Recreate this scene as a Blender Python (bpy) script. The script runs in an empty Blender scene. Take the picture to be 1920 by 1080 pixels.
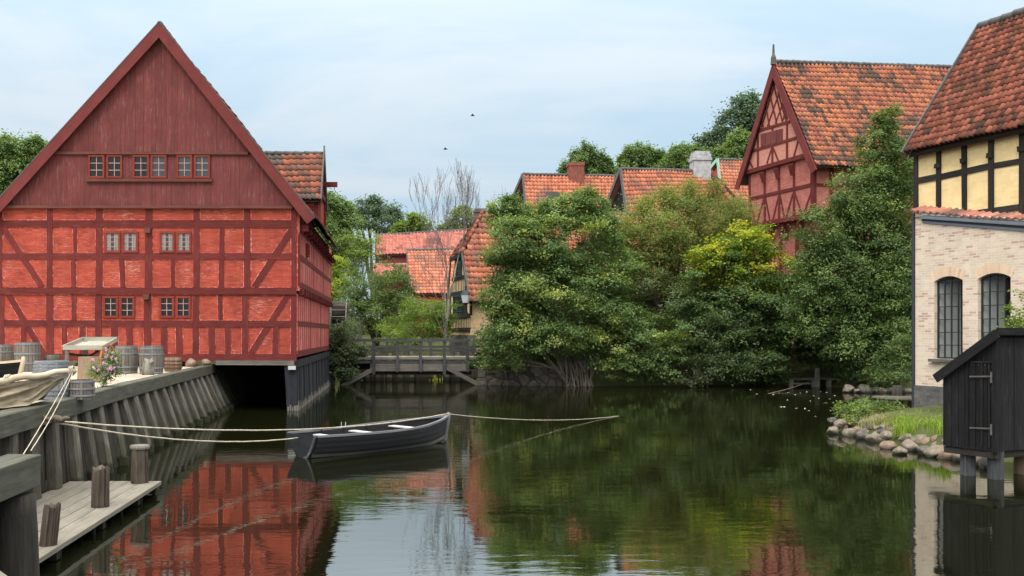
import bpy, bmesh, math, random
import numpy as np
from mathutils import Vector, noise as mnoise

random.seed(7)
RNG = np.random.default_rng(7)
SC = bpy.context.scene
COL = SC.collection
R = math.radians
F, CX, HZ, EYE = 1800.0, 741.0, 625.0, 2.7      # lens in photo pixels, vanishing point of the quay, horizon row, eye height above water


def P(px, py, Y):
    return Vector(((px - CX) / F * Y, Y, EYE - (py - HZ) / F * Y))


def G(px, py, z=0.0):
    Y = F * (EYE - z) / (py - HZ)
    return Vector(((px - CX) / F * Y, Y, z))


def lin(c):
    c = c / 255.0
    return c / 12.92 if c <= 0.04045 else ((c + 0.055) / 1.055) ** 2.4


def C(r, g, b, k=1.0):
    return (lin(r) * k, lin(g) * k, lin(b) * k, 1.0)


def rr(a, b):
    return random.uniform(a, b)


# ------------------------------------------------------------------ mesh builder
class MB:
    def __init__(s):
        s.v = []; s.f = []; s.uv = []; s.rnd = []; s.moss = []

    def face(s, pts, uv=None, rnd=0.5, moss=0.0):
        i = len(s.v)
        s.v += [tuple(p) for p in pts]
        s.f.append(tuple(range(i, i + len(pts))))
        if uv is None:
            p0 = Vector(pts[0]); e = (Vector(pts[1]) - p0)
            e = e.normalized() if e.length > 1e-6 else Vector((1, 0, 0))
            n = Vector((0, 0, 0))
            for k in range(1, len(pts) - 1):
                n += (Vector(pts[k]) - p0).cross(Vector(pts[k + 1]) - p0)
            n = n.normalized() if n.length > 1e-9 else Vector((0, 0, 1))
            if abs(n.z) < 0.9:
                e = Vector((0, 0, 1)).cross(n).normalized()
                w = n.cross(e)
            else:
                w = n.cross(e)
            uv = [(Vector(p).dot(e), Vector(p).dot(w)) for p in pts]
        s.uv += uv
        s.rnd.append(rnd); s.moss.append(moss)

    def hexa(s, b, t, rnd=None, jit=0.0, ulen=True):
        """b, t: four corners of either end (same winding); uv u along the length b->t"""
        rnd = random.random() if rnd is None else rnd
        b = [Vector(p) + Vector((rr(-jit, jit), rr(-jit, jit), rr(-jit, jit))) for p in b]
        t = [Vector(p) + Vector((rr(-jit, jit), rr(-jit, jit), rr(-jit, jit))) for p in t]
        L = (t[0] - b[0]).length
        o = rnd * 37.0
        for k in range(4):
            m = (k + 1) % 4
            w = (b[m] - b[k]).length
            s.face([b[k], b[m], t[m], t[k]], [(o, o + k * .3), (o, o + k * .3 + w), (o + L, o + k * .3 + w), (o + L, o + k * .3)], rnd)
        w0 = (b[1] - b[0]).length; w1 = (b[2] - b[1]).length
        q = [(o, o), (o, o + w0), (o + w1, o + w0), (o + w1, o)]
        s.face([b[3], b[2], b[1], b[0]], q, rnd)
        s.face(t, q, rnd)

    def beam(s, p0, p1, w, d, n, rnd=None, jit=0.0):
        """box from p0 to p1; w in the plane whose normal is n, d along n; centred on the line"""
        p0 = Vector(p0); p1 = Vector(p1); n = Vector(n).normalized()
        a = (p1 - p0).normalized()
        side = n.cross(a)
        if side.length < 1e-4:
            side = Vector((1, 0, 0)).cross(a)
        side.normalize(); n = a.cross(side)
        h = side * w / 2; k = n * d / 2
        q = [-h - k, h - k, h + k, -h + k]
        s.hexa([p0 + x for x in q], [p1 + x for x in q], rnd, jit)

    def box(s, x0, x1, y0, y1, z0, z1, rnd=None, jit=0.0):
        dx, dy, dz = x1 - x0, y1 - y0, z1 - z0
        if dx >= dy and dx >= dz:
            b = [(x0, y0, z0), (x0, y0, z1), (x0, y1, z1), (x0, y1, z0)]
            t = [(x1, y0, z0), (x1, y0, z1), (x1, y1, z1), (x1, y1, z0)]
            b, t = b[::-1], t[::-1]
        elif dy >= dz:
            b = [(x0, y0, z0), (x1, y0, z0), (x1, y0, z1), (x0, y0, z1)]
            t = [(x0, y1, z0), (x1, y1, z0), (x1, y1, z1), (x0, y1, z1)]
            b, t = b[::-1], t[::-1]
        else:
            b = [(x0, y0, z0), (x1, y0, z0), (x1, y1, z0), (x0, y1, z0)]
            t = [(x0, y0, z1), (x1, y0, z1), (x1, y1, z1), (x0, y1, z1)]
        s.hexa(b, t, rnd, jit)

    def tube(s, pts, rad, n=8, rnd=None, cap=True):
        rnd = random.random() if rnd is None else rnd
        pts = [Vector(p) for p in pts]
        if not hasattr(rad, '__len__'):
            rad = [rad] * len(pts)
        rings = []; acc = 0
        ref = Vector((0.31, 0.17, 0.93))
        base = len(s.v)
        for i, p in enumerate(pts):
            a = (pts[min(i + 1, len(pts) - 1)] - pts[max(i - 1, 0)])
            a = a.normalized() if a.length > 1e-7 else Vector((0, 0, 1))
            u = ref - a * ref.dot(a)
            if u.length < 1e-3:
                u = Vector((1, 0, 0)) - a * a.x
            u.normalize(); w = a.cross(u); ref = u
            if i: acc += (p - pts[i - 1]).length
            rings.append(acc)
            for k in range(n):
                t = 2 * math.pi * k / n
                s.v.append(tuple(p + (u * math.cos(t) + w * math.sin(t)) * rad[i]))
        for i in range(len(pts) - 1):
            for k in range(n):
                m = (k + 1) % n
                s.f.append((base + i * n + k, base + i * n + m, base + (i + 1) * n + m, base + (i + 1) * n + k))
                w0 = 6.28 * max(rad[i], .01) * k / n; w1 = 6.28 * max(rad[i], .01) * (k + 1) / n
                s.uv += [(rings[i], w0), (rings[i], w1), (rings[i + 1], w1), (rings[i + 1], w0)]
                s.rnd.append(rnd); s.moss.append(0)
        if cap:
            for i, rev in ((0, True), (len(pts) - 1, False)):
                ids = [base + i * n + k for k in range(n)]
                if rev: ids = ids[::-1]
                s.f.append(tuple(ids)); s.uv += [(math.cos(6.28 * k / n) * rad[i], math.sin(6.28 * k / n) * rad[i]) for k in range(n)]
                s.rnd.append(rnd); s.moss.append(0)

    def lathe(s, c, prof, n=24, rnd=0.5, capb=True, capt=True):
        c = Vector(c)
        base = len(s.v)
        for r, z in prof:
            for k in range(n):
                t = 2 * math.pi * k / n
                s.v.append((c.x + r * math.cos(t), c.y + r * math.sin(t), c.z + z))
        for i in range(len(prof) - 1):
            for k in range(n):
                m = (k + 1) % n
                s.f.append((base + i * n + k, base + i * n + m, base + (i + 1) * n + m, base + (i + 1) * n + k))
                u0, u1 = 6.28 * .35 * k / n, 6.28 * .35 * (k + 1) / n
                s.uv += [(prof[i][1], u0), (prof[i][1], u1), (prof[i + 1][1], u1), (prof[i + 1][1], u0)]
                s.rnd.append(rnd); s.moss.append(0)
        for i, on, rev in ((0, capb, True), (len(prof) - 1, capt, False)):
            if on:
                ids = [base + i * n + k for k in range(n)]
                uvs = [(math.cos(6.28 * k / n) * prof[i][0], math.sin(6.28 * k / n) * prof[i][0]) for k in range(n)]
                if rev: ids = ids[::-1]; uvs = uvs[::-1]
                s.f.append(tuple(ids)); s.uv += uvs; s.rnd.append(rnd); s.moss.append(0)

    def build(s, name, m, parent=None, smooth=False, bevel=0.0):
        me = bpy.data.meshes.new(name)
        me.from_pydata(s.v, [], s.f)
        ul = me.uv_layers.new(name='UVMap')
        ul.data.foreach_set('uv', np.array(s.uv, dtype=np.float32).ravel())
        for nm, arr in (('rnd', s.rnd), ('moss', s.moss)):
            a = me.attributes.new(nm, 'FLOAT', 'FACE')
            a.data.foreach_set('value', np.array(arr, dtype=np.float32))
        if smooth:
            me.polygons.foreach_set('use_smooth', [True] * len(me.polygons))
        me.materials.append(m)
        me.update()
        o = bpy.data.objects.new(name, me)
        COL.objects.link(o)
        if bevel:
            wd = o.modifiers.new('weld', 'WELD'); wd.merge_threshold = .0005
            b = o.modifiers.new('bevel', 'BEVEL'); b.width = bevel; b.segments = 2; b.limit_method = 'ANGLE'
        if parent is not None:
            put(o, parent)
        return o


def world(o):
    M = o.matrix_basis.copy()
    if o.parent is not None:
        M = world(o.parent) @ o.matrix_parent_inverse @ M
    return M


def put(o, parent):
    o.parent = parent
    o.matrix_parent_inverse = world(parent).inverted()
    return o


def tag(o, label=None, cat=None, group=None, kind=None):
    if label: o['label'] = label
    if cat: o['category'] = cat
    if group: o['group'] = group
    if kind: o['kind'] = kind
    return o


def thing(name, label, cat, loc=(0, 0, 0), group=None):
    o = bpy.data.objects.new(name, None)
    o.empty_display_size = .2
    o.location = loc
    COL.objects.link(o)
    return tag(o, label, cat, group)


def copy_tree(o, parent=None):
    c = o.copy()
    COL.objects.link(c)
    if parent is not None:
        c.parent = parent
    for ch in list(o.children):
        copy_tree(ch, c)
    return c


# ------------------------------------------------------------------ materials
class NT:
    def __init__(s, name):
        s.m = bpy.data.materials.new(name); s.m.use_nodes = True
        s.t = s.m.node_tree; s.n = s.t.nodes; s.n.clear()
        s.out = s.n.new('ShaderNodeOutputMaterial')

    def add(s, typ, **kw):
        n = s.n.new(typ)
        for k, v in kw.items():
            if k.startswith('i_'):
                key = k[2:]
                key = int(key) if key.isdigit() else key.replace('_', ' ')
                if hasattr(v, 'is_output'): s.t.links.new(v, n.inputs[key])
                else: n.inputs[key].default_value = v
            else:
                setattr(n, k, v)
        return n

    def coord(s, kind='Object', scale=(1, 1, 1)):
        tc = s.add('ShaderNodeTexCoord')
        return s.add('ShaderNodeMapping', i_Vector=tc.outputs[kind], i_Scale=scale).outputs[0]

    def noise(s, co, scale, detail=4, rough=.6, dist=0):
        return s.add('ShaderNodeTexNoise', i_Vector=co, i_Scale=scale, i_Detail=detail, i_Roughness=rough, i_Distortion=dist).outputs['Fac']

    def ramp(s, fac, stops, interp='LINEAR'):
        r = s.add('ShaderNodeValToRGB', i_Fac=fac)
        r.color_ramp.interpolation = interp
        e = r.color_ramp.elements
        while len(e) < len(stops): e.new(.5)
        for k, (p, c) in enumerate(stops):
            e[k].position = p; e[k].color = c if len(c) == 4 else (*c, 1)
        return r.outputs[0]

    def mix(s, fac, a, b, typ='MIX'):
        n = s.add('ShaderNodeMix', data_type='RGBA', blend_type=typ)
        for sock, v in ((n.inputs[0], fac), (n.inputs[6], a), (n.inputs[7], b)):
            if hasattr(v, 'is_output'): s.t.links.new(v, sock)
            else: sock.default_value = v
        return n.outputs[2]

    def math(s, op, a, b=0.0, clamp=False):
        n = s.add('ShaderNodeMath', operation=op, use_clamp=clamp)
        for k, v in ((0, a), (1, b)):
            if hasattr(v, 'is_output'): s.t.links.new(v, n.inputs[k])
            else: n.inputs[k].default_value = v
        return n.outputs[0]

    def attr(s, name):
        return s.add('ShaderNodeAttribute', attribute_name=name).outputs['Fac']

    def bump(s, h, strength=.5, dist=.02, nrm=None):
        b = s.add('ShaderNodeBump', i_Height=h, i_Strength=strength, i_Distance=dist)
        if nrm is not None: s.t.links.new(nrm, b.inputs['Normal'])
        return b.outputs[0]

    def finish(s, col, rough=.8, bump=None, spec=.3, metal=0):
        p = s.add('ShaderNodeBsdfPrincipled')
        for k, v in (('Base Color', col), ('Roughness', rough), ('Specular IOR Level', spec), ('Metallic', metal)):
            if hasattr(v, 'is_output'): s.t.links.new(v, p.inputs[k])
            else: p.inputs[k].default_value = v
        if bump is not None: s.t.links.new(bump, p.inputs['Normal'])
        s.t.links.new(p.outputs[0], s.out.inputs[0])
        return s.m


def grey(x): return (x, x, x, 1)


def m_plain(name, c, rough=.7, var=.25, scale=6, bump=.2, spec=.3, metal=0):
    t = NT(name); co = t.coord('Object')
    n = t.noise(co, scale, 5)
    col = t.mix(1.0, c, t.ramp(n, [(.25, grey(1 - var)), (.75, grey(1 + var))]), 'MULTIPLY')
    return t.finish(col, rough, t.bump(t.noise(co, scale * 5, 4), bump, .01), spec, metal)


def m_wood(name, c1, c2, grain=30, worn=None, wornamt=.5, rough=.85, bump=.5, tint=.18, spec=.2, wet=None):
    """grain runs along uv u; per-piece tone from the rnd attribute"""
    t = NT(name)
    co = t.coord('UV', (1.2, grain, 1))
    n = t.noise(co, 1.0, 5, .65, .6)
    col = t.ramp(n, [(.28, c1), (.72, c2)])
    big = t.noise(t.coord('Object'), 1.7, 4)
    if worn is not None:
        f = t.ramp(t.noise(t.coord('UV', (1.5, grain * .45, 1)), 1.3, 6, .7), [(.52, grey(0)), (.72, grey(wornamt))])
        f2 = t.math('MULTIPLY', f, t.ramp(big, [(.35, grey(.25)), (.65, grey(1))]))
        col = t.mix(f2, col, worn)
    r = t.math('ADD', t.math('MULTIPLY', t.attr('rnd'), 2 * tint), 1 - tint)
    rc = t.add('ShaderNodeCombineColor', i_0=r, i_1=r, i_2=r).outputs[0]
    col = t.mix(1.0, col, rc, 'MULTIPLY')
    col = t.mix(.5, col, t.ramp(big, [(.3, grey(.7)), (.7, grey(1.2))]), 'MULTIPLY')
    if wet is not None:            # slime and damp left by the changing water level
        gz = t.add('ShaderNodeSeparateXYZ', i_0=t.add('ShaderNodeNewGeometry').outputs['Position']).outputs[2]
        wn = t.noise(t.coord('Object', (3, 3, .6)), 1.5, 5, .7)
        f = t.ramp(t.math('SUBTRACT', gz, t.math('MULTIPLY', wn, .9)), [(.0, grey(.85)), (.16, grey(.0))])
        f2 = t.ramp(t.math('SUBTRACT', gz, t.math('MULTIPLY', wn, .25)), [(.02, grey(.9)), (.10, grey(.0))])
        col = t.mix(t.math('MULTIPLY', f, .55), col, wet)
        col = t.mix(f2, col, C(34, 34, 24))
        st = t.ramp(t.noise(t.coord('UV', (.35, 5, 1)), 2.0, 5, .7), [(.50, grey(0)), (.70, grey(.6))])
        col = t.mix(st, col, tuple(x * .35 for x in c1[:3]) + (1,))
    return t.finish(col, rough, t.bump(n, bump, .012), spec)


def m_brick(name, c1, c2, mortar, bw=.23, bh=.072, ms=.008, scratch=None, scr=.5, dark=None, bump=.5, accent=None, acc=.8, blotch=.3, stain=None):
    t = NT(name)
    uv = t.coord('UV')
    wob = t.add('ShaderNodeTexNoise', i_Vector=uv, i_Scale=3.0, i_Detail=2.0).outputs['Color']
    v = t.add('ShaderNodeVectorMath', operation='SCALE', i_0=wob, i_Scale=.02).outputs[0]
    uv2 = t.add('ShaderNodeVectorMath', operation='ADD', i_0=uv, i_1=v).outputs[0]
    b = t.add('ShaderNodeTexBrick', i_Vector=uv2, i_Scale=1.0, i_Color1=grey(0), i_Color2=grey(1), i_Mortar=grey(.5))
    b.inputs['Mortar Size'].default_value = ms; b.inputs['Brick Width'].default_value = bw
    b.inputs['Row Height'].default_value = bh; b.inputs['Mortar Smooth'].default_value = .3
    b.inputs['Bias'].default_value = 0
    br = b.outputs['Color']; mo = b.outputs['Fac']
    stops = [(.1, c1), (.85, c2)]
    if accent is not None:
        stops = [(.0, c1), (acc - .03, c2), (acc + .02, accent)]
    col = t.ramp(br, stops)
    big = t.noise(uv, 1.4, 5)
    col = t.mix(1.0, col, t.ramp(big, [(.28, grey(1 - blotch)), (.72, grey(1 + blotch * .6))]), 'MULTIPLY')
    col = t.mix(t.math('MULTIPLY', mo, .9), col, mortar)
    if scratch is not None:
        f = t.noise(t.coord('UV', (4.5, 26, 1)), 1.0, 6, .75)
        patch = t.noise(uv, .9, 4)
        f = t.ramp(t.math('ADD', f, t.math('MULTIPLY', t.math('SUBTRACT', patch, .5), .45)), [(.58, grey(0)), (.69, grey(scr))])
        col = t.mix(f, col, scratch)
    if dark is not None:
        f = t.ramp(t.noise(t.coord('UV', (1.2, .5, 1)), 2.0, 5), [(.5, grey(0)), (.75, grey(.6))])
        col = t.mix(f, col, dark)
    if stain is not None:          # old runs and blotches in the wash, with their own shapes
        f = t.ramp(t.noise(t.coord('UV', (2.2, .55, 1)), 1.1, 6, .7), [(.52, grey(0)), (.74, grey(.55))])
        col = t.mix(f, col, stain)
    h = t.math('SUBTRACT', t.noise(uv, 25, 4), t.math('MULTIPLY', mo, 1.2))
    return t.finish(col, .9, t.bump(h, bump, .02), .15)


def m_tile(name, stops, dark, moss, rough=.85, darkamt=1.0):
    t = NT(name)
    col = t.ramp(t.attr('rnd'), stops)
    co = t.coord('Object')
    n = t.noise(co, 5, 5, .7)
    col = t.mix(1.0, col, t.ramp(n, [(.25, grey(.72)), (.75, grey(1.2))]), 'MULTIPLY')
    f = t.math('MULTIPLY', t.attr('moss'), darkamt, True)
    col = t.mix(f, col, dark)
    f2 = t.ramp(t.noise(co, 2.2, 6, .75), [(.56, grey(0)), (.72, grey(.55))])
    col = t.mix(f2, col, moss)
    return t.finish(col, rough, t.bump(t.noise(co, 30, 4), .3, .01), .2)


LEAF_GAIN = {'green_leaves': 1.85, 'dark_leaves': 1.6, 'glossy_dark_leaves': 1.75, 'olive_leaves': 1.6, 'far_leaves': 1.6, 'blue_green_needles': 1.6, 'grey_green_leaves': 1.35, 'yellow_green_leaves': 1.3, 'light_green_leaves': 1.15, 'lime_leaves': 1.2}


def m_leaf(name, stops, trans=.35, rough=.6, spec=.14):
    t = NT(name)
    g = LEAF_GAIN.get(name, 1.0)
    stops = [(a, tuple(x * g for x in c[:3]) + (1,)) for a, c in stops]
    col = t.ramp(t.attr('rnd'), stops)
    p = t.add('ShaderNodeBsdfPrincipled', i_Base_Color=col, i_Roughness=rough)
    p.inputs['Specular IOR Level'].default_value = spec
    tr = t.add('ShaderNodeBsdfTranslucent', i_Color=t.mix(1.0, col, (1.35, 1.5, .6, 1), 'MULTIPLY'))
    mx = t.add('ShaderNodeMixShader', i_0=trans, i_1=p.outputs[0], i_2=tr.outputs[0])
    t.t.links.new(mx.outputs[0], t.out.inputs[0])
    return t.m


def m_glass(name, base, rough=.06, transp=0.0, spec=.6):
    t = NT(name)
    co = t.coord('Object')
    p = t.add('ShaderNodeBsdfPrincipled', i_Base_Color=base, i_Roughness=rough)
    p.inputs['Specular IOR Level'].default_value = spec
    t.t.links.new(t.bump(t.noise(co, 2.5, 2), .06, .03), p.inputs['Normal'])
    if transp:
        tr = t.add('ShaderNodeBsdfTransparent', i_Color=(.8, .82, .8, 1))
        mx = t.add('ShaderNodeMixShader', i_0=transp, i_1=p.outputs[0], i_2=tr.outputs[0])
        t.t.links.new(mx.outputs[0], t.out.inputs[0])
    else:
        t.t.links.new(p.outputs[0], t.out.inputs[0])
    return t.m


MT = {}
MT['panel'] = m_brick('red_limewash', C(152, 66, 54), C(170, 80, 64), C(150, 70, 58), scratch=C(214, 164, 150), scr=.62, bump=.5, ms=.007, blotch=.34, stain=C(112, 52, 46))
MT['side'] = m_brick('red_limewash_side', C(190, 100, 92), C(204, 114, 104), C(180, 98, 90), scratch=C(225, 170, 160), scr=.4, bump=.4, ms=.006, blotch=.15)
MT['limestreak'] = m_plain('pale_lime_streak', C(206, 160, 152), .9, .3, 6)
MT['sidestud'] = m_wood('pink_timber', C(136, 60, 57), C(154, 72, 68), 20, C(206, 150, 142), .5, bump=.2, tint=.1)
MT['timber'] = m_wood('oxblood_timber', C(84, 34, 32), C(106, 44, 41), 26, C(146, 98, 90), .4, bump=.4, tint=.12)
MT['board'] = m_wood('weathered_red_boarding', C(92, 48, 47), C(112, 57, 55), 22, C(126, 108, 102), .7, bump=.5, tint=.10)
MT['barge'] = m_wood('red_bargeboard', C(96, 44, 43), C(110, 52, 50), 18, C(130, 90, 84), .2, bump=.2, tint=.06)
MT['mould'] = m_wood('brown_moulding', C(84, 50, 44), C(110, 70, 60), 20, tint=.1)
MT['redframe'] = m_wood('red_window_frame', C(112, 47, 39), C(128, 56, 46), 20, tint=.08, bump=.2)
MT['whitebar'] = m_plain('chipped_white_bar', C(176, 140, 128), .7, .2, 20)
MT['glassdark'] = m_glass('dark_window_glass', C(16, 17, 18), .08, 0, .3)
MT['glassgrey'] = m_glass('hazy_window_glass', C(44, 48, 53), .06, 0, .5)
MT['curtain'] = m_plain('net_curtain', C(128, 126, 124), .9, .35, 9)
MT['blackwood'] = m_wood('tarred_black_wood', C(12, 12, 13), C(31, 30, 32), 24, C(84, 82, 80), .4, bump=.9, tint=.35)
MT['skirt'] = m_wood('tarred_skirt_boards', C(26, 28, 32), C(46, 48, 54), 14, C(84, 84, 84), .3, bump=.5, tint=.2)
MT['blackbeam'] = m_wood('black_timber', C(28, 26, 25), C(52, 47, 44), 20, C(96, 88, 80), .35, bump=.5)
MT['greywood'] = m_wood('silvered_wood', C(92, 89, 82), C(134, 130, 120), 26, C(164, 160, 148), .55, bump=.7, tint=.22)
MT['capwood'] = m_wood('grey_green_cap', C(66, 66, 57), C(96, 96, 85), 16, C(132, 132, 120), .4, bump=.5, tint=.06)
MT['pile'] = m_wood('weathered_pile', C(74, 71, 64), C(118, 113, 103), 22, C(176, 170, 155), .75, bump=.9, tint=.28, wet=C(66, 66, 46))
MT['plankdark'] = m_wood('dark_wet_plank', C(44, 41, 37), C(80, 75, 68), 18, C(110, 104, 94), .45, bump=.8, tint=.35, wet=C(48, 48, 34))
MT['deck'] = m_wood('pale_decking', C(106, 101, 91), C(138, 132, 120), 26, C(160, 154, 142), .5, bump=.6, tint=.13)
MT['bridge'] = m_wood('dark_bridge_timber', C(52, 52, 53), C(80, 80, 80), 18, C(110, 108, 104), .35, bump=.4, tint=.15)
MT['bridgegrey'] = m_wood('grey_bridge_beam', C(84, 80, 74), C(120, 115, 107), 14, C(140, 136, 126), .4, bump=.5, tint=.12)
MT['bark'] = m_wood('bark', C(58, 50, 42), C(98, 86, 72), 12, C(120, 116, 96), .4, bump=.9)
MT['barkpale'] = m_wood('pale_bark', C(96, 88, 78), C(140, 130, 116), 12, bump=.8)
MT['barkgrey'] = m_wood('grey_green_bark', C(104, 104, 92), C(140, 138, 124), 10, bump=.6)
MT['twig'] = m_plain('bare_twigs', C(104, 100, 100), .9, .2, 3)
MT['legwood'] = m_wood('scuffed_dark_leg', C(52, 52, 54), C(86, 86, 88), 14, C(136, 138, 140), .5, bump=.4)
MT['stone'] = None
MT['cream'] = m_brick('cream_plaster', C(224, 198, 146), C(232, 206, 154), C(226, 200, 148), bump=.12, blotch=.16, ms=.002, stain=C(206, 172, 118))
MT['ybrick'] = m_brick('pale_yellow_brick', C(198, 180, 160), C(212, 196, 176), C(214, 200, 184), accent=C(184, 154, 140), acc=.84, bump=.25, ms=.008, blotch=.12, stain=C(182, 166, 146))
MT['plinth'] = m_brick('grey_stained_plinth', C(88, 86, 84), C(104, 102, 100), C(92, 90, 88), scratch=C(150, 148, 144), scr=.6, bump=.4, dark=C(46, 46, 46), ms=.004)
MT['towerbrick'] = m_brick('red_washed_brick', C(154, 86, 78), C(176, 106, 96), C(172, 122, 112), bump=.6, ms=.011, blotch=.2, dark=C(150, 70, 62))
MT['towerpink'] = m_brick('pink_limewash', C(180, 122, 108), C(192, 134, 118), C(176, 118, 106), bump=.3, ms=.008, blotch=.15)
MT['ylime'] = m_brick('ochre_plaster', C(196, 168, 130), C(208, 180, 142), C(198, 170, 134), bump=.1, ms=.003)
MT['farred'] = m_brick('far_red_wall', C(150, 62, 52), C(166, 72, 60), C(150, 66, 56), bump=.2)
MT['chim'] = m_brick('chimney_brick', C(120, 66, 56), C(150, 84, 70), C(110, 84, 76), bump=.4, ms=.012)
MT['chimwhite'] = m_plain('limewashed_chimney', C(160, 161, 162), .9, .4, 3)
MT['chimgrey'] = m_plain('grey_chimney', C(98, 88, 86), .9, .25, 3)
MT['zinc'] = m_plain('zinc_gutter', C(120, 128, 138), .45, .15, 3, .05, .5, .5)
MT['lead'] = m_plain('lead_ridge', C(84, 82, 80), .8, .3, 4)
MT['copper'] = m_plain('green_copper', C(120, 158, 144), .7, .2, 4)
MT['iron'] = m_plain('rusty_iron', C(72, 66, 64), .6, .3, 10)
MT['steel'] = m_plain('grey_hinge', C(84, 80, 78), .8, .45, 14)
MT['winmetal'] = m_plain('dark_steel_window', C(44, 48, 54), .5, .15, 8)
MT['white'] = m_plain('white_reveal', C(208, 208, 206), .8, .05, 3)
MT['dark'] = m_plain('dark_interior', C(84, 58, 54), .9, .2, 2)
MT['rope'] = m_plain('mooring_rope', C(180, 170, 150), .9, .35, 9, .5)
MT['ropedark'] = m_plain('weathered_rope', C(96, 86, 74), .9, .2, 30, .4)
MT['canvas'] = m_plain('old_canvas', C(138, 126, 106), .95, .28, 3.2, .4)
MT['spar'] = m_wood('birch_spar', C(176, 158, 134), C(208, 192, 168), 8, C(120, 100, 80), .4, bump=.3)
MT['hoop'] = m_plain('grey_hoop', C(120, 124, 130), .55, .2, 9, .1, .4, .3)
MT['stave'] = m_wood('barrel_staves', C(84, 78, 72), C(126, 118, 108), 20, C(140, 136, 128), .45, bump=.6)
MT['stavepale'] = m_wood('pale_barrel_staves', C(118, 118, 118), C(154, 155, 157), 14, C(120, 106, 98), .4, bump=.5)
MT['lidgreen'] = m_plain('green_lid', C(86, 100, 84), .7, .15, 6)
MT['hull'] = m_wood('tarred_hull', C(26, 27, 31), C(42, 43, 48), 9, C(78, 78, 80), .4, bump=.15, tint=.1, rough=.6)
MT['hulllow'] = m_wood('scuffed_hull', C(96, 93, 90), C(128, 125, 120), 9, C(64, 62, 60), .5, bump=.2, tint=.06)
MT['gunwale'] = m_wood('worn_gunwale', C(84, 86, 89), C(128, 128, 130), 20, C(180, 178, 174), .4, bump=.2, tint=.08)
MT['thwart'] = m_wood('pale_thwart', C(160, 160, 160), C(192, 190, 188), 20, bump=.2, tint=.05)
MT['moss'] = m_plain('wet_moss', C(44, 46, 26), .9, .4, 9, .6)
MT['dark_edge'] = m_plain('strake_shadow', C(18, 18, 20), .8, .1, 5)  # painted shade: near-black for the shadow and gap lines between hull strakes
MT['petal'] = m_plain('white_petal', C(220, 220, 215), .8, .05, 3)
MT['bird'] = m_plain('dark_bird', C(52, 54, 58), .8, .1, 3)
MT['lampglass'] = m_plain('frosted_lantern', C(190, 196, 196), .4, .05, 3)
MT['cart'] = m_wood('grey_cart_board', C(140, 136, 124), C(168, 163, 150), 18, bump=.4, tint=.06)
MT['wheelwood'] = m_wood('cart_wheel', C(140, 96, 60), C(166, 118, 78), 18, bump=.4)
MT['stump'] = m_wood('cut_log', C(112, 94, 76), C(150, 128, 104), 9, C(90, 78, 66), .4, bump=.8)
MT['algae'] = m_plain('yellow_green_algae', C(134, 138, 44), .8, .4, 9)


def m_rock(name, a, b, c):
    t = NT(name); co = t.coord('Object')
    n = t.noise(co, 3.2, 6, .65)
    col = t.ramp(n, [(.3, a), (.5, b), (.72, c)])
    sp = t.ramp(t.noise(co, 22, 4, .7), [(.35, grey(.8)), (.7, grey(1.18))])
    col = t.mix(1, col, sp, 'MULTIPLY')
    li = t.ramp(t.noise(co, 5, 5, .7), [(.6, grey(0)), (.68, grey(.5))])
    col = t.mix(li, col, C(150, 148, 128))
    # a wet, algae-dark tide band just above the water (world height)
    g = t.add('ShaderNodeNewGeometry')
    z = t.add('ShaderNodeSeparateXYZ', i_0=g.outputs['Position']).outputs[2]
    w = t.ramp(t.math('ADD', z, t.math('MULTIPLY', n, .06)), [(.08, grey(.75)), (.14, grey(0))])
    col = t.mix(w, col, C(52, 50, 42))
    return t.finish(col, .85, t.bump(t.noise(co, 11, 6, .7), .5, .03), .25)


MT['rock'] = m_rock('granite_boulder', C(90, 84, 74), C(120, 110, 97), C(146, 136, 122))
MT['rockpink'] = m_rock('pink_granite', C(104, 86, 72), C(132, 110, 94), C(148, 128, 112))
MT['rockdark'] = m_rock('dark_boulder', C(62, 60, 56), C(92, 88, 82), C(120, 115, 108))


def m_stonewall():
    t = NT('rubble_stone_wall'); uv = t.coord('UV')
    v = t.add('ShaderNodeTexVoronoi', feature='DISTANCE_TO_EDGE', i_Vector=uv, i_Scale=2.2)
    v2 = t.add('ShaderNodeTexVoronoi', i_Vector=uv, i_Scale=2.2)
    e = t.ramp(v.outputs['Distance'], [(.0, grey(0)), (.09, grey(1))])
    sep = t.add('ShaderNodeSeparateColor', i_0=v2.outputs['Color']).outputs[0]
    col = t.ramp(sep, [(.0, C(84, 80, 74)), (1, C(118, 112, 102))])
    col = t.mix(1, col, t.ramp(t.noise(uv, 6, 6, .7), [(.3, grey(.7)), (.7, grey(1.2))]), 'MULTIPLY')
    col = t.mix(e, C(64, 60, 55), col)
    h = t.math('ADD', e, t.math('MULTIPLY', t.noise(uv, 9, 5), .6))
    return t.finish(col, .9, t.bump(h, .8, .05), .2)


MT['stone'] = m_stonewall()


def m_ground():
    t = NT('earth_and_grass'); co = t.coord('Object')
    col = t.ramp(t.noise(co, .6, 6, .7), [(.3, C(58, 56, 40)), (.55, C(76, 84, 48)), (.75, C(96, 92, 66))])
    return t.finish(col, .95, t.bump(t.noise(co, 6, 5), .6, .08), .1)


def m_sand():
    t = NT('trodden_sand'); co = t.coord('Object')
    n = t.noise(co, 1.1, 7, .7)
    col = t.ramp(n, [(.3, C(152, 138, 122)), (.55, C(182, 168, 150)), (.75, C(198, 186, 170))])
    sp = t.ramp(t.noise(co, 40, 3, .7), [(.35, grey(.85)), (.65, grey(1.08))])
    return t.finish(t.mix(1, col, sp, 'MULTIPLY'), .95, t.bump(t.noise(co, 18, 5), .5, .03), .1)


MT['ground'] = m_ground(); MT['sand'] = m_sand()


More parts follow.
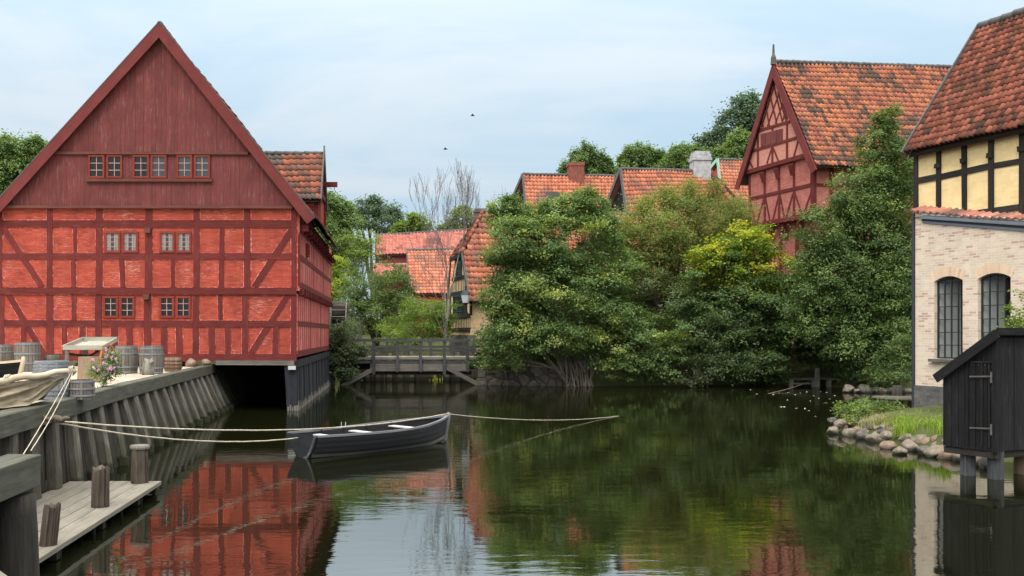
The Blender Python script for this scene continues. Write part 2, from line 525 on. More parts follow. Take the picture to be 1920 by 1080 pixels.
def m_water():
    t = NT('dark_pond_water')
    co = t.coord('Object', (.42, 1.25, 1))
    n1 = t.noise(co, 3.2, 3, .55, .4)
    n2 = t.noise(t.coord('Object', (.5, 1.2, 1)), .35, 3)
    n3 = t.noise(t.coord('Object', (.5, 1.4, 1)), 11, 2)
    calm = t.ramp(n2, [(.38, grey(.25)), (.62, grey(1))])
    h = t.math('ADD', t.math('MULTIPLY', n1, calm), t.math('MULTIPLY', t.math('MULTIPLY', n3, .12), calm))
    nb = t.bump(h, .085, .05)
    d = t.add('ShaderNodeBsdfDiffuse', i_Color=(.006, .0068, .0024, 1), i_Normal=nb)
    g = t.add('ShaderNodeBsdfGlossy', i_Color=(.93, .95, .92, 1), i_Roughness=.012, i_Normal=nb)
    fr = t.add('ShaderNodeFresnel', i_IOR=8.0, i_Normal=nb)
    mx = t.add('ShaderNodeMixShader', i_0=fr.outputs[0], i_1=d.outputs[0], i_2=g.outputs[0])
    t.t.links.new(mx.outputs[0], t.out.inputs[0])
    return t.m


MT['water'] = m_water()

# tiles
MT['tile_orange'] = m_tile('orange_pantiles', [(0, C(160, 98, 78)), (.5, C(190, 118, 90)), (1, C(202, 134, 106))], C(132, 100, 88), C(160, 112, 94), darkamt=.8)
MT['tile_tower'] = m_tile('mottled_pantiles', [(0, C(136, 88, 76)), (.3, C(168, 106, 86)), (.65, C(184, 118, 90)), (.88, C(198, 126, 86)), (1, C(172, 98, 86))], C(84, 74, 68), C(140, 116, 102), darkamt=.9)
MT['tile_dark'] = m_tile('old_brown_red_pantiles', [(0, C(84, 52, 43)), (.5, C(122, 70, 55)), (1, C(150, 90, 72))], C(60, 50, 43), C(98, 84, 66), darkamt=.95)
MT['tile_pent'] = m_tile('faded_pent_tiles', [(0, C(150, 98, 84)), (.5, C(176, 116, 98)), (1, C(192, 140, 122))], C(110, 84, 74), C(140, 112, 96))
MT['tile_grey'] = m_tile('lichened_pantiles', [(0, C(104, 76, 66)), (.5, C(134, 86, 70)), (1, C(168, 96, 74))], C(92, 86, 80), C(108, 96, 84))
MT['tile_far'] = m_tile('far_red_pantiles', [(0, C(160, 98, 86)), (.5, C(178, 110, 96)), (1, C(190, 124, 110))], C(120, 78, 70), C(150, 92, 80))

# leaves: base colours 0.03-0.12
def LS(*cols): return [(k / (len(cols) - 1), (*c, 1)) for k, c in enumerate(cols)]


MT['leaf_mid'] = m_leaf('green_leaves', LS((.040, .064, .024), (.060, .092, .034), (.086, .124, .044), (.17, .19, .055)))
MT['leaf_dark'] = m_leaf('dark_leaves', LS((.034, .054, .022), (.048, .074, .027), (.064, .094, .034), (.09, .125, .042)), .28)
MT['leaf_conif'] = m_leaf('glossy_dark_leaves', LS((.038, .06, .022), (.054, .084, .027), (.075, .11, .033), (.12, .16, .05)), .25, .5, .22)
MT['leaf_olive'] = m_leaf('olive_leaves', LS((.075, .088, .032), (.10, .118, .04), (.13, .15, .048), (.18, .19, .06)), .4)
MT['leaf_yellow'] = m_leaf('yellow_green_leaves', LS((.05, .09, .02), (.11, .16, .025), (.22, .25, .03), (.36, .32, .03)), .4)
MT['leaf_lime'] = m_leaf('lime_leaves', LS((.10, .15, .025), (.16, .21, .03), (.25, .28, .04), (.33, .33, .04)), .4)
MT['leaf_greyg'] = m_leaf('grey_green_leaves', LS((.05, .07, .035), (.075, .10, .05), (.10, .125, .065), (.13, .155, .08)), .3)
MT['leaf_light'] = m_leaf('light_green_leaves', LS((.085, .125, .03), (.12, .17, .04), (.16, .21, .05), (.21, .25, .07)), .4)
MT['leaf_far'] = m_leaf('far_leaves', LS((.05, .085, .035), (.075, .11, .045), (.095, .14, .05), (.13, .17, .06)), .35)
MT['leaf_blue'] = m_leaf('blue_green_needles', LS((.045, .07, .05), (.06, .09, .06), (.08, .11, .07), (.10, .13, .085)), .3)
MT['leaf_grass'] = m_leaf('grass_blades', LS((.12, .19, .03), (.17, .26, .04), (.22, .31, .05), (.30, .34, .09)), .4)
MT['leaf_dry'] = m_leaf('dry_grass', LS((.26, .22, .11), (.33, .29, .15), (.22, .23, .09), (.16, .2, .06)), .35)
MT['flower'] = m_leaf('pink_petals', LS((.42, .2, .33), (.5, .27, .41), (.56, .36, .5), (.46, .22, .36)), .3)


# ------------------------------------------------------------------ pantiles
def pantile(A, B, Cc, D, name, mat, parent, tw=.24, co=.33, amp=.045, seed=0, moss=.35, msc=.5, smooth=True, thick=.05, clip=None, rn=.35, nz=1.6):
    """A->B along the eave, D->C along the ridge; outward normal = AB x AD. Every tile is a curved strip of its own."""
    A, B, Cc, D = [Vector(p) for p in (A, B, Cc, D)]
    rs = random.Random(seed)
    n = (B - A).cross(D - A)
    if n.length < 1e-6: n = (B - A).cross(Cc - A)
    n.normalize()
    nu = max(1, int(round(max((B - A).length, (Cc - D).length) / tw)))
    nv = max(1, int(round(max((D - A).length, (Cc - B).length) / co)))
    mb = MB(); SEG = 5
    prof = []
    for k in range(SEG + 1):
        t = k / SEG
        prof.append(amp * (math.sin(2 * math.pi * (t + .02)) * .5 + .5) ** 1.15)
    upd = ((D + Cc) / 2 - (A + B) / 2).normalized()
    def sg(p): return p + n * (mnoise.noise(p * .33 + Vector((seed, 0, 0))) * .075 + mnoise.noise(p * .9) * .02)
    for j in range(nv):
        v0 = j / nv; v1 = min(1.0, (j + 1.12) / nv)
        a0 = A.lerp(D, v0); b0 = B.lerp(Cc, v0); a1 = A.lerp(D, v1); b1 = B.lerp(Cc, v1)
        for i in range(nu):
            rnd = rs.random()
            c = a0.lerp(b0, (i + .5) / nu)
            if clip is not None and not clip(a0.lerp(b0, (i + .5) / nu).lerp(a1.lerp(b1, (i + .5) / nu), .5)): continue
            m = mnoise.fractal(c * msc + Vector((seed, 0, 0)), 1.0, 2.0, 4) * nz + rs.uniform(-rn, rn)
            m = max(0.0, min(1.0, (m - (.55 - moss)) * 2.2))
            lift = rs.uniform(-.006, .008); dz = rs.uniform(-.015, .015)
            base = len(mb.v)
            for k in range(SEG + 1):
                u = (i + k / SEG) / nu
                mb.v.append(tuple(sg(a0.lerp(b0, u)) + n * (prof[k] + thick + lift) + upd * dz))
            for k in range(SEG + 1):
                u = (i + k / SEG) / nu
                mb.v.append(tuple(sg(a1.lerp(b1, u)) + n * (prof[k] + .004)))
            for k in range(SEG + 1):
                u = (i + k / SEG) / nu
                mb.v.append(tuple(sg(a0.lerp(b0, u)) + n * (prof[k] + thick + lift - .05) + upd * (dz + .004)))
            for k in range(SEG):
                mb.f.append((base + k, base + k + 1, base + SEG + 2 + k, base + SEG + 1 + k))
                mb.f.append((base + 2 * SEG + 2 + k, base + 2 * SEG + 3 + k, base + k + 1, base + k))
                mb.uv += [(0, 0)] * 8
                mb.rnd += [rnd, rnd * .5]; mb.moss += [m, min(1, m + .5)]  # front lip faces get a darker tone than the tile tops
    # underlay closing the roof from below
    lo = -n * .13
    if clip is None: mb.face([A + lo, D + lo, Cc + lo, B + lo], None, 0, 1)
    return mb.build(name, mat, parent, smooth=smooth)


def ridge_row(p0, p1, r, mat, parent, name='ridge_tiles', seg=.38):
    mb = MB(); p0 = Vector(p0); p1 = Vector(p1)
    L = (p1 - p0).length; n = max(1, int(L / seg))
    for k in range(n):
        a = p0.lerp(p1, k / n); b = p0.lerp(p1, (k + 1.06) / n)
        j = rr(-.012, .012)
        mb.tube([a + Vector((0, 0, j)), b + Vector((0, 0, j - .01))], [r * 1.08, r * .94], 8)
    return mb.build(name, mat, parent, smooth=True)


# ------------------------------------------------------------------ facades
class Fac:
    def __init__(s, O, d, flip=False):
        s.O = Vector((O[0], O[1], 0)); d = Vector((d[0], d[1], 0)).normalized(); s.d = d
        n = Vector((d.y, -d.x, 0))
        if n.dot(s.O) > 0: n = -n          # towards the camera side
        s.n = n

    def s_of(s, px):
        k = px - CX
        return (k * s.O.y - F * s.O.x) / (F * s.d.x - k * s.d.y)

    def pt(s, px, py, off=0.0):
        t = s.s_of(px); p = s.O + s.d * t
        return Vector((p.x, p.y, EYE - (py - HZ) / F * p.y)) + s.n * off

    def at(s, t, z, off=0.0):
        p = s.O + s.d * t + s.n * off
        return Vector((p.x, p.y, z))


def timber(fac, p0, p1, w, name, mat, parent, proud=.035, depth=.12, jit=.008, lime=None, wob=.0):
    a = fac.pt(*p0); b = fac.pt(*p1)
    pr = proud + rr(-.004, .004)
    mb = MB()
    mb.beam(a + fac.n * (pr - depth / 2), b + fac.n * (pr - depth / 2), w, depth, fac.n, None, jit)
    if lime is not None:
        lime.beam(a, b, w + rr(.03, .06), .008 + rr(0, .006), fac.n)
    return mb.build(name, mat, parent)


def timber_m(fac, t0, z0, t1, z1, w, name, mat, parent, proud=.035, depth=.12, jit=.006):
    a = fac.at(t0, z0); b = fac.at(t1, z1); pr = proud + rr(-.004, .004)
    mb = MB(); mb.beam(a + fac.n * (pr - depth / 2), b + fac.n * (pr - depth / 2), w, depth, fac.n, None, jit)
    return mb.build(name, mat, parent)


def casement(fac, t0, t1, z0, z1, cols, rows, parent, mf, mg, proud=.05, fw=.07, bw=.022, bars=None, curtain=None, name='window'):
    """a framed window as one part, its panes (and curtain) as sub-parts"""
    mb = MB(); n = fac.n

    def bar(ta, za, tb, zb, w, dp, pr):
        mb.beam(fac.at(ta, za, pr - dp / 2), fac.at(tb, zb, pr - dp / 2), w, dp, n, None, .002)
    bar(t0, z0, t0, z1, fw, .1, proud); bar(t1, z0, t1, z1, fw, .1, proud)
    bar(t0 - fw / 2, z0, t1 + fw / 2, z0, fw, .1, proud + .006); bar(t0 - fw / 2, z1, t1 + fw / 2, z1, fw, .1, proud + .006)
    w = mb.build(name, mf, parent)
    mb = MB()
    for k in range(1, cols):
        t = t0 + (t1 - t0) * k / cols
        bar(t, z0, t, z1, bw, .03, proud - .02)
    for k in range(1, rows):
        z = z0 + (z1 - z0) * k / rows
        bar(t0, z, t1, z, bw, .03, proud - .024)
    mb.build('glazing_bars', bars or mf, w)
    g = MB(); o = proud - .047
    g.face([fac.at(t0, z0, o), fac.at(t1, z0, o), fac.at(t1, z1, o), fac.at(t0, z1, o)])
    g.build('pane', mg, w)
    if curtain is not None:
        cmb = MB(); o2 = o + .006; m = (t0 + t1) / 2; q = (t1 - t0) * .40
        for (ta, tb) in ((t0 + .01, t0 + q), (t1 - q, t1 - .01)):
            N = 7
            for k in range(N):
                u0 = ta + (tb - ta) * k / N; u1 = ta + (tb - ta) * (k + 1) / N
                d0 = o2 + (.012 if k % 2 else 0); d1 = o2 + (0 if k % 2 else .012)
                cmb.face([fac.at(u0, z0 + .02, d0), fac.at(u1, z0 + .02, d1), fac.at(u1, z1 - .02, d1), fac.at(u0, z1 - .02, d0)])
        cmb.build('curtain', curtain, w)
    return w


# ================================================================== SETTING
def inside(poly, x, y):
    c = False; n = len(poly); j = n - 1
    for i in range(n):
        xi, yi = poly[i]; xj, yj = poly[j]
        if (yi > y) != (yj > y) and x < (xj - xi) * (y - yi) / (yj - yi) + xi:
            c = not c
        j = i
    return c


def edist(poly, x, y):
    best = 1e9; n = len(poly)
    for i in range(n):
        x0, y0 = poly[i]; x1, y1 = poly[(i + 1) % n]
        dx, dy = x1 - x0, y1 - y0
        t = max(0, min(1, ((x - x0) * dx + (y - y0) * dy) / (dx * dx + dy * dy + 1e-9)))
        best = min(best, math.hypot(x - x0 - t * dx, y - y0 - t * dy))
    return best


POND = [(-5.5, -14), (-5.5, 8), (-7.6, 9), (-7.8, 35), (-8.0, 50), (-3.6, 51.5), (-3.0, 60), (4.6, 60), (4.9, 50.6), (9.2, 48.9), (14, 49.5), (20.5, 51.2),
        (23.4, 45), (25, 37), (22, 31.5), (17.5, 30.2), (14.6, 28.6), (12.1, 26.6), (11.9, 24.0), (12.1, 21.8), (12.6, 20.3), (13.4, 19.2), (15.5, 17), (17, 10), (17, -14)]


def hgt(x, y):
    if inside(POND, x, y):
        d = edist(POND, x, y)
        return -.05 - min(1.1, d * .9)
    d = edist(POND, x, y)
    h = min(1.35, .10 + .42 * d)
    if x > 11 and y < 33:                      # the stone point stays low
        h = min(h, .62)
    if y > 54:
        h += min((y - 54) * .06, 3.0)
    if x > 15 and y > 58:
        h += min((y - 58) * .1, 6) * min(1, (x - 15) / 20)
    return h + mnoise.noise(Vector((x * .35, y * .35, 0))) * .08


def terrain():
    def axis(lo, a, b, hi, step):
        xs = list(np.arange(a, b + .01, step))
        x = a; st = step
        while x > lo:
            st *= 1.5; x -= st; xs.insert(0, x)
        x = b; st = step
        while x < hi:
            st *= 1.5; x += st; xs.append(x)
        return xs
    xs = axis(-1500, -12, 36, 1500, .7); ys = axis(-600, -14, 64, 2500, .7)
    me = bpy.data.meshes.new('ground')
    v = [(x, y, hgt(x, y)) for y in ys for x in xs]
    n = len(xs)
    f = [(j * n + i, j * n + i + 1, (j + 1) * n + i + 1, (j + 1) * n + i) for j in range(len(ys) - 1) for i in range(n - 1)]
    me.from_pydata(v, [], f)
    me.polygons.foreach_set('use_smooth', [True] * len(f))
    me.materials.append(MT['ground'])
    o = bpy.data.objects.new('ground', me); COL.objects.link(o)
    tag(o, 'earth and grass banks around the dark pond', None, None, 'structure')


terrain()
mb = MB(); mb.face([(-9.5, -14, 0), (40, -14, 0), (40, 66, 0), (-9.5, 66, 0)])
tag(mb.build('water', MT['water']), 'dark green still water of the mill pond', None, None, 'structure')

# quay floor behind the timber wall
QCAP = [(8.9, -4.72), (12.5, -5.22), (16.5, -5.50), (21.5, -5.86), (28.3, -6.15), (34.3, -6.42)]     # (Y, X) of the cap's water edge


def qx(y):
    for (y0, x0), (y1, x1) in zip(QCAP, QCAP[1:]):
        if y <= y1: return x0 + (x1 - x0) * (y - y0) / (y1 - y0)
    return QCAP[-1][1]


def qbot(y):        # foot of the wall at the waterline
    return -5.33 - .022 * (y - 12.5) if y < 40 else -5.9


mb = MB()
pts = [(x - .28, y) for y, x in QCAP]
top = []
N = 26
for k in range(N):
    y0 = 8.9 + (33.45 - 8.9) * k / N; y1 = 8.9 + (33.45 - 8.9) * (k + 1) / N
    for i in range(14):
        def q(u, y):
            x = (qx(y) - .25) * (1 - u) + (-34) * u
            return (x, y, 1.55 + mnoise.noise(Vector((x * .6, y * .6, 3))) * .03)
        u0 = (i / 14) ** 2; u1 = ((i + 1) / 14) ** 2
        mb.face([q(u1, y0), q(u0, y0), q(u0, y1), q(u1, y1)])
mb.face([(-34, -6, 1.548), (-3.6, -6, 1.548), (-3.6, 8.9, 1.548), (-34, 8.9, 1.548)])
tag(mb.build('pavement', MT['sand'], smooth=False), 'pale trodden sand surface of the quay', None, None, 'structure')

# ================================================================== LEFT HOUSE
YF = 33.5; SF = YF / F
front = Fac((-13.84, YF), (1, 0))
house = thing('half_timbered_house', 'large red half-timbered house with tall boarded gable standing over the pond edge', 'house', (-8.6, 42, 0))


def fx(px): return (px - CX) * SF
def fz(py): return EYE - (py - HZ) * SF


XL, XR = fx(-7), fx(555)
ZB, ZJ, ZE = fz(670), fz(545), fz(391)
YB = 50.3
mb = MB()
mb.face([(XL, YF, ZB), (XR, YF, ZB), (XR, YF, ZJ), (XL, YF, ZJ)], [(XL, ZB), (XR, ZB), (XR, ZJ), (XL, ZJ)])
mb.face([(XL, YF - .03, ZJ + .05), (XR, YF - .03, ZJ + .05), (XR, YF - .03, ZE), (XL, YF - .03, ZE)], [(XL, ZJ), (XR, ZJ), (XR, ZE), (XL, ZE)])
mb.face([(XR, YB, ZB), (XL, YB, ZB), (XL, YB, ZE), (fx(303), YB, fz(60)), (XR, YB, ZE)])
mb.face([(XL, YB, ZB), (XL, YF, ZB), (XL, YF, ZE), (XL, YB, ZE)])
mb.face([(XL, YF, ZB), (XL, YB, ZB), (XR, YB, ZB), (XR, YF, ZB)])
mb.build('wall', MT['panel'], house)
sideF = Fac((XR, YF), (0, 1)); sideF.n = Vector((1, 0, 0))
mb = MB()
mb.face([(XR, YF, ZB), (XR, YB, ZB), (XR, YB, ZJ), (XR, YF, ZJ)], [(YF, ZB), (YB, ZB), (YB, ZJ), (YF, ZJ)])
mb.face([(XR + .12, YF, ZJ), (XR + .12, YB, ZJ), (XR + .12, YB, ZE), (XR + .12, YF, ZE)], [(YF, ZJ), (YB, ZJ), (YB, ZE), (YF, ZE)])
mb.face([(XR + .12, YF, ZJ), (XR, YF, ZJ), (XR, YB, ZJ), (XR + .12, YB, ZJ)])
mb.face([(XR, YF, ZJ), (XR + .12, YF, ZJ), (XR + .12, YF, ZE), (XR, YF, ZE)])
mb.build('side_wall', MT['side'], house)

lime = MB()


def ft(x0, y0, x1, y1, wpx, name='timber_post', proud=.036, up=False):
    off = .03 if up else 0
    timber(front, (x0, y0), (x1, y1), wpx * SF, name, MT['timber'], house, proud + off, .12, .010, lime if not up else None)
    if up:
        a = front.pt(x0, y0, .03); b = front.pt(x1, y1, .03)
        lime.beam(a, b, wpx * SF + rr(.03, .07), .010, front.n)


# rails
for (y, w, up, pr) in ((420, 14, True, .030), (481, 12, True, .028), (545.5, 13, True, .045), (606, 12, False, .030), (669.5, 13, False, .040)):
    ft(-7, y, 556, y + (1 if y > 600 else 0), w, 'timber_rail', pr, up)
# upper posts / studs
for x, w in ((0, 10), (94, 11), (187, 13), (280, 14), (369, 12), (464, 12), (551.5, 10)):
    ft(x + rr(-1, 1), 540, x, 393, w, 'timber_post', .036, True)
for x, y0, y1, w in ((142, 480, 427, 7), (139, 539, 487, 9), (231, 539, 487, 10), (325, 539, 487, 8), (415, 539, 427, 10)):
    ft(x, y0, x + rr(-2, 2), y1, w, 'timber_stud', .032, True)
ft(80, 538, 4, 424, 12, 'timber_brace', .024, True)
ft(477, 538, 549, 428, 12, 'timber_brace', .024, True)
# lower posts / studs
for x, w in ((3, 11), (94, 13), (185, 13), (277, 14), (368, 12), (460, 12), (551, 11)):
    ft(x + rr(-1, 1), 664, x, 551, w, 'timber_post', .036)
for x, y0, y1, w in ((139, 600, 551, 9), (414, 600, 551, 9), (44, 664, 612, 10), (122, 664, 612, 10), (155, 664, 612, 12), (214, 664, 612, 13), (244, 664, 612, 12),
                     (308, 664, 612, 12), (337, 664, 612, 12), (398, 664, 612, 12), (428, 664, 612, 11), (516, 664, 612, 11)):
    ft(x, y0, x + rr(-1.5, 1.5), y1, w, 'timber_stud', .032)
ft(82, 664, 16, 552, 12, 'timber_brace', .024)
ft(470, 664, 541, 552, 12, 'timber_brace', .024)
# beam ends
for x, y in ((279, 433), (276, 557)):
    mb = MB(); c = front.pt(x, y)
    mb.box(c.x - .10, c.x + .10, YF - .22, YF, c.z - .09, c.z + .09, None, .01); mb.build('beam_end', MT['mould'], house)
# edges of old lime beside the timbers
t = NT('flaking_lime'); uv = t.coord('UV')
nn = t.noise(t.coord('Object'), 7, 6, .8)
col = t.ramp(nn, [(.48, C(190, 68, 56)), (.60, C(216, 150, 136)), (.70, C(226, 190, 178))])
lime.build('lime_edges', t.finish(col, .9, t.bump(nn, .4, .01), .1), house)

# windows of the front
for (x0, x1, y0, y1) in ((196, 261, 434, 475), (299, 361, 434, 475)):
    m = (x0 + x1) / 2
    for a, b in ((x0 + 3, m - 3.5), (m + 3.5, x1 - 3)):
        casement(front, fx(a) - front.O.x, fx(b) - front.O.x, fz(y1 - 3), fz(y0 + 2), 3, 4, house, MT['redframe'], MT['glassgrey'], .085, .075, .016, bars=MT['whitebar'], curtain=MT['curtain'])
for (x0, x1, y0, y1) in ((193, 254, 555, 597), (298, 359, 555, 597)):
    m = (x0 + x1) / 2
    for a, b in ((x0 + 3, m - 3.5), (m + 3.5, x1 - 3)):
        casement(front, fx(a) - front.O.x, fx(b) - front.O.x, fz(y1 - 3), fz(y0 + 2), 2, 3, house, MT['redframe'], MT['glassdark'], .055, .075, .02, bars=MT['whitebar'])

# boarded gable: each board its own slab, clipped to the roof slope
ax, ay = 303, 52


def roof_y(px, inset=0):       # photo row of the roof line over the front plane
    return ay + inset + ((ax - px) * 1.096 if px < ax else (px - ax) * 1.254)


mb = MB()
x = -8
while x < 566:
    w = rr(8, 15); x1 = min(x + w, 566)
    for lo, hi, pr in ((389, 289, .060), (288, -99, .075)):
        ya = max(hi, roof_y(x)); yb = max(hi, roof_y(x1))
        mid = roof_y(ax) if x < ax < x1 else None
        if min(ya, yb) >= lo: continue
        ya = min(ya, lo - .5); yb = min(yb, lo - .5)
        p = pr + rr(-.006, .006); rnd = random.random()
        g = .10
        f = lambda px, py, o: (fx(px), YF - o, fz(py))
        b = [f(x + g, lo, 0), f(x1 - g, lo, 0), f(x1 - g, lo, p), f(x + g, lo, p)]
        tt = [f(x + g, ya, 0), f(x1 - g, yb, 0), f(x1 - g, yb, p), f(x + g, ya, p)]
        mb.hexa(b[::-1], tt[::-1], rnd)
    x = x1
mb.build('gable_boarding', MT['board'], house)
mb = MB()
mb.face([(fx(-10), YF + .01, fz(390)), (fx(568), YF + .01, fz(390)), (fx(ax), YF + .01, fz(ay))])
mb.build('gable_backing', MT['board'], house)
for (x0, x1, y, hh, pr) in ((106, 466, 288, 5, .15), (163, 399, 338.5, 5.5, .17), (-8, 549, 389, 5, .18)):
    mb = MB(); mb.beam((fx(x0), YF - pr / 2, fz(y)), (fx(x1), YF - pr / 2, fz(y + .6)), hh * SF, pr, (0, -1, 0), None, .006)
    mb.build('gable_moulding', MT['mould'], house)
for k, (a, b) in enumerate(((169, 196), (203, 229), (252, 279), (286, 312), (334, 360), (367, 393))):
    casement(front, fx(a) - front.O.x, fx(b) - front.O.x, fz(333), fz(293.5), 2, 3, house, MT['redframe'], MT['glassdark'] if k < 3 else MT['glassgrey'], .12, .065, .02, bars=MT['whitebar'])

# roof
RX = fx(ax); RZ = fz(48)
eR = (fx(592), fz(410)); eL = (fx(-34), fz(418))
Y0R, Y1R = YF - .28, 48.6
pantile((eR[0], Y0R, eR[1]), (eR[0], Y1R, eR[1]), (RX, Y1R, RZ - .06), (RX, Y0R, RZ - .06), 'roof', MT['tile_grey'], house, .25, .34, .04, 3, .5)
pantile((eL[0], Y1R, eL[1]), (eL[0], Y0R, eL[1]), (RX, Y0R, RZ - .06), (RX, Y1R, RZ - .06), 'roof', MT['tile_grey'], house, .25, .34, .04, 4, .5)
ridge_row((RX, Y0R, RZ - .02), (RX, Y1R, RZ - .02), .10, MT['lead'], house)
for (ex, ez, sg) in ((eR[0], eR[1], 1), (eL[0], eL[1], -1)):
    # barge board: a wide plank following the slope at the front, with a thin capping
    mb = MB()
    d = (Vector((RX, 0, RZ)) - Vector((ex, 0, ez))); L = d.length; d.normalize()
    nn = Vector((-d.z, 0, d.x)) * (1 if sg < 0 else -1)
    if nn.z > 0: nn = -nn
    w = .35
    yb = YF - (.34 if sg > 0 else .345)
    a0 = Vector((ex, yb, ez)); a1 = Vector((RX, yb, RZ + .02))
    inn = w / math.cos(math.atan2(abs(d.x), abs(d.z))) * .0
    q0 = [a0, a0 + nn * w]; 
    top_in = Vector((RX, yb, RZ + .02 - w / abs(d.x) * 1.0))
    b = [q0[0], q0[1], q0[1] + Vector((0, .07, 0)), q0[0] + Vector((0, .07, 0))]
    t4 = [a1, top_in, top_in + Vector((0, .07, 0)), a1 + Vector((0, .07, 0))]
    if sg > 0: b, t4 = b[::-1], t4[::-1]
    mb.hexa(b, t4, .5)
    mb.build('bargeboard', MT['barge'], house)
    mb = MB(); mb.beam(a0 - nn * .012 + Vector((0, .14, 0)), a1 - nn * .012 + Vector((0, .14, 0)), .30, .03, nn, .3)
    mb.build('verge_capping', MT['lead'], house)
# soffit and joist ends below the right eave
mb = MB(); mb.face([(eR[0] - .02, YF, eR[1] - .10), (XR, YF, eR[1] + .75), (XR, Y1R, eR[1] + .75), (eR[0] - .02, Y1R, eR[1] - .10)])
mb.build('soffit', MT['blackbeam'], house)
for k in range(13):
    y = YF + .25 + k * 1.28
    mb = MB(); mb.box(XR - .1, XR + .42, y - .09, y + .09, fz(432), fz(432) + .2, None, .01); mb.build('joist_end', MT['timber'], house)
for k in range(18):
    y = YF + .25 + k * .93
    mb = MB(); mb.box(XR - .1, XR + .26, y - .08, y + .08, ZJ - .14, ZJ + .06, None, .01); mb.build('joist_end', MT['timber'], house)
# side framing
for z, pr, w in ((fz(420) - .18, .145, .2), (fz(481), .135, .2), (ZJ + .22, .15, .2), (fz(606), .018, .2), (ZB + .1, .03, .22)):
    mb = MB(); mb.beam((XR + pr - .06, YF, z), (XR + pr - .06, YB, z), w, .12, (1, 0, 0), None, .01); mb.build('timber_rail', MT['timber'], house)
k = 0
y = YF + .12
limeS = MB()
while y < YB:
    big = k % 7 == 0
    for z0, z1, pr in ((ZB + .1, ZJ - .1, .012 if big else .005), (ZJ + .2, ZE - .25, .132 if big else .125)):
        mb = MB(); mb.beam((XR + pr - .06 + rr(-.004, .004), y, z0), (XR + pr - .06, y + rr(-.03, .03), z1), .26 if big else .30, .12, (1, 0, 0), None, .004)
        if random.random() < .7:
            limeS.beam((XR + pr - .004, y + .19, z0 + rr(0, .6)), (XR + pr - .004, y + .19 + rr(-.02, .02), z1 - rr(0, .8)), rr(.05, .12), .004, (1, 0, 0))
        mb.build('timber_post' if big else 'timber_stud', MT['timber'] if big else MT['sidestud'], house)
    y += .78; k += 1
limeS.build('lime_streaks', MT['limestreak'], house)
casement(sideF, 2.3, 3.0, fz(468), fz(446), 2, 3, house, MT['redframe'], MT['glassgrey'], .2, .06, .02)
# sill beam over the opening, tarred skirt boards on the side, dark back of the boat hole
mb = MB(); mb.beam((fx(405), YF + .02, fz(680)), (fx(552), YF + .02, fz(680.5)), .17, .2, (0, -1, 0), None, .01); mb.build('sill_beam', MT['bridgegrey'], house)
mb = MB(); mb.beam((XR + .02, YF - .05, fz(683)), (XR + .02, YB, fz(683)), .2, .16, (1, 0, 0), None, .01); mb.build('sill_beam', MT['blackwood'], house)
mb = MB(); mb.box(fx(541), fx(555), YF - .16, YF + .1, fz(693), fz(686)); mb.build('beam_end', MT['thwart'], house)
mb = MB()
y = YF + .05
while y < YB:
    w = rr(.2, .3); o = rr(-.02, .03)
    zb = -.25
    mb.hexa([(XR + .06 + o, y, zb), (XR + .06 + o, y + w - .01, zb), (XR - .02 + o, y + w - .01, zb), (XR - .02 + o, y, zb)],
            [(XR + .02 + o, y, ZB - .1), (XR + .02 + o, y + w - .01, ZB - .1), (XR - .06 + o, y + w - .01, ZB - .1), (XR - .06 + o, y, ZB - .1)])
    y += w
mb.hexa([(XR - .30, YF, -.25), (XR + .06, YF, -.25), (XR + .06, YF + .2, -.25), (XR - .30, YF + .2, -.25)],
        [(XR - .42, YF, ZB - .1), (XR + .03, YF, ZB - .1), (XR + .03, YF + .2, ZB - .1), (XR - .42, YF + .2, ZB - .1)])
mb.build('skirt_boarding', MT['skirt'], house)
mb = MB()                                                # frayed pale feet of the boards
y = YF + .02
while y < YB:
    w = rr(.10, .26); h = rr(.12, .36)
    mb.hexa([(XR + .085, y, -.1), (XR + .085, y + w, -.1), (XR + .1, y + w, -.1), (XR + .1, y, -.1)][::-1],
            [(XR + .075, y, h), (XR + .075, y + w * .7, h * rr(.7, 1)), (XR + .09, y + w * .7, h * .8), (XR + .09, y, h)][::-1])
    y += w + rr(0, .12)
for k in range(5):
    x = XR - .30 + k * .08
    mb.box(x, x + .06, YF - .03, YF - .012, -.1, rr(.08, .2))
mb.build('frayed_board_feet', MT['greywood'], house)
mb = MB(); mb.face([(-7.4, YF + 14, -.5), (XR, YF + 14, -.5), (XR, YF + 14, ZB), (-7.4, YF + 14, ZB)]); mb.build('cellar_wall', MT['plankdark'], house)
# stone corner at the back of the skirt
mb = MB()
for k in range(5):
    mb.box(XR - .2 + rr(-.04, .04), XR + .22 + rr(-.06, .08), YB, YB + .55, -.3 + k * .37, -.3 + k * .37 + .36, None, .04)
mb.build('stone_corner', MT['stone'], house, bevel=.04)

# hoist dormer on the right slope
dY0, dYm, dY1 = 36.15, 37.5, 38.85
dX = -2.88
rz = 9.70; ez_ = 8.05


def roofx(z): return RX + (RZ - z) / ((RZ - eR[1]) / (eR[0] - RX))


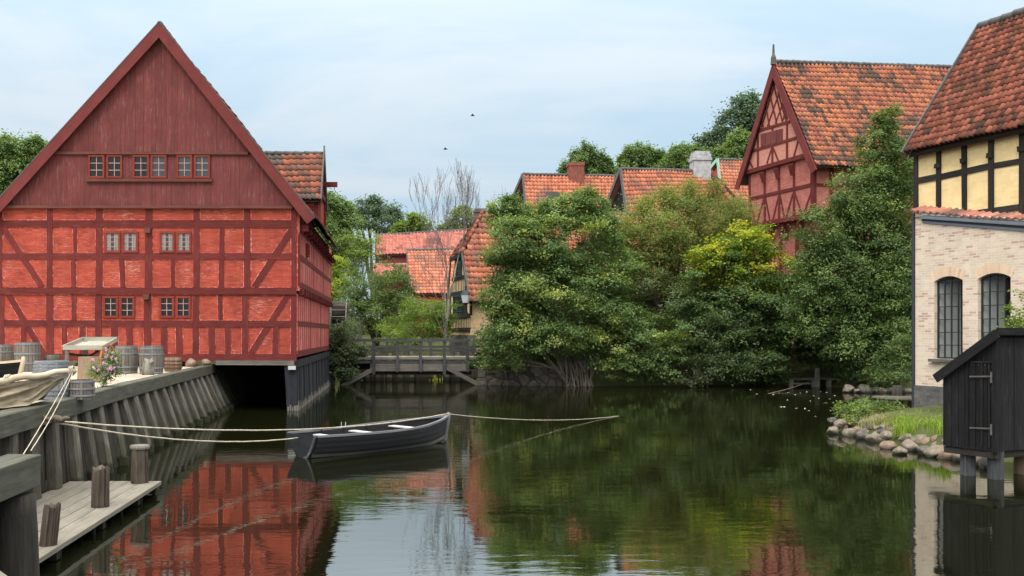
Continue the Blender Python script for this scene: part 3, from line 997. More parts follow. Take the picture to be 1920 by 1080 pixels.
dorm = MB()
zb = 7.0
dorm.face([(dX, dY0, zb), (dX, dY1, zb), (dX, dY1, ez_), (dX, dYm, rz - .05), (dX, dY0, ez_)], None)
dorm.face([(roofx(ez_) - .3, dY0, ez_), (roofx(7.0) - .3, dY0, zb), (dX, dY0, zb), (dX, dY0, ez_)][::1])
dorm.face([(roofx(ez_) - .3, dY1, ez_), (dX, dY1, ez_), (dX, dY1, zb), (roofx(7.0) - .3, dY1, zb)])
dormer = dorm.build('dormer', MT['panel'], house)
dF = Fac((0, dY0), (1, 0))
for x0, z0, x1, z1, w in ((dX - .09, 7.0, dX - .09, ez_, .18), (dX - .9, 7.2, dX - .9, ez_, .2), (dX - 2.4, ez_ - .1, dX, ez_ - .1, .16), (dX - 1.0, 7.42, dX, 7.42, .16)):
    timber_m(dF, x0, z0, x1, z1, w, 'timber', MT['timber'], dormer)
mb = MB()
for (y0, z0, y1, z1) in ((dY0, 7.0, dY0, ez_), (dY1, 7.0, dY1, ez_), (dY0, ez_, dY1, ez_)):
    mb.beam((dX + .03, y0, z0), (dX + .03, y1, z1), .18, .1, (1, 0, 0))
mb.build('timber', MT['timber'], dormer)
ov = .28
s_ = (rz - ez_) / (dYm - dY0)
pantile((roofx(ez_) - .6, dY0 - ov, ez_ - ov * s_), (dX + .08, dY0 - ov, ez_ - ov * s_), (dX + .08, dYm, rz), (roofx(rz) - .4, dYm, rz), 'dormer_roof', MT['tile_grey'], dormer, .27, .36, .05, 9, .42)
pantile((dX + .08, dY1 + ov, ez_ - ov * s_), (roofx(ez_) - .6, dY1 + ov, ez_ - ov * s_), (roofx(rz) - .4, dYm, rz), (dX + .08, dYm, rz), 'dormer_roof', MT['tile_grey'], dormer, .27, .36, .05, 10, .42)
ridge_row((roofx(rz) - .3, dYm, rz + .02), (dX + .1, dYm, rz + .02), .10, MT['lead'], dormer)
mb = MB()
for sgn, ye in ((-1, dY0 - ov - .05), (1, dY1 + ov + .05)):
    ze = ez_ - (ov + .05) * s_
    a = Vector((dX + .11, ye, ze)); b = Vector((dX + .11, dYm, rz + .16))
    mb.beam(a, b, .24, .05, (1, 0, 0))
mb.box(dX + .085, dX + .135, dYm - .07, dYm + .07, rz - .1, rz + .32)
mb.build('verge_board', MT['lead'], dormer)
mb = MB(); mb.box(dX - .2, dX + .62, dYm - .1, dYm + .1, 8.42, 8.60); hb = mb.build('hoist_beam', MT['timber'], dormer)
mb = MB(); hx = dX + .5
mb.tube([(hx, dYm, 8.46), (hx, dYm, 8.32), (hx + .05, dYm, 8.24), (hx + .02, dYm, 8.16), (hx - .05, dYm, 8.18), (hx - .06, dYm, 8.23)], .014, 6)
mb.build('hook', MT['iron'], dormer)

# ================================================================== QUAY WALL
quay = thing('quay_wall', 'long timber quay wall of leaning grey piles under one heavy cap beam', 'quay wall', (-5.9, 22, 0))
mb = MB()
for (y0, x0), (y1, x1) in zip(QCAP, QCAP[1:]):
    w = .30
    n = 4
    for k in range(n):
        ya = y0 + (y1 - y0) * k / n; yb = y0 + (y1 - y0) * (k + 1) / n
        xa = x0 + (x1 - x0) * k / n; xb = x0 + (x1 - x0) * (k + 1) / n
        i = len(mb.v)
        zz = [mnoise.noise(Vector((y * .7, 0, 5))) * .018 for y in (ya, yb)]
        A = [Vector((xa, ya, 1.30 + zz[0])), Vector((xa - w, ya, 1.30 + zz[0])), Vector((xa - w, ya, 1.60 + zz[0])), Vector((xa - .015, ya, 1.60 + zz[0])), Vector((xa, ya, 1.585 + zz[0]))]
        B = [Vector((xb, yb, 1.30 + zz[1])), Vector((xb - w, yb, 1.30 + zz[1])), Vector((xb - w, yb, 1.60 + zz[1])), Vector((xb - .015, yb, 1.60 + zz[1])), Vector((xb, yb, 1.585 + zz[1]))]
        for q in range(5):
            m = (q + 1) % 5
            mb.face([A[q], B[q], B[m], A[m]], [(ya, q * .3), (yb, q * .3), (yb, q * .3 + .3), (ya, q * .3 + .3)], .5)
mb.face([Vector((QCAP[-1][1], 34.3, z)) + Vector((dx, 0, 0)) for dx, z in ((0, 1.3), (-.3, 1.3), (-.3, 1.6), (0, 1.6))][::-1])
mb.build('cap_beam', MT['capwood'], quay)
y = 10.2
while y < 35.4:
    yy = y + rr(-.10, .10)
    xt = qx(yy) + .0; xb = qbot(yy) + rr(-.02, .05)
    w = rr(.20, .27); dp = .3
    mb = MB(); zt = 1.30 if yy < 34.2 else 1.2; zb = -.4; slope = (xb - xt) / 1.3
    xb2 = xb + slope * .4
    lean = rr(-.05, .05)
    rows = []
    NS = 7
    rnd = random.random()
    prev = None
    for k in range(NS):
        u = k / (NS - 1); z = zb + (zt - zb) * u; xc = xb2 + (xt - .03 - xb2) * u; yc = yy + lean * (1 - u)
        ww = w * (1 + .12 * (1 - u)) * rr(.95, 1.05)
        ring = [Vector((xc - dp, yc - ww / 2, z)), Vector((xc - .03, yc - ww / 2, z)), Vector((xc + rr(-.008, .008), yc - ww / 2 + .04, z)), Vector((xc + rr(-.008, .008), yc + ww / 2 - .03, z)), Vector((xc - dp, yc + ww / 2, z))]
        if prev is not None:
            for q in range(5):
                m = (q + 1) % 5
                u0 = rnd * 31; vv = [0, .3, .35, .5, .6, .9]
                mb.face([prev[q], prev[m], ring[m], ring[q]], [(u0 + pz, vv[q]), (u0 + pz, vv[q + 1]), (u0 + z, vv[q + 1]), (u0 + z, vv[q])], rnd)
        prev = ring; pz = z
    mb.build('pile', MT['pile'], quay)
    mb = MB(); mb.tube([(xb + .0 - .12, yy + lean, -.1), (xb - .015 - .12, yy + lean, .10 + rr(0, .08))], [w * .62, w * .60], 10); mb.build('mossy_foot', MT['moss'] if 'moss' in MT else MT['blackwood'], quay)
    y += 1.06
mb = MB(); y = 9.0
while y < 50:
    w = rr(.24, .42)
    y1 = y + w
    def wl(yv, z):
        xt = qx(yv) - .18; xb = qbot(yv) - .16
        return xb + (xt - xb) * (z / 1.3)
    o = rr(-.03, .03); rnd = random.random()
    p = [Vector((wl(y, -.5) + o, y, -.5)), Vector((wl(y1, -.5) + o, y1 - .015, -.5)), Vector((wl(y1, 1.36) + o, y1 - .015, 1.36)), Vector((wl(y, 1.36) + o, y, 1.36))]
    u0 = rnd * 20
    mb.face(p, [(u0 - .5, 0), (u0 - .5, w), (u0 + 1.36, w), (u0 + 1.36, 0)], rnd)
    mb.face([Vector((-7, y, -.5)) if False else p[0] - Vector((.06, 0, 0)), p[3] - Vector((.06, 0, 0)), p[3], p[0]], None, rnd)
    y = y1
mb.build('wall_planks', MT['plankdark'], quay)
mb = MB(); mb.face([(-6.3, 8.95, -.5), (-7.2, 50, -.5), (-7.5, 50, 1.45), (-6.3, 8.95, 1.45)]); mb.build('backing', MT['dark'], quay)

# near wall section in the left corner
near = thing('quay_wall', 'dark plank quay wall with thick corner pile in the near left corner', 'quay wall', (-3.5, 7, 0))
mb = MB(); mb.beam((-3.42, 2.5, 1.44), (-3.42, 8.85, 1.44), .30, .32, (1, 0, 0), .4, .01); mb.build('cap_beam', MT['capwood'], near, bevel=.012)
mb = MB()
prof = []
for k in range(11):
    u = k / 10
    prof.append((Vector((-3.44 + .06 * (1 - u) , 8.62, -.5 + 1.75 * u)), .2 + .02 * (1 - u) + rr(-.006, .006)))
mb.tube([p for p, r in prof], [r for p, r in prof], 14); mb.build('corner_pile', MT['plankdark'], near, smooth=True)
for k in range(6):
    z0 = -.3 + k * .27
    mb = MB(); mb.box(-3.56, -3.49 + rr(-.01, .01), 2.5, 8.5, z0, z0 + .262, None, .004); mb.build('plank', MT['blackwood'], near)
for yy in (4.2, 6.4):
    mb = MB(); mb.tube([(-3.40, yy, -.5), (-3.44, yy, 1.28)], [.13, .12], 12); mb.build('pile', MT['plankdark'], near, smooth=True)
mb = MB(); mb.face([(-3.6, 8.7, -.5), (-5.3, 8.9, -.5), (-5.3, 8.9, 1.5), (-3.6, 8.7, 1.5)][::-1]); mb.build('return_planks', MT['plankdark'], near)

pl = MB(); pl.beam((-2.42, 5.25, 1.50), (-1.87, 4.70, 1.405), .20, .05, (.2, .2, 1), .5, .004)
tag(pl.build('loose_plank', MT['deck'], bevel=.006), 'grey board end poking into the bottom left corner', 'plank')

# low landing stage
stage = thing('landing_stage', 'low pale wooden landing stage at the foot of the quay wall', 'landing stage', (-4.6, 13, 0))
xs = [-5.5, -5.22, -4.97, -4.72, -4.50, -4.27]
for k in range(6):
    x0 = xs[k]; x1 = (xs + [-3.95])[k + 1]
    mb = MB(); ya = 8.8; yb = 16.25 + rr(-.02, .02)
    seg = 6
    for i in range(seg):
        y0 = ya + (yb - ya) * i / seg; y1 = ya + (yb - ya) * (i + 1) / seg
        mb.hexa([(x0 + .006, y0, .14), (x1 - .006, y0, .14), (x1 - .006, y0, .20), (x0 + .006, y0, .20)][::-1],
                [(x0 + .006, y1, .14), (x1 - .006, y1, .14), (x1 - .006, y1, .20), (x0 + .006, y1, .20)][::-1], .3 + k * .08)
    mb.build('plank', MT['deck'], stage)
for yy in (9.6, 11.4, 13.2, 15, 16.1):
    mb = MB(); mb.box(-5.5, -4.0, yy - .06, yy + .06, .02, .138); mb.build('bearer', MT['plankdark'], stage)
for yy in (10.1, 11.6, 12.9, 14.2, 15.3, 16.1):
    for dx in (0, -.16):
        mb = MB(); mb.tube([(-4.05 + dx, yy + dx * .3, -.6), (-4.05 + dx, yy + dx * .3, .14)], .022, 7); mb.build('iron_leg', MT['pile'], stage)


def stump(name, label, c, h, r, lean, mat, cap=None, ragged=.05):
    root = thing(name, label, 'post', c)
    mb = MB(); c = Vector(c); n = 44; rings = []
    sd = rr(0, 50)
    col = []
    for i in range(n):
        t = 6.283 * i / n
        col.append(.10 * mnoise.noise(Vector((math.cos(t) * 1.3, math.sin(t) * 1.3, sd))) + .04 * mnoise.noise(Vector((math.cos(t) * 6, math.sin(t) * 6, sd))))
    for _ in range(9):
        i = random.randrange(n); col[i] -= rr(.12, .26)
    topz = [ragged * (1.6 * mnoise.noise(Vector((math.cos(6.283 * i / n) * 1.3 + sd, math.sin(6.283 * i / n) * 1.3, 0))) + .7 * mnoise.noise(Vector((i * .8, sd, 0)))) + (-ragged * .8 if col[i] < -.12 else 0) for i in range(n)]
    K = 12
    for k in range(K):
        u = k / (K - 1); ring = []
        for i in range(n):
            t = 6.283 * i / n
            q = r * (1 + col[i] * (.55 + .45 * u) + .025 * mnoise.noise(Vector((math.cos(t) * 3, math.sin(t) * 3, u * 4 + sd)))) * (1.03 - .05 * u)
            ring.append(Vector((c.x + lean[0] * u + q * math.cos(t), c.y + lean[1] * u + q * math.sin(t), c.z + h * u + (topz[i] if k == K - 1 else 0))))
        rings.append(ring)
    for k in range(K - 1):
        for i in range(n):
            m = (i + 1) % n
            z0, z1 = h * k / (K - 1), h * (k + 1) / (K - 1)
            mb.face([rings[k][i], rings[k][m], rings[k + 1][m], rings[k + 1][i]], [(z0, i * .022), (z0, (i + 1) * .022), (z1, (i + 1) * .022), (z1, i * .022)], .5)
    top = sum(rings[-1], Vector()) / n - Vector((0, 0, ragged * .7))
    for i in range(n):
        mb.face([rings[-1][i], rings[-1][(i + 1) % n], top], None, .8)
    mb.build('post_body', mat, root)
    if cap:
        mb = MB(); mb.lathe(c + Vector((lean[0], lean[1], h)), [(r * 1.12, -.01), (r * 1.16, .02), (r * 1.08, .05)], 16); mb.build('cap', cap, root)
    return root


MT['stumpdark'] = m_wood('cracked_stump', C(52, 46, 41), C(112, 100, 90), 22, C(156, 146, 136), .6, bump=1.0, tint=.1, wet=C(70, 60, 50))
stump('mooring_post', 'squat leaning weathered stump nearest the near corner pile on the landing stage', G(90, 1022, .2), .47, .10, (.05, 0, 0), MT['stumpdark'], None, .05)
stump('mooring_post', 'cracked round weathered stump in the middle of the landing stage', G(188, 950, .2), .56, .125, (.01, 0, 0), MT['stumpdark'], None, .045)
stump('mooring_post', 'round mooring post with flat cap at the far end of the landing stage', G(262, 905, .2), .58, .145, (.0, 0, 0), MT['stumpdark'], MT['greywood'], .005)

# ================================================================== THINGS ON THE QUAY
GZ = 1.55


def barrel(label, px, py, hpx, wpx, stave=None, hoops=(.08, .24, .76, .92), lid=True, tilt=0, bulge=1.15, hoopmat=None, name='barrel', cat='barrel', group='wooden casks on the quay', lidmat=None):
    c = G(px, py, GZ); s = c.y / F
    h = hpx * s; r = wpx * s / 2 / bulge
    root = thing(name, label, cat, c, group)
    mb = MB(); n = 22
    prof = []
    for k in range(11):
        u = k / 10
        prof.append((r * (1 + (bulge - 1) * math.sin(math.pi * u) ** .9), h * u))
    # staves: each a narrow facet with a groove
    for i in range(n):
        t0 = 6.283 * i / n + .02; t1 = 6.283 * (i + 1) / n - .02; rnd = random.random(); dr = rr(-.006, .006)
        for k in range(10):
            (r0, z0), (r1, z1) = prof[k], prof[k + 1]
            q = [Vector((c.x + (r0 + dr) * math.cos(t0), c.y + (r0 + dr) * math.sin(t0), c.z + z0)), Vector((c.x + (r0 + dr) * math.cos(t1), c.y + (r0 + dr) * math.sin(t1), c.z + z0)),
                 Vector((c.x + (r1 + dr) * math.cos(t1), c.y + (r1 + dr) * math.sin(t1), c.z + z1)), Vector((c.x + (r1 + dr) * math.cos(t0), c.y + (r1 + dr) * math.sin(t0), c.z + z1))]
            mb.face(q, [(z0 + rnd * 9, i * .1), (z0 + rnd * 9, i * .1 + .1), (z1 + rnd * 9, i * .1 + .1), (z1 + rnd * 9, i * .1)], rnd)
    mb.lathe(c, [(p - .012, z) for p, z in prof], n, .2, True, False)
    mb.build('staves', stave or MT['stave'], root)
    for u in hoops:
        q = r * (1 + (bulge - 1) * math.sin(math.pi * u) ** .9)
        mb = MB(); hw = max(.016, h * .028)
        mb.lathe(c + Vector((0, 0, h * u)), [(q - .02, -hw), (q + .012, -hw), (q + .012, hw), (q - .02, hw)], 28, .5, False, False)
        mb.build('hoop', hoopmat or MT['hoop'], root, smooth=False)
    if lid:
        mb = MB(); mb.lathe(c + Vector((0, 0, h - .05)), [(r - .015, 0), (r - .015, .012)], 22); mb.build('lid', lidmat or stave or MT['stave'], root)
    return root


barrel('grey oak barrel between the pink flowers and the barrel with the twisted stump', 237, 700, 52, 44, hoops=(.06, .24, .72, .93))
barrel('barrel with bleached upper hoops standing behind the twisted stump', 284, 701, 53, 46, hoops=(.05, .22, .70, .90))
barrel('tall straight-sided tub with grey hoops before the left end of the red wall', 52, 697, 55, 47, hoops=(.30, .62, .95), bulge=1.06)
barrel('barrel cut by the left edge of the picture beside the red wall', 3, 694, 48, 44, hoops=(.08, .28, .72, .92))
barrel('low keg with green lid behind the pale striped barrel', 98, 696, 31, 30, hoops=(.2, .5, .78), lidmat=MT['lidgreen'], hoopmat=MT['lidgreen'])
barrel('large bleached barrel ringed with close pale hoops right behind the quay cap', 97, 749, 73, 68, stave=MT['stavepale'], hoops=(.06, .16, .27, .62, .70, .78, .86, .95), bulge=1.12)
barrel('half barrel planter between the bleached barrel and the pink flowers', 153, 748, 36, 48, hoops=(.2, .55, .92), bulge=1.05)
barrel('small tan tub at the foot of the red wall beside the boulders', 324, 696, 26, 34, hoops=(.25, .5, .75), stave=MT['stump'], hoopmat=MT['mould'])


def logstump(name, label, px, py, hpx, wpx):
    c = G(px, py, GZ); s = c.y / F
    h, r = hpx * s, wpx * s / 2
    mb = MB(); n = 18; o = [rr(-.08, .08) for _ in range(n)]
    rings = []
    for k in range(6):
        u = k / 5; f = 1.12 - .14 * u + (.0 if k else .06)
        rings.append([Vector((c.x + r * f * (1 + o[i]) * math.cos(6.283 * i / n), c.y + r * f * (1 + o[i]) * math.sin(6.283 * i / n), c.z + h * u)) for i in range(n)])
    for k in range(5):
        for i in range(n):
            m = (i + 1) % n
            mb.face([rings[k][i], rings[k][m], rings[k + 1][m], rings[k + 1][i]], [(h * k / 5, i * .09), (h * k / 5, i * .09 + .09), (h * (k + 1) / 5, i * .09 + .09), (h * (k + 1) / 5, i * .09)])
    mb.face(rings[-1])
    return tag(mb.build(name, MT['stump']), label, 'stump')


logstump('chopping_block', 'pale brown chopping block in front of the handcart', 167, 716, 47, 40)
# twisted stump in front of a barrel
c = G(279, 704, GZ)
mb = MB()
for k in range(7):
    a = rr(0, 6.28); q = rr(.02, .12)
    p = Vector((c.x + q * math.cos(a), c.y + q * math.sin(a) * .7, c.z))
    mb.tube([p, p + Vector((rr(-.04, .04), 0, .16)), p + Vector((rr(-.08, .08), rr(-.05, .05), .30 + rr(0, .1))), p + Vector((rr(-.16, .16), rr(-.1, .1), .38 + rr(0, .1)))], [.10, .09, .07, .035], 9)
tag(mb.build('driftwood_stump', MT['greywood'], smooth=True), 'twisted grey root stump before the right-hand barrel', 'stump')


def rock(name, label, c, r, mat, seed, group=None, flat=.72):
    bm = bmesh.new(); bmesh.ops.create_icosphere(bm, subdivisions=3, radius=1)
    rs = random.Random(seed)
    off = Vector((seed * 3.1, seed * 1.7, 0)); rot = rs.uniform(0, 6.28); ca, sa = math.cos(rot), math.sin(rot)
    sx, sy = rs.uniform(.85, 1.25), rs.uniform(.75, 1.0)
    # a few flat cuts give broken faces
    cuts = [(Vector((rs.uniform(-1, 1), rs.uniform(-1, 1), rs.uniform(-.6, 1))).normalized(), rs.uniform(.58, .84)) for _ in range(11)]
    for v in bm.verts:
        p = v.co.copy()
        for n, d in cuts:
            k = p.dot(n) - d
            if k > 0: p -= n * k * .85
        p *= 1 + mnoise.fractal(v.co * 1.3 + off, 1, 2, 3) * .14
        x, y = p.x * sx, p.y * sy
        v.co = Vector((x * ca - y * sa, x * sa + y * ca, p.z * flat)) * r
    me = bpy.data.meshes.new(name); bm.to_mesh(me); bm.free()
    me.polygons.foreach_set('use_smooth', [True] * len(me.polygons)); me.materials.append(mat)
    o = bpy.data.objects.new(name, me); o.location = c; COL.objects.link(o)
    return tag(o, label, 'rock', group)


rock('boulder', 'larger pink boulder at the foot of the red wall beside the tub', P(357, 681, 32.9), .27, MT['rockpink'], 51)
rock('boulder', 'smaller orange-pink boulder next to the bigger one by the red wall', P(386, 680, 32.9), .19, MT['rockpink'], 52)

# handcart
cart = thing('handcart', 'grey wooden handcart with shallow tray and one spoked wheel by the red wall', 'cart', G(158, 698, GZ))
cc = G(158, 698, GZ); cy = cc.y
tx0, tx1 = P(118, 0, cy).x, P(192, 0, cy).x
zf = EYE - (655 - HZ) * cy / F; zbk = zf + .40


def tray(u, v, h=0.0):      # u across, v back
    x0 = tx0 + (.28 * v); x1 = tx1 + (.14 * v)
    return Vector((x0 + (x1 - x0) * u, cy + v * 1.0, zf + (zbk - zf) * v * .62 + h))


mb = MB(); mb.hexa([tray(0, 0, -.02), tray(1, 0, -.02), tray(1, 0, .0), tray(0, 0, .0)][::-1], [tray(0, 1, -.02), tray(1, 1, -.02), tray(1, 1, .0), tray(0, 1, .0)][::-1]); mb.build('tray_floor', MT['cart'], cart)
mb = MB()
for a, b in (((0, 0), (1, 0)), ((0, 1), (1, 1)), ((0, 0), (0, 1)), ((1, 0), (1, 1))):
    mb.beam(tray(*a, .05), tray(*b, .05), .13, .045, Vector((0, 1, 0)) if a[1] == b[1] else Vector((1, 0, 0)), None, .003)
mb.build('tray_sides', MT['cart'], cart)
for u, v in ((.08, .05), (.10, .95), (.78, .95)):
    mb = MB(); p = tray(u, v); mb.beam((p.x, p.y, GZ), (p.x, p.y, p.z), .11, .11, (0, 1, 0), None, .006); mb.build('leg', MT['bridgegrey'], cart)
wc = Vector((tx1 + .06, cy + .35, GZ + .40)); wr = .40
mb = MB()
ringp = [wc + Vector((.10 * math.cos(t), wr * math.cos(t), wr * math.sin(t))) for t in [6.283 * k / 24 for k in range(25)]]
mb.tube(ringp, .035, 8); wh = mb.build('wheel', MT['wheelwood'], cart, smooth=True)
mb = MB()
for k in range(10):
    t = 6.283 * k / 10
    mb.beam(wc, wc + Vector((.10 * math.cos(t), wr * math.cos(t), wr * math.sin(t))), .03, .03, (1, 0, 0))
mb.build('spokes', MT['cart'], wh)
mb = MB(); mb.tube([wc - Vector((.12, 0, 0)), wc + Vector((.1, 0, 0))], .06, 10); mb.build('hub', MT['mould'], wh)
mb = MB(); mb.beam(Vector((tx0, cy + .1, zf - .12)), Vector((tx1 - .1, cy + .5, GZ + .4)), .07, .07, (0, 1, 0)); mb.beam(Vector((tx0 + .1, cy + .9, GZ + .2)), Vector((tx1 - .2, cy + .2, zf - .06)), .06, .06, (0, 1, 0)); mb.build('undercarriage', MT['blackbeam'], cart)


# ================================================================== BOATS
def hull_pt(t, u, side, L, bs, bm_, zs):
    """t 0 stern..1 bow, u 0 keel..1 sheer. local x forward, y athwart"""
    b = bs + (bm_ - bs) * math.sin(min(1, t / .52) * math.pi / 2) if t < .52 else bm_ * max(0.0, 1 - ((t - .52) / .48) ** 2.3)
    sheer = zs * (1 + .06 * (1 - t) ** 2 + .38 * t ** 3)
    keel = -.10 + .10 * max(0, (t - .82) / .18) ** 2 + .04 * max(0, (.25 - t) / .25)
    f = u ** .62 if t < .8 else u ** (.62 + (t - .8) * 2.0)
    z = keel + (sheer - keel) * (u ** 1.35)
    x = t * L + (.16 * u * max(0, (t - .8) / .2) - .05 * u * max(0, (.15 - t) / .15))
    return Vector((x, side * b * f, z))


def boat(name, label, sternp, bowp, L, bs, bm_, zs, mats, z0=0.0, thwarts=(.16, .42, .70)):
    ax = Vector((bowp[0] - sternp[0], bowp[1] - sternp[1], 0)).normalized(); ay_ = Vector((-ax.y, ax.x, 0))
    root = thing(name, label, 'boat', (sternp[0], sternp[1], z0))
    o = Vector((sternp[0], sternp[1], z0))
    W = lambda p: o + ax * p.x + ay_ * p.y + Vector((0, 0, p.z))
    NT_, NS_ = 26, 5
    outer = MB(); low = MB(); inner = MB(); edge = MB()
    us = [0, .22, .46, .66, .84, 1.0]
    for side in (1, -1):
        for k in range(5):
            for i in range(NT_):
                t0, t1 = i / NT_, (i + 1) / NT_
                lap = .042
                def q(t, u, out):
                    p = hull_pt(t, u, side, L, bs, bm_, zs)
                    return W(p + Vector((0, side * out * (1 - max(0, t - .9) * 8), 0)))
                o_lo = lap if k else 0
                p = [q(t0, us[k], o_lo), q(t1, us[k], o_lo), q(t1, us[k + 1], 0), q(t0, us[k + 1], 0)]
                if side > 0: p = p[::-1]
                m = low if k < 2 else outer
                uvs = [(t0 * L, k * .3), (t1 * L, k * .3), (t1 * L, k * .3 + .2), (t0 * L, k * .3 + .2)]
                m.face(p, uvs if side < 0 else uvs[::-1], .3 + k * .12)
                if k:
                    e = .075
                    p = [q(t0, us[k] - e, .012), q(t1, us[k] - e, .012), q(t1, us[k] + .02, lap + .004), q(t0, us[k] + .02, lap + .004)]
                    edge.face(p if side < 0 else p[::-1], None, 0)
                ins = .03
                def qi(t, u):
                    p = hull_pt(min(t, .985), max(u, .06), side, L, max(bs - ins, .02), bm_ - ins, zs - .01)
                    return W(p + Vector((0, 0, .015)))
                p = [qi(t0, us[k]), qi(t1, us[k]), qi(t1, us[k + 1]), qi(t0, us[k + 1])]
                inner.face(p if side > 0 else p[::-1], uvs, .4)
    outer.build('topside_planking', mats['hull'], root)
    low.build('bottom_planking', mats['low'], root)
    edge.build('strake_shade_lines', MT['dark_edge'], root)  # dark strips painted in as the shadow and gap beneath each lap
    inner.build('inner_planking', mats['inner'], root)
    # transom
    tr = MB()
    ring = [hull_pt(0, u, 1, L, bs, bm_, zs) for u in us[::-1]] + [hull_pt(0, u, -1, L, bs, bm_, zs) for u in us[1:]]
    A = [W(p + Vector((-.03, 0, .015 if i in (0, len(ring) - 1) else 0))) for i, p in enumerate(ring)]; B = [W(p + Vector((.03, 0, 0))) for p in ring]
    tr.face(A); tr.face(B[::-1])
    for i in range(len(A)):
        m = (i + 1) % len(A); tr.face([A[i], B[i], B[m], A[m]])
    tr.build('transom', mats['hull'], root)
    for side in (1, -1):
        g = MB()
        pts = [W(hull_pt(i / 30, 1, side, L, bs, bm_, zs) + Vector((0, -side * .006, .008))) for i in range(31)]
        for i in range(30):
            d = (pts[i + 1] - pts[i]).normalized(); n = Vector((-d.y, d.x, 0)).normalized()
            def ring4(p): return [p - n * .034 - Vector((0, 0, .022)), p + n * .034 - Vector((0, 0, .022)), p + n * .034 + Vector((0, 0, .022)), p - n * .034 + Vector((0, 0, .022))]
            g.hexa(ring4(pts[i])[::-1], ring4(pts[i + 1])[::-1], .5)
        g.build('gunwale', mats['rim'], root)
    st = MB()
    pts = [W(hull_pt(1, u, 1, L, bs, bm_, zs) + Vector((.035, 0, .0))) for u in (0, .2, .4, .6, .8, 1.0)]
    pts.append(pts[-1] + Vector((0, 0, .09)))
    st.tube(pts, [.04, .045, .045, .045, .05, .05, .035], 8); st.build('stem_post', mats['rim'], root, smooth=True)
    for side in (-1,):
        kb = MB(); pts = [W(hull_pt(0, u, side, L, bs, bm_, zs) + Vector((-.045, -side * .035, .01))) for u in us]
        for a, b in zip(pts, pts[1:]): kb.beam(a, b, .06, .03, ax)
        kb.build('transom_cheek', MT['legwood'], root)
    for t in thwarts:
        p = hull_pt(t, 1, 1, L, bs, bm_, zs); hw = hull_pt(t, .7, 1, L, bs, bm_, zs).y - .05
        th = MB(); z = p.z - .07
        a = W(Vector((t * L, -hw, z))); b = W(Vector((t * L, hw, z)))
        th.beam(a, b, .20, .03, (0, 0, 1)); th.build('thwart', mats['seat'], root, bevel=.006)
    fl = MB()
    for s in (-.22, 0, .22):
        fl.beam(W(Vector((.3, s, .0))), W(Vector((L * .8, s * .7, .0))), .16, .02, (0, 0, 1))
    fl.build('floor_boards', mats['inner'], root)
    for t in (.22, .38, .55, .72):
        rb = MB()
        pts = [W(hull_pt(t, u, sd, L, bs - .07, bm_ - .075, zs) + Vector((0, 0, .02))) for sd, u in ((1, 1), (1, .8), (1, .5), (1, .2), (-1, .2), (-1, .5), (-1, .8), (-1, 1))]
        rb.tube(pts, .018, 5); rb.build('rib', mats['inner'], root)
    return root, W


bmats = dict(hull=MT['hull'], low=MT['hulllow'], inner=MT['blackwood'], rim=MT['gunwale'], seat=MT['thwart'])
rowboat, WB = boat('rowing_boat', 'black clinker rowing boat with pale thwarts moored across the pond', (-1.98, 20.9), (1.22, 23.9), 4.35, .53, .76, .46, bmats)
for s in (1,):
    mb = MB()
    for dx in (-.05, .05):
        p = WB(hull_pt(.40, 1, 1, 4.35, .53, .76, .46)); mb.tube([p + Vector((dx, 0, 0)), p + Vector((dx, 0, .13))], .009, 6)
    mb.build('rowlock', MT['thwart'], rowboat)
skmats = dict(hull=MT['blackwood'], low=MT['blackwood'], inner=MT['blackwood'], rim=MT['spar'], seat=MT['mould'])
boat('small_boat', 'small black boat with pale rim hauled out on the quay at the left edge', (-10.3, 19.6), (-7.62, 19.4), 2.6, .4, .55, .34, skmats, GZ + .12, (.3, .6))

# canvas tent on a spar
sheet = thing('canvas_sheet', 'beige canvas sheet slung from a birch spar behind the quay cap', 'canvas', P(40, 760, 15))
sp0 = P(-60, 726, 13.7); sp1 = P(140, 698, 15.2)
NU, NV = 44, 18
CB = [(0, -60, 800, 13.5), (.4, 22, 776, 14.15), (.62, 62, 757, 14.55), (.82, 97, 734, 14.9), (1, 128, 709, 15.15)]


def cv(u, v):
    top = sp0.lerp(sp1, u * .97) - Vector((0, 0, .02))
    for a, b in zip(CB, CB[1:]):
        if u <= b[0] + 1e-6:
            k = (u - a[0]) / (b[0] - a[0]); bo = P(a[1] + (b[1] - a[1]) * k, a[2] + (b[2] - a[2]) * k, a[3] + (b[3] - a[3]) * k); break
    bo.z = max(bo.z, 1.615); bo.y -= .08
    p = top.lerp(bo, v)
    ang = math.atan2(v, 1.08 - u)               # folds fan out from the tied corner
    w = min(1, v * 3) * (1.05 - u)
    nz = mnoise.fractal(Vector((u * 5, v * 4, 4)), 1, 2, 3)
    d = w * (.10 * math.sin(ang * 13 + nz * 1.6) + .05 * math.sin(ang * 31 + 1)) + .05 * nz * min(1, v * 3) - .10 * math.sin(v * math.pi) * (1 - u)
    return p + Vector((.35, -.9, .12)) * d


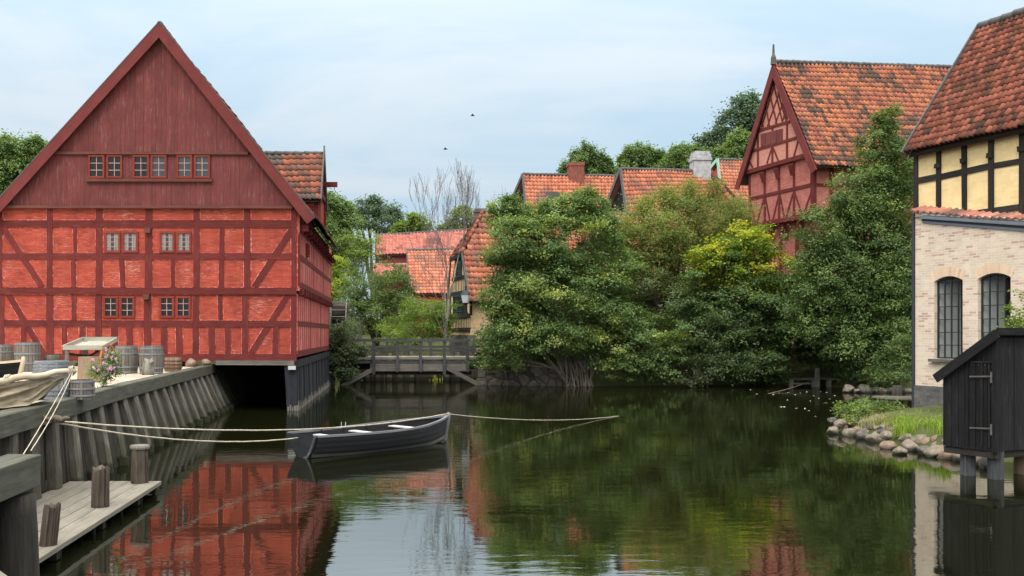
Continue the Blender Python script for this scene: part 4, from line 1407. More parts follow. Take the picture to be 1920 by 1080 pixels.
mb = MB()
for i in range(NU):
    for j in range(NV):
        u0, u1 = i / NU * .94, (i + 1) / NU * .94
        mb.face([cv(u0, (j + 1) / NV), cv(u1, (j + 1) / NV), cv(u1, j / NV), cv(u0, j / NV)])
for i in range(NU):           # the far fall of the sheet
    u0, u1 = i / NU * .9, (i + 1) / NU * .9
    a, b = cv(u0, 0), cv(u1, 0)
    mb.face([a, b, b + Vector((-.5, .55, -.42)), a + Vector((-.5, .55, -.42))])
mb.face([cv(.94, 0), cv(.94, .35), cv(.94, 0) + Vector((.10, .1, -.14))])
cs = mb.build('cloth', MT['canvas'], sheet, smooth=True)
w = cs.modifiers.new('weld', 'WELD'); w.merge_threshold = .001
mb = MB(); pts = [sp0.lerp(sp1, k / 10) + Vector((0, 0, .03 + .02 * math.sin(k * 1.7))) for k in range(11)]
mb.tube(pts, [.062 - .002 * k for k in range(11)], 10); mb.build('spar', MT['spar'], sheet, smooth=True)
for u in (.33, .95):
    p = sp0.lerp(sp1, u) + Vector((0, 0, .03)); d = (sp1 - sp0).normalized()
    mb = MB()
    for k in range(3): 
        q = p + d * (.03 * k); rp = [q + Vector((0, math.cos(t) * .07, math.sin(t) * .07)) for t in [6.283 * i / 10 for i in range(11)]]
        mb.tube(rp, .013, 5)
    mb.build('lashing', MT['rope'], sheet)


def cat_rope(name, label, a, b, sag, r=.013, mat=None, n=26):
    a, b = Vector(a), Vector(b)
    pts = []
    for k in range(n + 1):
        u = k / n; p = a.lerp(b, u); p.z -= 4 * sag * u * (1 - u); p.z += .002 * math.sin(u * 60); pts.append(p)
    mb = MB(); mb.tube(pts, r, 6)
    return tag(mb.build(name, mat or MT['rope'], smooth=True), label, 'rope')


tipS = sp0.lerp(sp1, .96)
cat_rope('guy_rope', 'left of two thin pale lines running down from the canvas spar tip', tipS, P(42, 855, 8.9), .02, .0055)
cat_rope('guy_rope', 'right of two thin pale lines running down from the canvas spar tip', tipS + Vector((.03, 0, 0)), P(58, 845, 9.1), .06, .0055)
att = P(112, 790, 14.6)
bow = WB(hull_pt(1, 1, 1, 4.35, .53, .76, .46) + Vector((.03, 0, .05)))
stR = WB(Vector((-.05, .12, .42)))
mid = WB(Vector((-.02, -.30, .62)))
cat_rope('mooring_rope', 'upper pale mooring rope from the quay wall along the boat to its bow', att, bow + Vector((0, 0, .01)), .26, .014)
cat_rope('mooring_rope', 'lower pale mooring rope from the quay wall to the boat transom', att - Vector((0, 0, .03)), stR, .17, .014)
cat_rope('mooring_rope', 'pale rope sagging from the boat bow to the open water', bow, P(1160, 780, 31.3), .145, .009)
mb = MB(); kp = [att + Vector((-.32 + .06 * k, .05 - .01 * k, .04 + .02 * math.sin(k * 1.9))) for k in range(9)]
mb.tube(kp, [.03, .045, .035, .05, .04, .055, .045, .035, .02], 8)
tag(mb.build('rope_knot', MT['ropedark'], smooth=True), 'dark knotted rope end tied to the quay wall pile', 'rope')

# ================================================================== BRIDGE
bridge = thing('footbridge', 'dark timber footbridge with post-and-rail sides over the pond outlet', 'bridge', (1.2, 51, 0))
BY = 50.0; bs_ = BY / F


def bx(px): return (px - CX) * bs_
def bz(py): return EYE - (py - HZ) * bs_


x0, x1 = bx(648), bx(918)
mb = MB()
k = x0
while k < x1:
    mb.box(k, min(k + .2, x1), BY + .02, BY + 3.1, bz(675), bz(670) + rr(-.006, .006)); k += .21
mb.build('deck', MT['deck'], bridge)
mb = MB(); mb.box(x0, x1, BY - .05, BY + .01, bz(674), bz(669.5)); mb.build('deck_edge', MT['deck'], bridge)
mb = MB(); mb.box(x0, x1, BY + .0, BY + .12, bz(681.5), bz(676)); mb.build('deck_stringer', MT['bridge'], bridge)
mb = MB(); mb.box(bx(694), bx(878), BY - .02, BY + .16, bz(696), bz(682)); mb.build('main_beam', MT['bridgegrey'], bridge)
mb = MB(); mb.box(bx(660), bx(905), BY + 2.7, BY + 2.9, bz(696), bz(682)); mb.build('main_beam', MT['bridge'], bridge)
mb = MB(); mb.box(bx(690), bx(885), BY + .3, BY + 2.6, bz(703), bz(697)); mb.build('cross_beams', MT['blackbeam'], bridge)
for px in (701, 745.5, 788.5, 833, 876):
    mb = MB(); mb.box(bx(px) - .075, bx(px) + .075, BY - .16, BY - .03, bz(702 if px in (701, 833) else 697), bz(637), None, .006); mb.build('rail_post', MT['bridge'], bridge)
mb = MB(); mb.box(bx(663), bx(912), BY - .2, BY + .0, bz(640.5), bz(635.5)); mb.build('handrail', MT['bridge'], bridge)
mb = MB(); mb.box(bx(668), bx(908), BY - .13, BY - .06, bz(659), bz(655)); mb.build('mid_rail', MT['bridge'], bridge)
B2 = BY + 3.0
for px in (683, 726, 766.5, 808, 849, 890):
    x = (px - CX) / F * B2
    mb = MB(); mb.box(x - .07, x + .07, B2, B2 + .13, bz(676), bz(637)); mb.build('rail_post', MT['bridge'], bridge)
for z0, z1 in ((bz(640), bz(636)), (bz(654), bz(650))):
    mb = MB(); mb.box(bx(655), bx(925), B2 + .02, B2 + .11, z0, z1); mb.build('handrail' if z1 > 2.3 else 'mid_rail', MT['bridge'], bridge)
for a, b in (((702, 691), (636, 724)), ((838, 689), (906, 722))):
    mb = MB(); mb.beam((bx(a[0]), BY - .02, bz(a[1])), (bx(b[0]), BY + .0, bz(b[1]) - .1), .22, .2, (0, -1, 0), None, .01); mb.build('brace', MT['bridgegrey'], bridge)

weir = thing('sluice_weir', 'row of pale weir posts and dark boards behind and below the footbridge', 'weir', (1, 55.2, 0))
WY = 55.2
for px in (672, 690, 709, 731, 751, 772, 814, 838, 858):
    x = (px - CX) / F * WY
    mb = MB(); mb.box(x - .13, x + .13, WY - .16, WY, -.5, EYE - (rr(657, 662) - HZ) * WY / F, None, .012); mb.build('weir_post', MT['pile'], weir)
mb = MB(); x = -3.2
while x < 5:
    w = rr(.3, .5); mb.box(x, x + w - .012, WY + .0, WY + .06, -.5, EYE - (668 - HZ) * WY / F, None, .008); x += w
mb.build('weir_boards', MT['plankdark'], weir)
mb = MB()
for k in range(26):
    x = (816 + rr(-1, 1) * rr(2, 15) - CX) / F * WY; zt = EYE - (rr(704, 718) - HZ) * WY / F; mb.box(x, x + rr(.03, .10), WY - .185 - k * .001, WY - .165, zt - rr(.1, .5), zt, None, .02)
mb.build('algae_patch', MT['algae'], weir)

# stone abutment to the right of the bridge
ab = thing('stone_wall', 'grey rubble stone wall along the bank right of the footbridge', 'wall', (7, 49.5, 0))
mb = MB()
A = Vector((bx(896), 50.15, 0)); Bp = Vector((9.6, 48.7, 0)); NX, NZ = 40, 10
d = (Bp - A); n = Vector((d.y, -d.x, 0)).normalized()
def sw(i, j):
    p = A + d * i / NX; z = -.4 + (1.55 - .30 * i / NX) * j / NZ
    return Vector((p.x, p.y, z)) + n * (.12 * mnoise.noise(Vector((i * .55, j * .8, 2))) - z * .06)
for i in range(NX):
    for j in range(NZ):
        mb.face([sw(i, j), sw(i + 1, j), sw(i + 1, j + 1), sw(i, j + 1)], [(i * .12, j * .155), (i * .12 + .12, j * .155), (i * .12 + .12, j * .155 + .155), (i * .12, j * .155 + .155)])
for i in range(NX):
    a, b = sw(i, NZ), sw(i + 1, NZ); mb.face([a, b, b - n * .6, a - n * .6])
mb.build('masonry', MT['stone'], ab, smooth=True)

# water wheel behind the red house
wheel = thing('water_wheel', 'dark wooden water wheel with pale paddles behind the far corner of the red house', 'water wheel', (-3.5, 55, 0))
wy = 54.6; wc = Vector((-3.16, wy, 2.75)); wr = 1.62
for sx in (-.42, .42):
    mb = MB(); ringp = [wc + Vector((sx, wr * math.cos(t), wr * math.sin(t))) for t in [6.283 * k / 28 for k in range(29)]]
    for a, b in zip(ringp, ringp[1:]): mb.beam(a, b, .08, .22, (a + b) / 2 - wc - Vector((sx, 0, 0)))
    for k in range(4):
        t = math.pi * k / 4; dd = Vector((0, math.cos(t), math.sin(t))) * wr
        mb.beam(wc + Vector((sx, 0, 0)) - dd, wc + Vector((sx, 0, 0)) + dd, .09, .07, (1, 0, 0))
    mb.build('wheel_rim', MT['pile'], wheel)
for k in range(24):
    t = 6.283 * k / 24; p = wc + Vector((0, wr * math.cos(t), wr * math.sin(t))); o = Vector((0, math.cos(t), math.sin(t)))
    mb = MB(); mb.beam(p - Vector((.4, 0, 0)), p + Vector((.4, 0, 0)), .30, .03, Vector((0, -o.z, o.y))); mb.build('paddle', MT['greywood'], wheel)
mb = MB(); mb.lathe((0, 0, 0), [(wr - .22, -.40), (wr - .22, .40)], 24, .3, False, False)
drum = MB()
for k in range(24):
    t0, t1 = 6.283 * k / 24, 6.283 * (k + 1) / 24; r = wr - .2
    drum.face([wc + Vector((-.4, r * math.cos(t0), r * math.sin(t0))), wc + Vector((.4, r * math.cos(t0), r * math.sin(t0))), wc + Vector((.4, r * math.cos(t1), r * math.sin(t1))), wc + Vector((-.4, r * math.cos(t1), r * math.sin(t1)))])
drum.build('drum', MT['blackwood'], wheel)
mb = MB(); mb.tube([wc - Vector((1.0, 0, 0)), wc + Vector((.9, 0, 0))], .14, 10); mb.build('axle', MT['pile'], wheel)
mb = MB(); mb.box(wc.x + .55, wc.x + .72, wy - .1, wy + .1, -.2, 2.9); mb.build('bearing_post', MT['pile'], wheel)

# ================================================================== RIGHT: BRICK LEAN-TO AND HALF-TIMBERED HOUSE
mill = thing('brick_mill_house', 'pale brick and yellow half-timbered house with steep tiled roof at the right edge', 'house', (17, 27, 0))
bF = Fac((15.17, 28.0), (.286, -.958))


def ZP(py, px):        # height on the brick wall plane
    return bF.pt(px, py).z


S_END = 9.0
w1 = (bF.s_of(1752), bF.s_of(1805)); w2 = (bF.s_of(1834), bF.s_of(1895))
zs0 = ZP(672, 1752); zs1 = ZP(528, 1753); rise = .13
zpl = ZP(722, 1717)


def ztop(s): return ZP(398, 1717) - s * .165


mb = MB()
UV = lambda ps: [(a, b) for a, b in ps]


def wq(ps):
    mb.face([bF.at(s, z) for s, z in ps], UV(ps))


def arc(w, s):
    m = (w[0] + w[1]) / 2; h = (w[1] - w[0]) / 2
    return zs1 + rise * (1 - ((s - m) / h) ** 2)


cuts = [0, *w1, *w2, S_END]
for a, b in ((0, w1[0]), (w1[1], w2[0]), (w2[1], S_END)):
    n = max(1, int((b - a) / .8))
    for k in range(n):
        s0 = a + (b - a) * k / n; s1 = a + (b - a) * (k + 1) / n
        wq([(s0, zpl), (s1, zpl), (s1, ztop(s1)), (s0, ztop(s0))])
for w in (w1, w2):
    wq([(w[0], zpl), (w[1], zpl), (w[1], zs0), (w[0], zs0)])
    N = 10
    for k in range(N):
        s0 = w[0] + (w[1] - w[0]) * k / N; s1 = w[0] + (w[1] - w[0]) * (k + 1) / N
        wq([(s0, arc(w, s0)), (s1, arc(w, s1)), (s1, ztop(s1)), (s0, ztop(s0))])
dn = -bF.n
e0 = bF.at(0, zpl); e1 = bF.at(0, ztop(0))
mb.face([e0 + dn * 6, e0, e1, e1 + dn * 6])
for w in (w1, w2):         # brick reveals
    N = 10
    for k in range(N):
        s0 = w[0] + (w[1] - w[0]) * k / N; s1 = w[0] + (w[1] - w[0]) * (k + 1) / N
        a, b = bF.at(s0, arc(w, s0)), bF.at(s1, arc(w, s1)); mb.face([a, a + dn * .2, b + dn * .2, b])
    for s in w:
        a, b = bF.at(s, zs0), bF.at(s, zs1); mb.face([a, a + dn * .2, b + dn * .2, b])
mb.build('brick_wall', MT['ybrick'], mill)
# brick arches: soldier course
m = NT('arch_bricks'); col = m.ramp(m.attr('rnd'), [(0, C(204, 178, 150)), (.7, C(220, 194, 166)), (1, C(196, 150, 126))]); archm = m.finish(col, .9, None, .15)
for w in (w1, w2):
    mb = MB(); N = 15; mm = (w[0] + w[1]) / 2
    for k in range(N):
        s0 = w[0] - .03 + (w[1] - w[0] + .06) * k / N; s1 = w[0] - .03 + (w[1] - w[0] + .06) * (k + .86) / N
        f = .10
        zz0, zz1 = max(arc(w, s0), zs1 - .02), max(arc(w, s1), zs1 - .02)
        mb.face([bF.at(s0, zz0, .004), bF.at(s1, zz1, .004), bF.at(s1 + (s1 - mm) * f * 2, zz1 + .26, .004), bF.at(s0 + (s0 - mm) * f * 2, zz0 + .26, .004)], None, random.random())
    mb.build('window_arch', archm, mill)
mb = MB()
N = 10
for k in range(N):
    s0 = S_END * k / N; s1 = S_END * (k + 1) / N
    mb.face([bF.at(s0, -.4, .05), bF.at(s1, -.4, .05), bF.at(s1, zpl, .05), bF.at(s0, zpl, .05)], [(s0, 0), (s1, 0), (s1, zpl), (s0, zpl)])
    mb.face([bF.at(s0, zpl, .05), bF.at(s1, zpl, .05), bF.at(s1, zpl, 0), bF.at(s0, zpl, 0)])
mb.face([bF.at(0, -.4, .05) + dn * 6, bF.at(0, -.4, .05), bF.at(0, zpl, .05), bF.at(0, zpl, .05) + dn * 6])
mb.build('plinth', MT['plinth'], mill)
WGL = m_glass('workshop_glass', C(60, 58, 58), .03, .82, .6)
for w in (w1, w2):
    mb = MB(); nn = bF.n; N = 10
    for k in range(5):
        s = w[0] + .02 + (w[1] - w[0] - .04) * k / 4
        if k in (0, 4): ww = .045
        else: ww = .024
        mb.beam(bF.at(s, zs0, -.12), bF.at(s, arc(w, s) - .005, -.12), ww, .04, nn)
    for k in range(7):
        z = zs0 + .02 + (zs1 - zs0 - .02) * k / 6 * 1.0
        mb.beam(bF.at(w[0], z, -.118), bF.at(w[1], z, -.118), .045 if k == 0 else .022, .04, nn)
    for k in range(N):
        s0 = w[0] + (w[1] - w[0]) * k / N; s1 = w[0] + (w[1] - w[0]) * (k + 1) / N
        mb.beam(bF.at(s0, arc(w, s0) - .02, -.122), bF.at(s1, arc(w, s1) - .02, -.122), .045, .045, nn)
    win = mb.build('window', MT['winmetal'], mill)
    g = MB()
    ring = [bF.at(w[0], zs0, -.13), bF.at(w[1], zs0, -.13)] + [bF.at(w[1] + (w[0] - w[1]) * k / N, arc(w, w[1] + (w[0] - w[1]) * k / N), -.13) for k in range(N + 1)]
    g.face(ring); g.build('pane', WGL, win)
    rv = MB()       # white inner reveal and splayed jamb seen through the glass
    s_in = w[0] + (w[1] - w[0]) * .02
    rv.face([bF.at(s_in, zs0, -.16), bF.at(s_in + .30, zs0, -.62), bF.at(s_in + .30, zs1 + .1, -.62), bF.at(s_in, zs1 + .1, -.16)])
    rv.face([bF.at(w[1], zs0, -.16), bF.at(w[1], zs0, -.62), bF.at(w[1], zs1 + .1, -.62), bF.at(w[1], zs1 + .1, -.16)][::-1])
    rv.face([bF.at(w[0], zs0 - .01, -.16), bF.at(w[1], zs0 - .01, -.16), bF.at(w[1], zs0 - .01, -.62), bF.at(w[0], zs0 - .01, -.62)])
    rv.build('white_reveal', MT['white'], win)
    sl = MB(); sl.beam(bF.at(w[0] - .09, zs0 - .05, .03), bF.at(w[1] + .09, zs0 - .05, .03), .08, .22, nn); sl.build('sill', MT['plinth'], win)
mb = MB()
o = -1.6
mb.face([bF.at(.1, zpl, o), bF.at(S_END, zpl, o), bF.at(S_END, ZP(420, 1717), o), bF.at(.1, ZP(420, 1717), o)])
mb.face([bF.at(.1, zpl, -.2), bF.at(.1, zpl, o), bF.at(.1, 5.5, o), bF.at(.1, 5.5, -.2)])
mb.face([bF.at(.1, zpl + .5, -.2), bF.at(S_END, zpl + .5, -.2), bF.at(S_END, zpl + .5, o), bF.at(.1, zpl + .5, o)])
mb.face([bF.at(.1, 5.0, -.25), bF.at(S_END, 5.0, -.25), bF.at(S_END, 5.0, o), bF.at(.1, 5.0, o)])
mb.build('dark_room', MT['dark'], mill)
mb = MB()      # machinery shapes inside
mb.beam(bF.at(w1[0] + .5, 2.0, -1.0), bF.at(w1[0] + 1.1, 3.6, -1.0), .12, .12, bF.n); mb.beam(bF.at(w2[0] + .3, 2.0, -1.0), bF.at(w2[0] + 1.0, 3.4, -1.0), .14, .12, bF.n)
mb.build('inner_beams', MT['farred'], mill)
# sloping zinc gutter and tile course at the head of the brick wall
gu = MB()
s0, s1 = .28, S_END
gu.beam(bF.at(s0, ztop(s0) - .13, .06), bF.at(s1, ztop(s1) - .13 - .03, .06), .085, .12, bF.n)
gu.build('gutter', MT['zinc'], mill)
gu = MB(); gu.beam(bF.at(s0, ztop(s0) - .03, .025), bF.at(s1, ztop(s1) - .03, .025), .07, .05, bF.n); gu.build('fascia', MT['white'], mill)
gu = MB(); gu.beam(bF.at(s0, ztop(s0) - .205, .03), bF.at(s1, ztop(s1) - .27, .03), .05, .06, bF.n); gu.build('gutter_shadow_board', MT['winmetal'], mill)
gu = MB(); gu.beam(bF.at(s0, ztop(s0) - .26, .02), bF.at(s1, ztop(s1) - .36, .02), .07, .04, bF.n); gu.build('flashing', MT['zinc'], mill)
upo = -.36
pantile(bF.at(-.06, ztop(0) + .0, .10), bF.at(S_END, ztop(S_END) + .0, .10), bF.at(S_END, ztop(S_END) + .17, upo - .05), bF.at(-.06, ztop(0) + .17, upo - .05), 'pent_roof', MT['tile_pent'], mill, .225, .45, .055, 21, .3, 1.2, thick=.02)
# rain pipe at the far corner
mb = MB(); p = bF.at(.0, 0, .03); q = bF.at(-.06, 0, .0)
mb.tube([bF.at(-.05, ztop(0) - .05, .02), bF.at(-.05, .3, .02)], .045, 8); mb.build('rain_pipe', MT['winmetal'], mill)

# upper half-timbered storey
uF = Fac((bF.O + dn * .36)[:2], (.286, -.958))
sL = uF.s_of(1717)
zU0, zU1 = 5.3, uF.pt(1717, 287).z + .35
mb = MB()
n = 12
for k in range(n):
    a = sL + (S_END - sL) * k / n; b = sL + (S_END - sL) * (k + 1) / n
    mb.face([uF.at(a, zU0), uF.at(b, zU0), uF.at(b, zU1), uF.at(a, zU1)], [(a, zU0), (b, zU0), (b, zU1), (a, zU1)])
p0, p1 = uF.at(sL, zU0), uF.at(sL, zU1)
mb.face([p0 + dn * 5.6, p0, p1, p1 + dn * 2.8 + Vector((0, 0, 3.9)), p1 + dn * 5.6])
mb.build('plaster_wall', MT['cream'], mill)
posts = [(1719, .14), (1761, .15), (1809, .16), (1859.5, .17), (1917, .18)]
sp = [uF.s_of(p) for p, w in posts]
step = sp[4] - sp[3]
sp += [sp[4] + step * k for k in (1, 2, 3)]
for k, s in enumerate(sp):
    timber_m(uF, s, zU0, s + rr(-.02, .02), zU1, .155, 'timber_post', MT['blackbeam'], mill, .04, .14, .012)
    if k in (1, 2, 3, 4):
        mb = MB(); mb.beam(uF.at(s, zU1 - .93, .05), uF.at(s, zU1 - .80, .05), .18, .09, uF.n, None, .015); mb.build('tie_beam_end', MT['blackbeam'], mill)
zr = uF.pt(1719, 339).z
for a, b, za, zb in zip(sp, sp[1:], (0, -.02, .0, .01, 0, 0, 0), (.0, .0, .02, .0, 0, 0, 0)):
    timber_m(uF, a + .05, zr + za, b - .05, zr + zb, .17, 'timber_rail', MT['blackbeam'], mill, .03, .14, .012)
timber_m(uF, sp[1], 6.02, S_END, 5.98, .17, 'timber_rail', MT['blackbeam'], mill, .026, .14, .012)
# roof
def er(s, w, z):
    p = bF.at(s, z) ; return Vector((p.x, p.y, z)) + dn * w
eS = bF.s_of(1698) ; 
E0 = er(eS, 0, bF.pt(1698, 287).z); zE = E0.z
RZ2 = 11.95; RW = 2.80
R0 = er(eS, RW, RZ2); E1 = er(11, 0, zE); R1 = er(11, RW, RZ2)
pantile(E0, E1, R1, R0, 'roof', MT['tile_dark'], mill, .16, .25, .065, 31, .22, .8, rn=.6, nz=.8, thick=.035)
pantile(er(11, RW * 2, zE), er(eS, RW * 2, zE), R0, R1, 'roof', MT['tile_dark'], mill, .25, .36, .06, 32, .28, .8)
ridge_row(R0 + Vector((0, 0, .06)), R1 + Vector((0, 0, .06)), .12, MT['lead'], mill)
mb = MB(); up = (R0 - E0).normalized(); nrm = bF.d.cross(up).normalized()
if nrm.z < 0: nrm = -nrm
mb.beam(E0 - bF.d * .04 + nrm * .0 - up * .05, R0 - bF.d * .04 + nrm * .0 + up * .12, .26, .05, bF.d); mb.build('verge_board', MT['lead'], mill)
mb = MB(); mb.beam(E0 + dn * .16 - nrm * .05, E1 + dn * .16 - nrm * .05, .22, .05, nrm); mb.build('eaves_board', MT['blackbeam'], mill)

# ================================================================== BLACK SHED ON POSTS
shed = thing('shed', 'black boarded shed with sloping roof standing on posts in the water', 'shed', (11.6, 18.4, 0))
sC = Vector((11.0, 17.6, 0)); da = Vector((-.40, .90, 0)).normalized(); db = Vector((.90, .40, 0)).normalized()
sw_ = 1.03; sl = 2.1; zb_ = .53; zh = 2.62; zl = 1.88
def SP(a, b, z): p = sC + da * a + db * b; return Vector((p.x, p.y, z))
mb = MB(); a = 0.0
while a < sw_ - .01:
    w = min(rr(.09, .15), sw_ - a); z = lambda q: zh - (zh - zl) * q / sw_
    o = rr(0, .012)
    mb.hexa([SP(a + .004, -o, zb_ + rr(-.015, .015)), SP(a + w - .004, -o, zb_), SP(a + w - .004, .03, zb_), SP(a + .004, .03, zb_)][::-1], [SP(a + .004, -o, z(a)), SP(a + w - .004, -o, z(a + w)), SP(a + w - .004, .03, z(a + w)), SP(a + .004, .03, z(a))][::-1])
    a += w
mb.build('end_boarding', MT['blackwood'], shed)
mb = MB(); b = 0.0
while b < sl:
    w = rr(.13, .2); o = rr(0, .012)
    mb.hexa([SP(-o, b + .004, zb_), SP(-o, b + w - .004, zb_), SP(.03, b + w - .004, zb_), SP(.03, b + .004, zb_)], [SP(-o, b + .004, zh), SP(-o, b + w - .004, zh), SP(.03, b + w - .004, zh), SP(.03, b + .004, zh)])
    b += w
mb.build('side_boarding', MT['blackwood'], shed)
mb = MB(); mb.face([SP(sw_, sl, zb_), SP(sw_, 0, zb_), SP(sw_, 0, zl), SP(sw_, sl, zl)]); mb.face([SP(0, sl, zb_), SP(0, sl, zh), SP(sw_, sl, zl), SP(sw_, sl, zb_)]); mb.face([SP(.02, 0.02, zb_ + .02), SP(sw_, .02, zb_ + .02), SP(sw_, sl, zb_ + .02), SP(.02, sl, zb_ + .02)])
mb.build('back_boarding', MT['blackwood'], shed)
mb = MB()       # battens framing the door, proud of the boards
for a in (.10, .24, .38, .52):
    mb.beam(SP(a, -.022, zb_ + .06), SP(a, -.022, zb_ + 1.62), .03, .022, -db)
mb.beam(SP(.04, -.026, zb_ + 1.64), SP(.56, -.026, zb_ + 1.64), .03, .03, -db)
dr = mb.build('door', MT['blackwood'], shed)
for z in (zb_ + .40, zb_ + 1.36):
    mb = MB(); mb.beam(SP(.46, -.046, z + .0), SP(.05, -.046, z + .02), .028, .012, -db); mb.beam(SP(.045, -.046, z - .1), SP(.045, -.046, z + .10), .032, .014, -db); mb.build('hinge', MT['steel'], dr)
for a in (.18, .31, .44):
    mb = MB(); mb.tube([SP(a, .0, 2.12), SP(a, -.016, 2.12)], .017, 8); mb.build('air_hole', MT['dark'], dr)
mb = MB(); mb.beam(SP(.0, -.0, zb_ - .02), SP(.0, 0, zh), .09, .06, -db); mb.build('corner_post', MT['blackwood'], shed)
mb = MB(); q = lambda a, b, dz: SP(a, b, zh + .05 - (zh - zl) * a / sw_ + dz)
mb.hexa([q(-.10, -.10, 0), q(-.10, sl + .1, 0), q(-.10, sl + .1, .05), q(-.10, -.10, .05)], [q(sw_ + .07, -.10, 0), q(sw_ + .07, sl + .1, 0), q(sw_ + .07, sl + .1, .05), q(sw_ + .07, -.10, .05)])
mb.build('roof', MT['blackwood'], shed)
mb = MB(); mb.beam(q(-.11, -.115, -.05), q(sw_ + .08, -.115, -.05), .17, .035, -db); mb.beam(q(-.12, -.1, -.02), q(-.12, sl + .1, -.02), .13, .03, -da); mb.build('roof_fascia', MT['blackwood'], shed)
for a, b in ((.13, .20), (.66, .20), (.13, 1.9), (.75, 1.9)):
    mb = MB(); p = SP(a, b, 0); mb.box(p.x - .10, p.x + .10, p.y - .10, p.y + .10, -.8, zb_ + .02, None, .008); mb.build('leg', MT['legwood'] if b < 1 else MT['plankdark'], shed, bevel=.015)
mb = MB(); mb.beam(SP(-.02, .08, zb_ - .07), SP(sw_, .08, zb_ - .07), .12, .12, (0, 0, 1)); mb.beam(SP(.1, .0, zb_ - .075), SP(.1, sl, zb_ - .075), .12, .12, (0, 0, 1)); mb.build('floor_beams', MT['blackbeam'], shed)
cpost = thing('mooring_post', 'stout pale post in the water at the right edge beside the shed', 'post', P(1918, 868, 18.5))
mb = MB(); c = P(1918, 868, 18.5); mb.tube([(c.x, c.y, -.6), (c.x, c.y, .2), (c.x + .01, c.y, .72)], [.16, .155, .14], 12); mb.build('post_body', MT['stump'], cpost, smooth=True)

# ================================================================== STONE POINT
ordn = ['first', 'second', 'third', 'fourth', 'fifth', 'sixth', 'seventh', 'eighth', 'ninth', 'tenth', 'eleventh', 'twelfth', 'thirteenth', 'fourteenth', 'fifteenth', 'sixteenth', 'seventeenth', 'eighteenth']
row1 = [(1562, 808, .27), (1590, 812, .30), (1617, 817, .33), (1643, 823, .30), (1668, 836, .24), (1688, 846, .22), (1706, 838, .34), (1733, 846, .24), (1752, 850, .34), (1776, 854, .30), (1800, 858, .28), (1828, 866, .30), (1856, 872, .3)]
for k, (px, py, r) in enumerate(row1):
    c = G(px, py + 2, .04); c.z = .06
    rock('boulder', '%s boulder from the left in the waterline row of the grassy stone point' % ordn[k], c, r * .80, (MT['rock'], MT['rock'], MT['rockdark'], MT['rock'], MT['rockpink'])[k % 5], 100 + k, 'boulders edging the grassy point')
row2 = [(1573, 795, 26.0, .20), (1596, 789, 26.3, .34), (1622, 794, 25.9, .26), (1646, 792, 25.6, .36), (1660, 802, 24.6, .27), (1682, 806, 24.0, .27), (1664, 816, 23.4, .21), (1700, 822, 22.9, .25), (1730, 826, 22.6, .30), (1760, 828, 22.2, .33), (1790, 832, 21.6, .3)]
for k, (px, py, Y, r) in enumerate(row2):
    rock('boulder', '%s boulder from the left in the upper row of the grassy stone point' % ordn[k], P(px, py, Y), r * .84, (MT['rock'], MT['rockpink'], MT['rock'], MT['rock'])[k % 4], 140 + k, 'boulders edging the grassy point')
for k in range(44):
    u = (k % 22) / 21; px = 1556 + 250 * u + rr(-5, 5); py = (806 if k < 22 else 797) + 50 * u + rr(-12, 10); Y = 26.6 - 5.6 * u
    rock('small_stone', 'small stone filling gaps between the boulders of the grassy point', P(px, py, Y), rr(.10, .20), (MT['rock'], MT['rockdark'], MT['rockpink'])[k % 3], 220 + k, 'small stones between the boulders')
# far shore stones
for k, (px, py, r) in enumerate([(1604, 733, .22), (1620, 731, .38), (1638, 733, .25), (1652, 734, .30), (1667, 734, .28), (1700, 735, .35), (1590, 730, .3), (1712, 738, .3)]):
    c = G(px, 736, 0); c.z = EYE - (py - HZ) * c.y / F
    rock('boulder', '%s stone along the far shore behind the round post and small dock' % ordn[k], c, r, MT['rockdark'] if k % 3 else MT['rock'], 170 + k, 'stones along the far shore')
# big dark rocks behind the jetty
for k, (px, py, r) in enumerate([(1545, 690, .9), (1515, 672, .8)]):
    rock('boulder', ['large dark rock behind the far jetty post', 'dark rock above the steps of the far jetty'][k], P(px, py, 53), r, MT['rockdark'], 190 + k)

dock = thing('small_dock', 'short pale plank dock beside the plinth of the brick house', 'dock', P(1690, 750, 33))
mb = MB(); a = P(1664, 747, 33.5); b = P(1730, 748, 32.2)
for k in range(4):
    mb.beam(a + Vector((0, .3 * k, 0)), b + Vector((0, .3 * k, 0)), .28, .06, (0, 0, 1))
mb.build('planks', MT['deck'], dock)
for px in (1672, 1690, 1708):
    mb = MB(); p = P(px, 752, 33); mb.box(p.x - .07, p.x + .07, p.y - .07, p.y + .07, -.5, p.z); mb.build('leg', MT['plankdark'], dock)
rp = thing('mooring_post', 'round dark post standing in the water behind the plank dock', 'post', P(1682, 745, 36))
mb = MB(); p = P(1682, 0, 36); mb.tube([(p.x, p.y, -.5), (p.x, p.y, .3), (p.x, p.y, EYE - (723 - HZ) * 36 / F)], [.17, .165, .16], 14); mb.build('post_body', MT['plankdark'], rp, smooth=True)

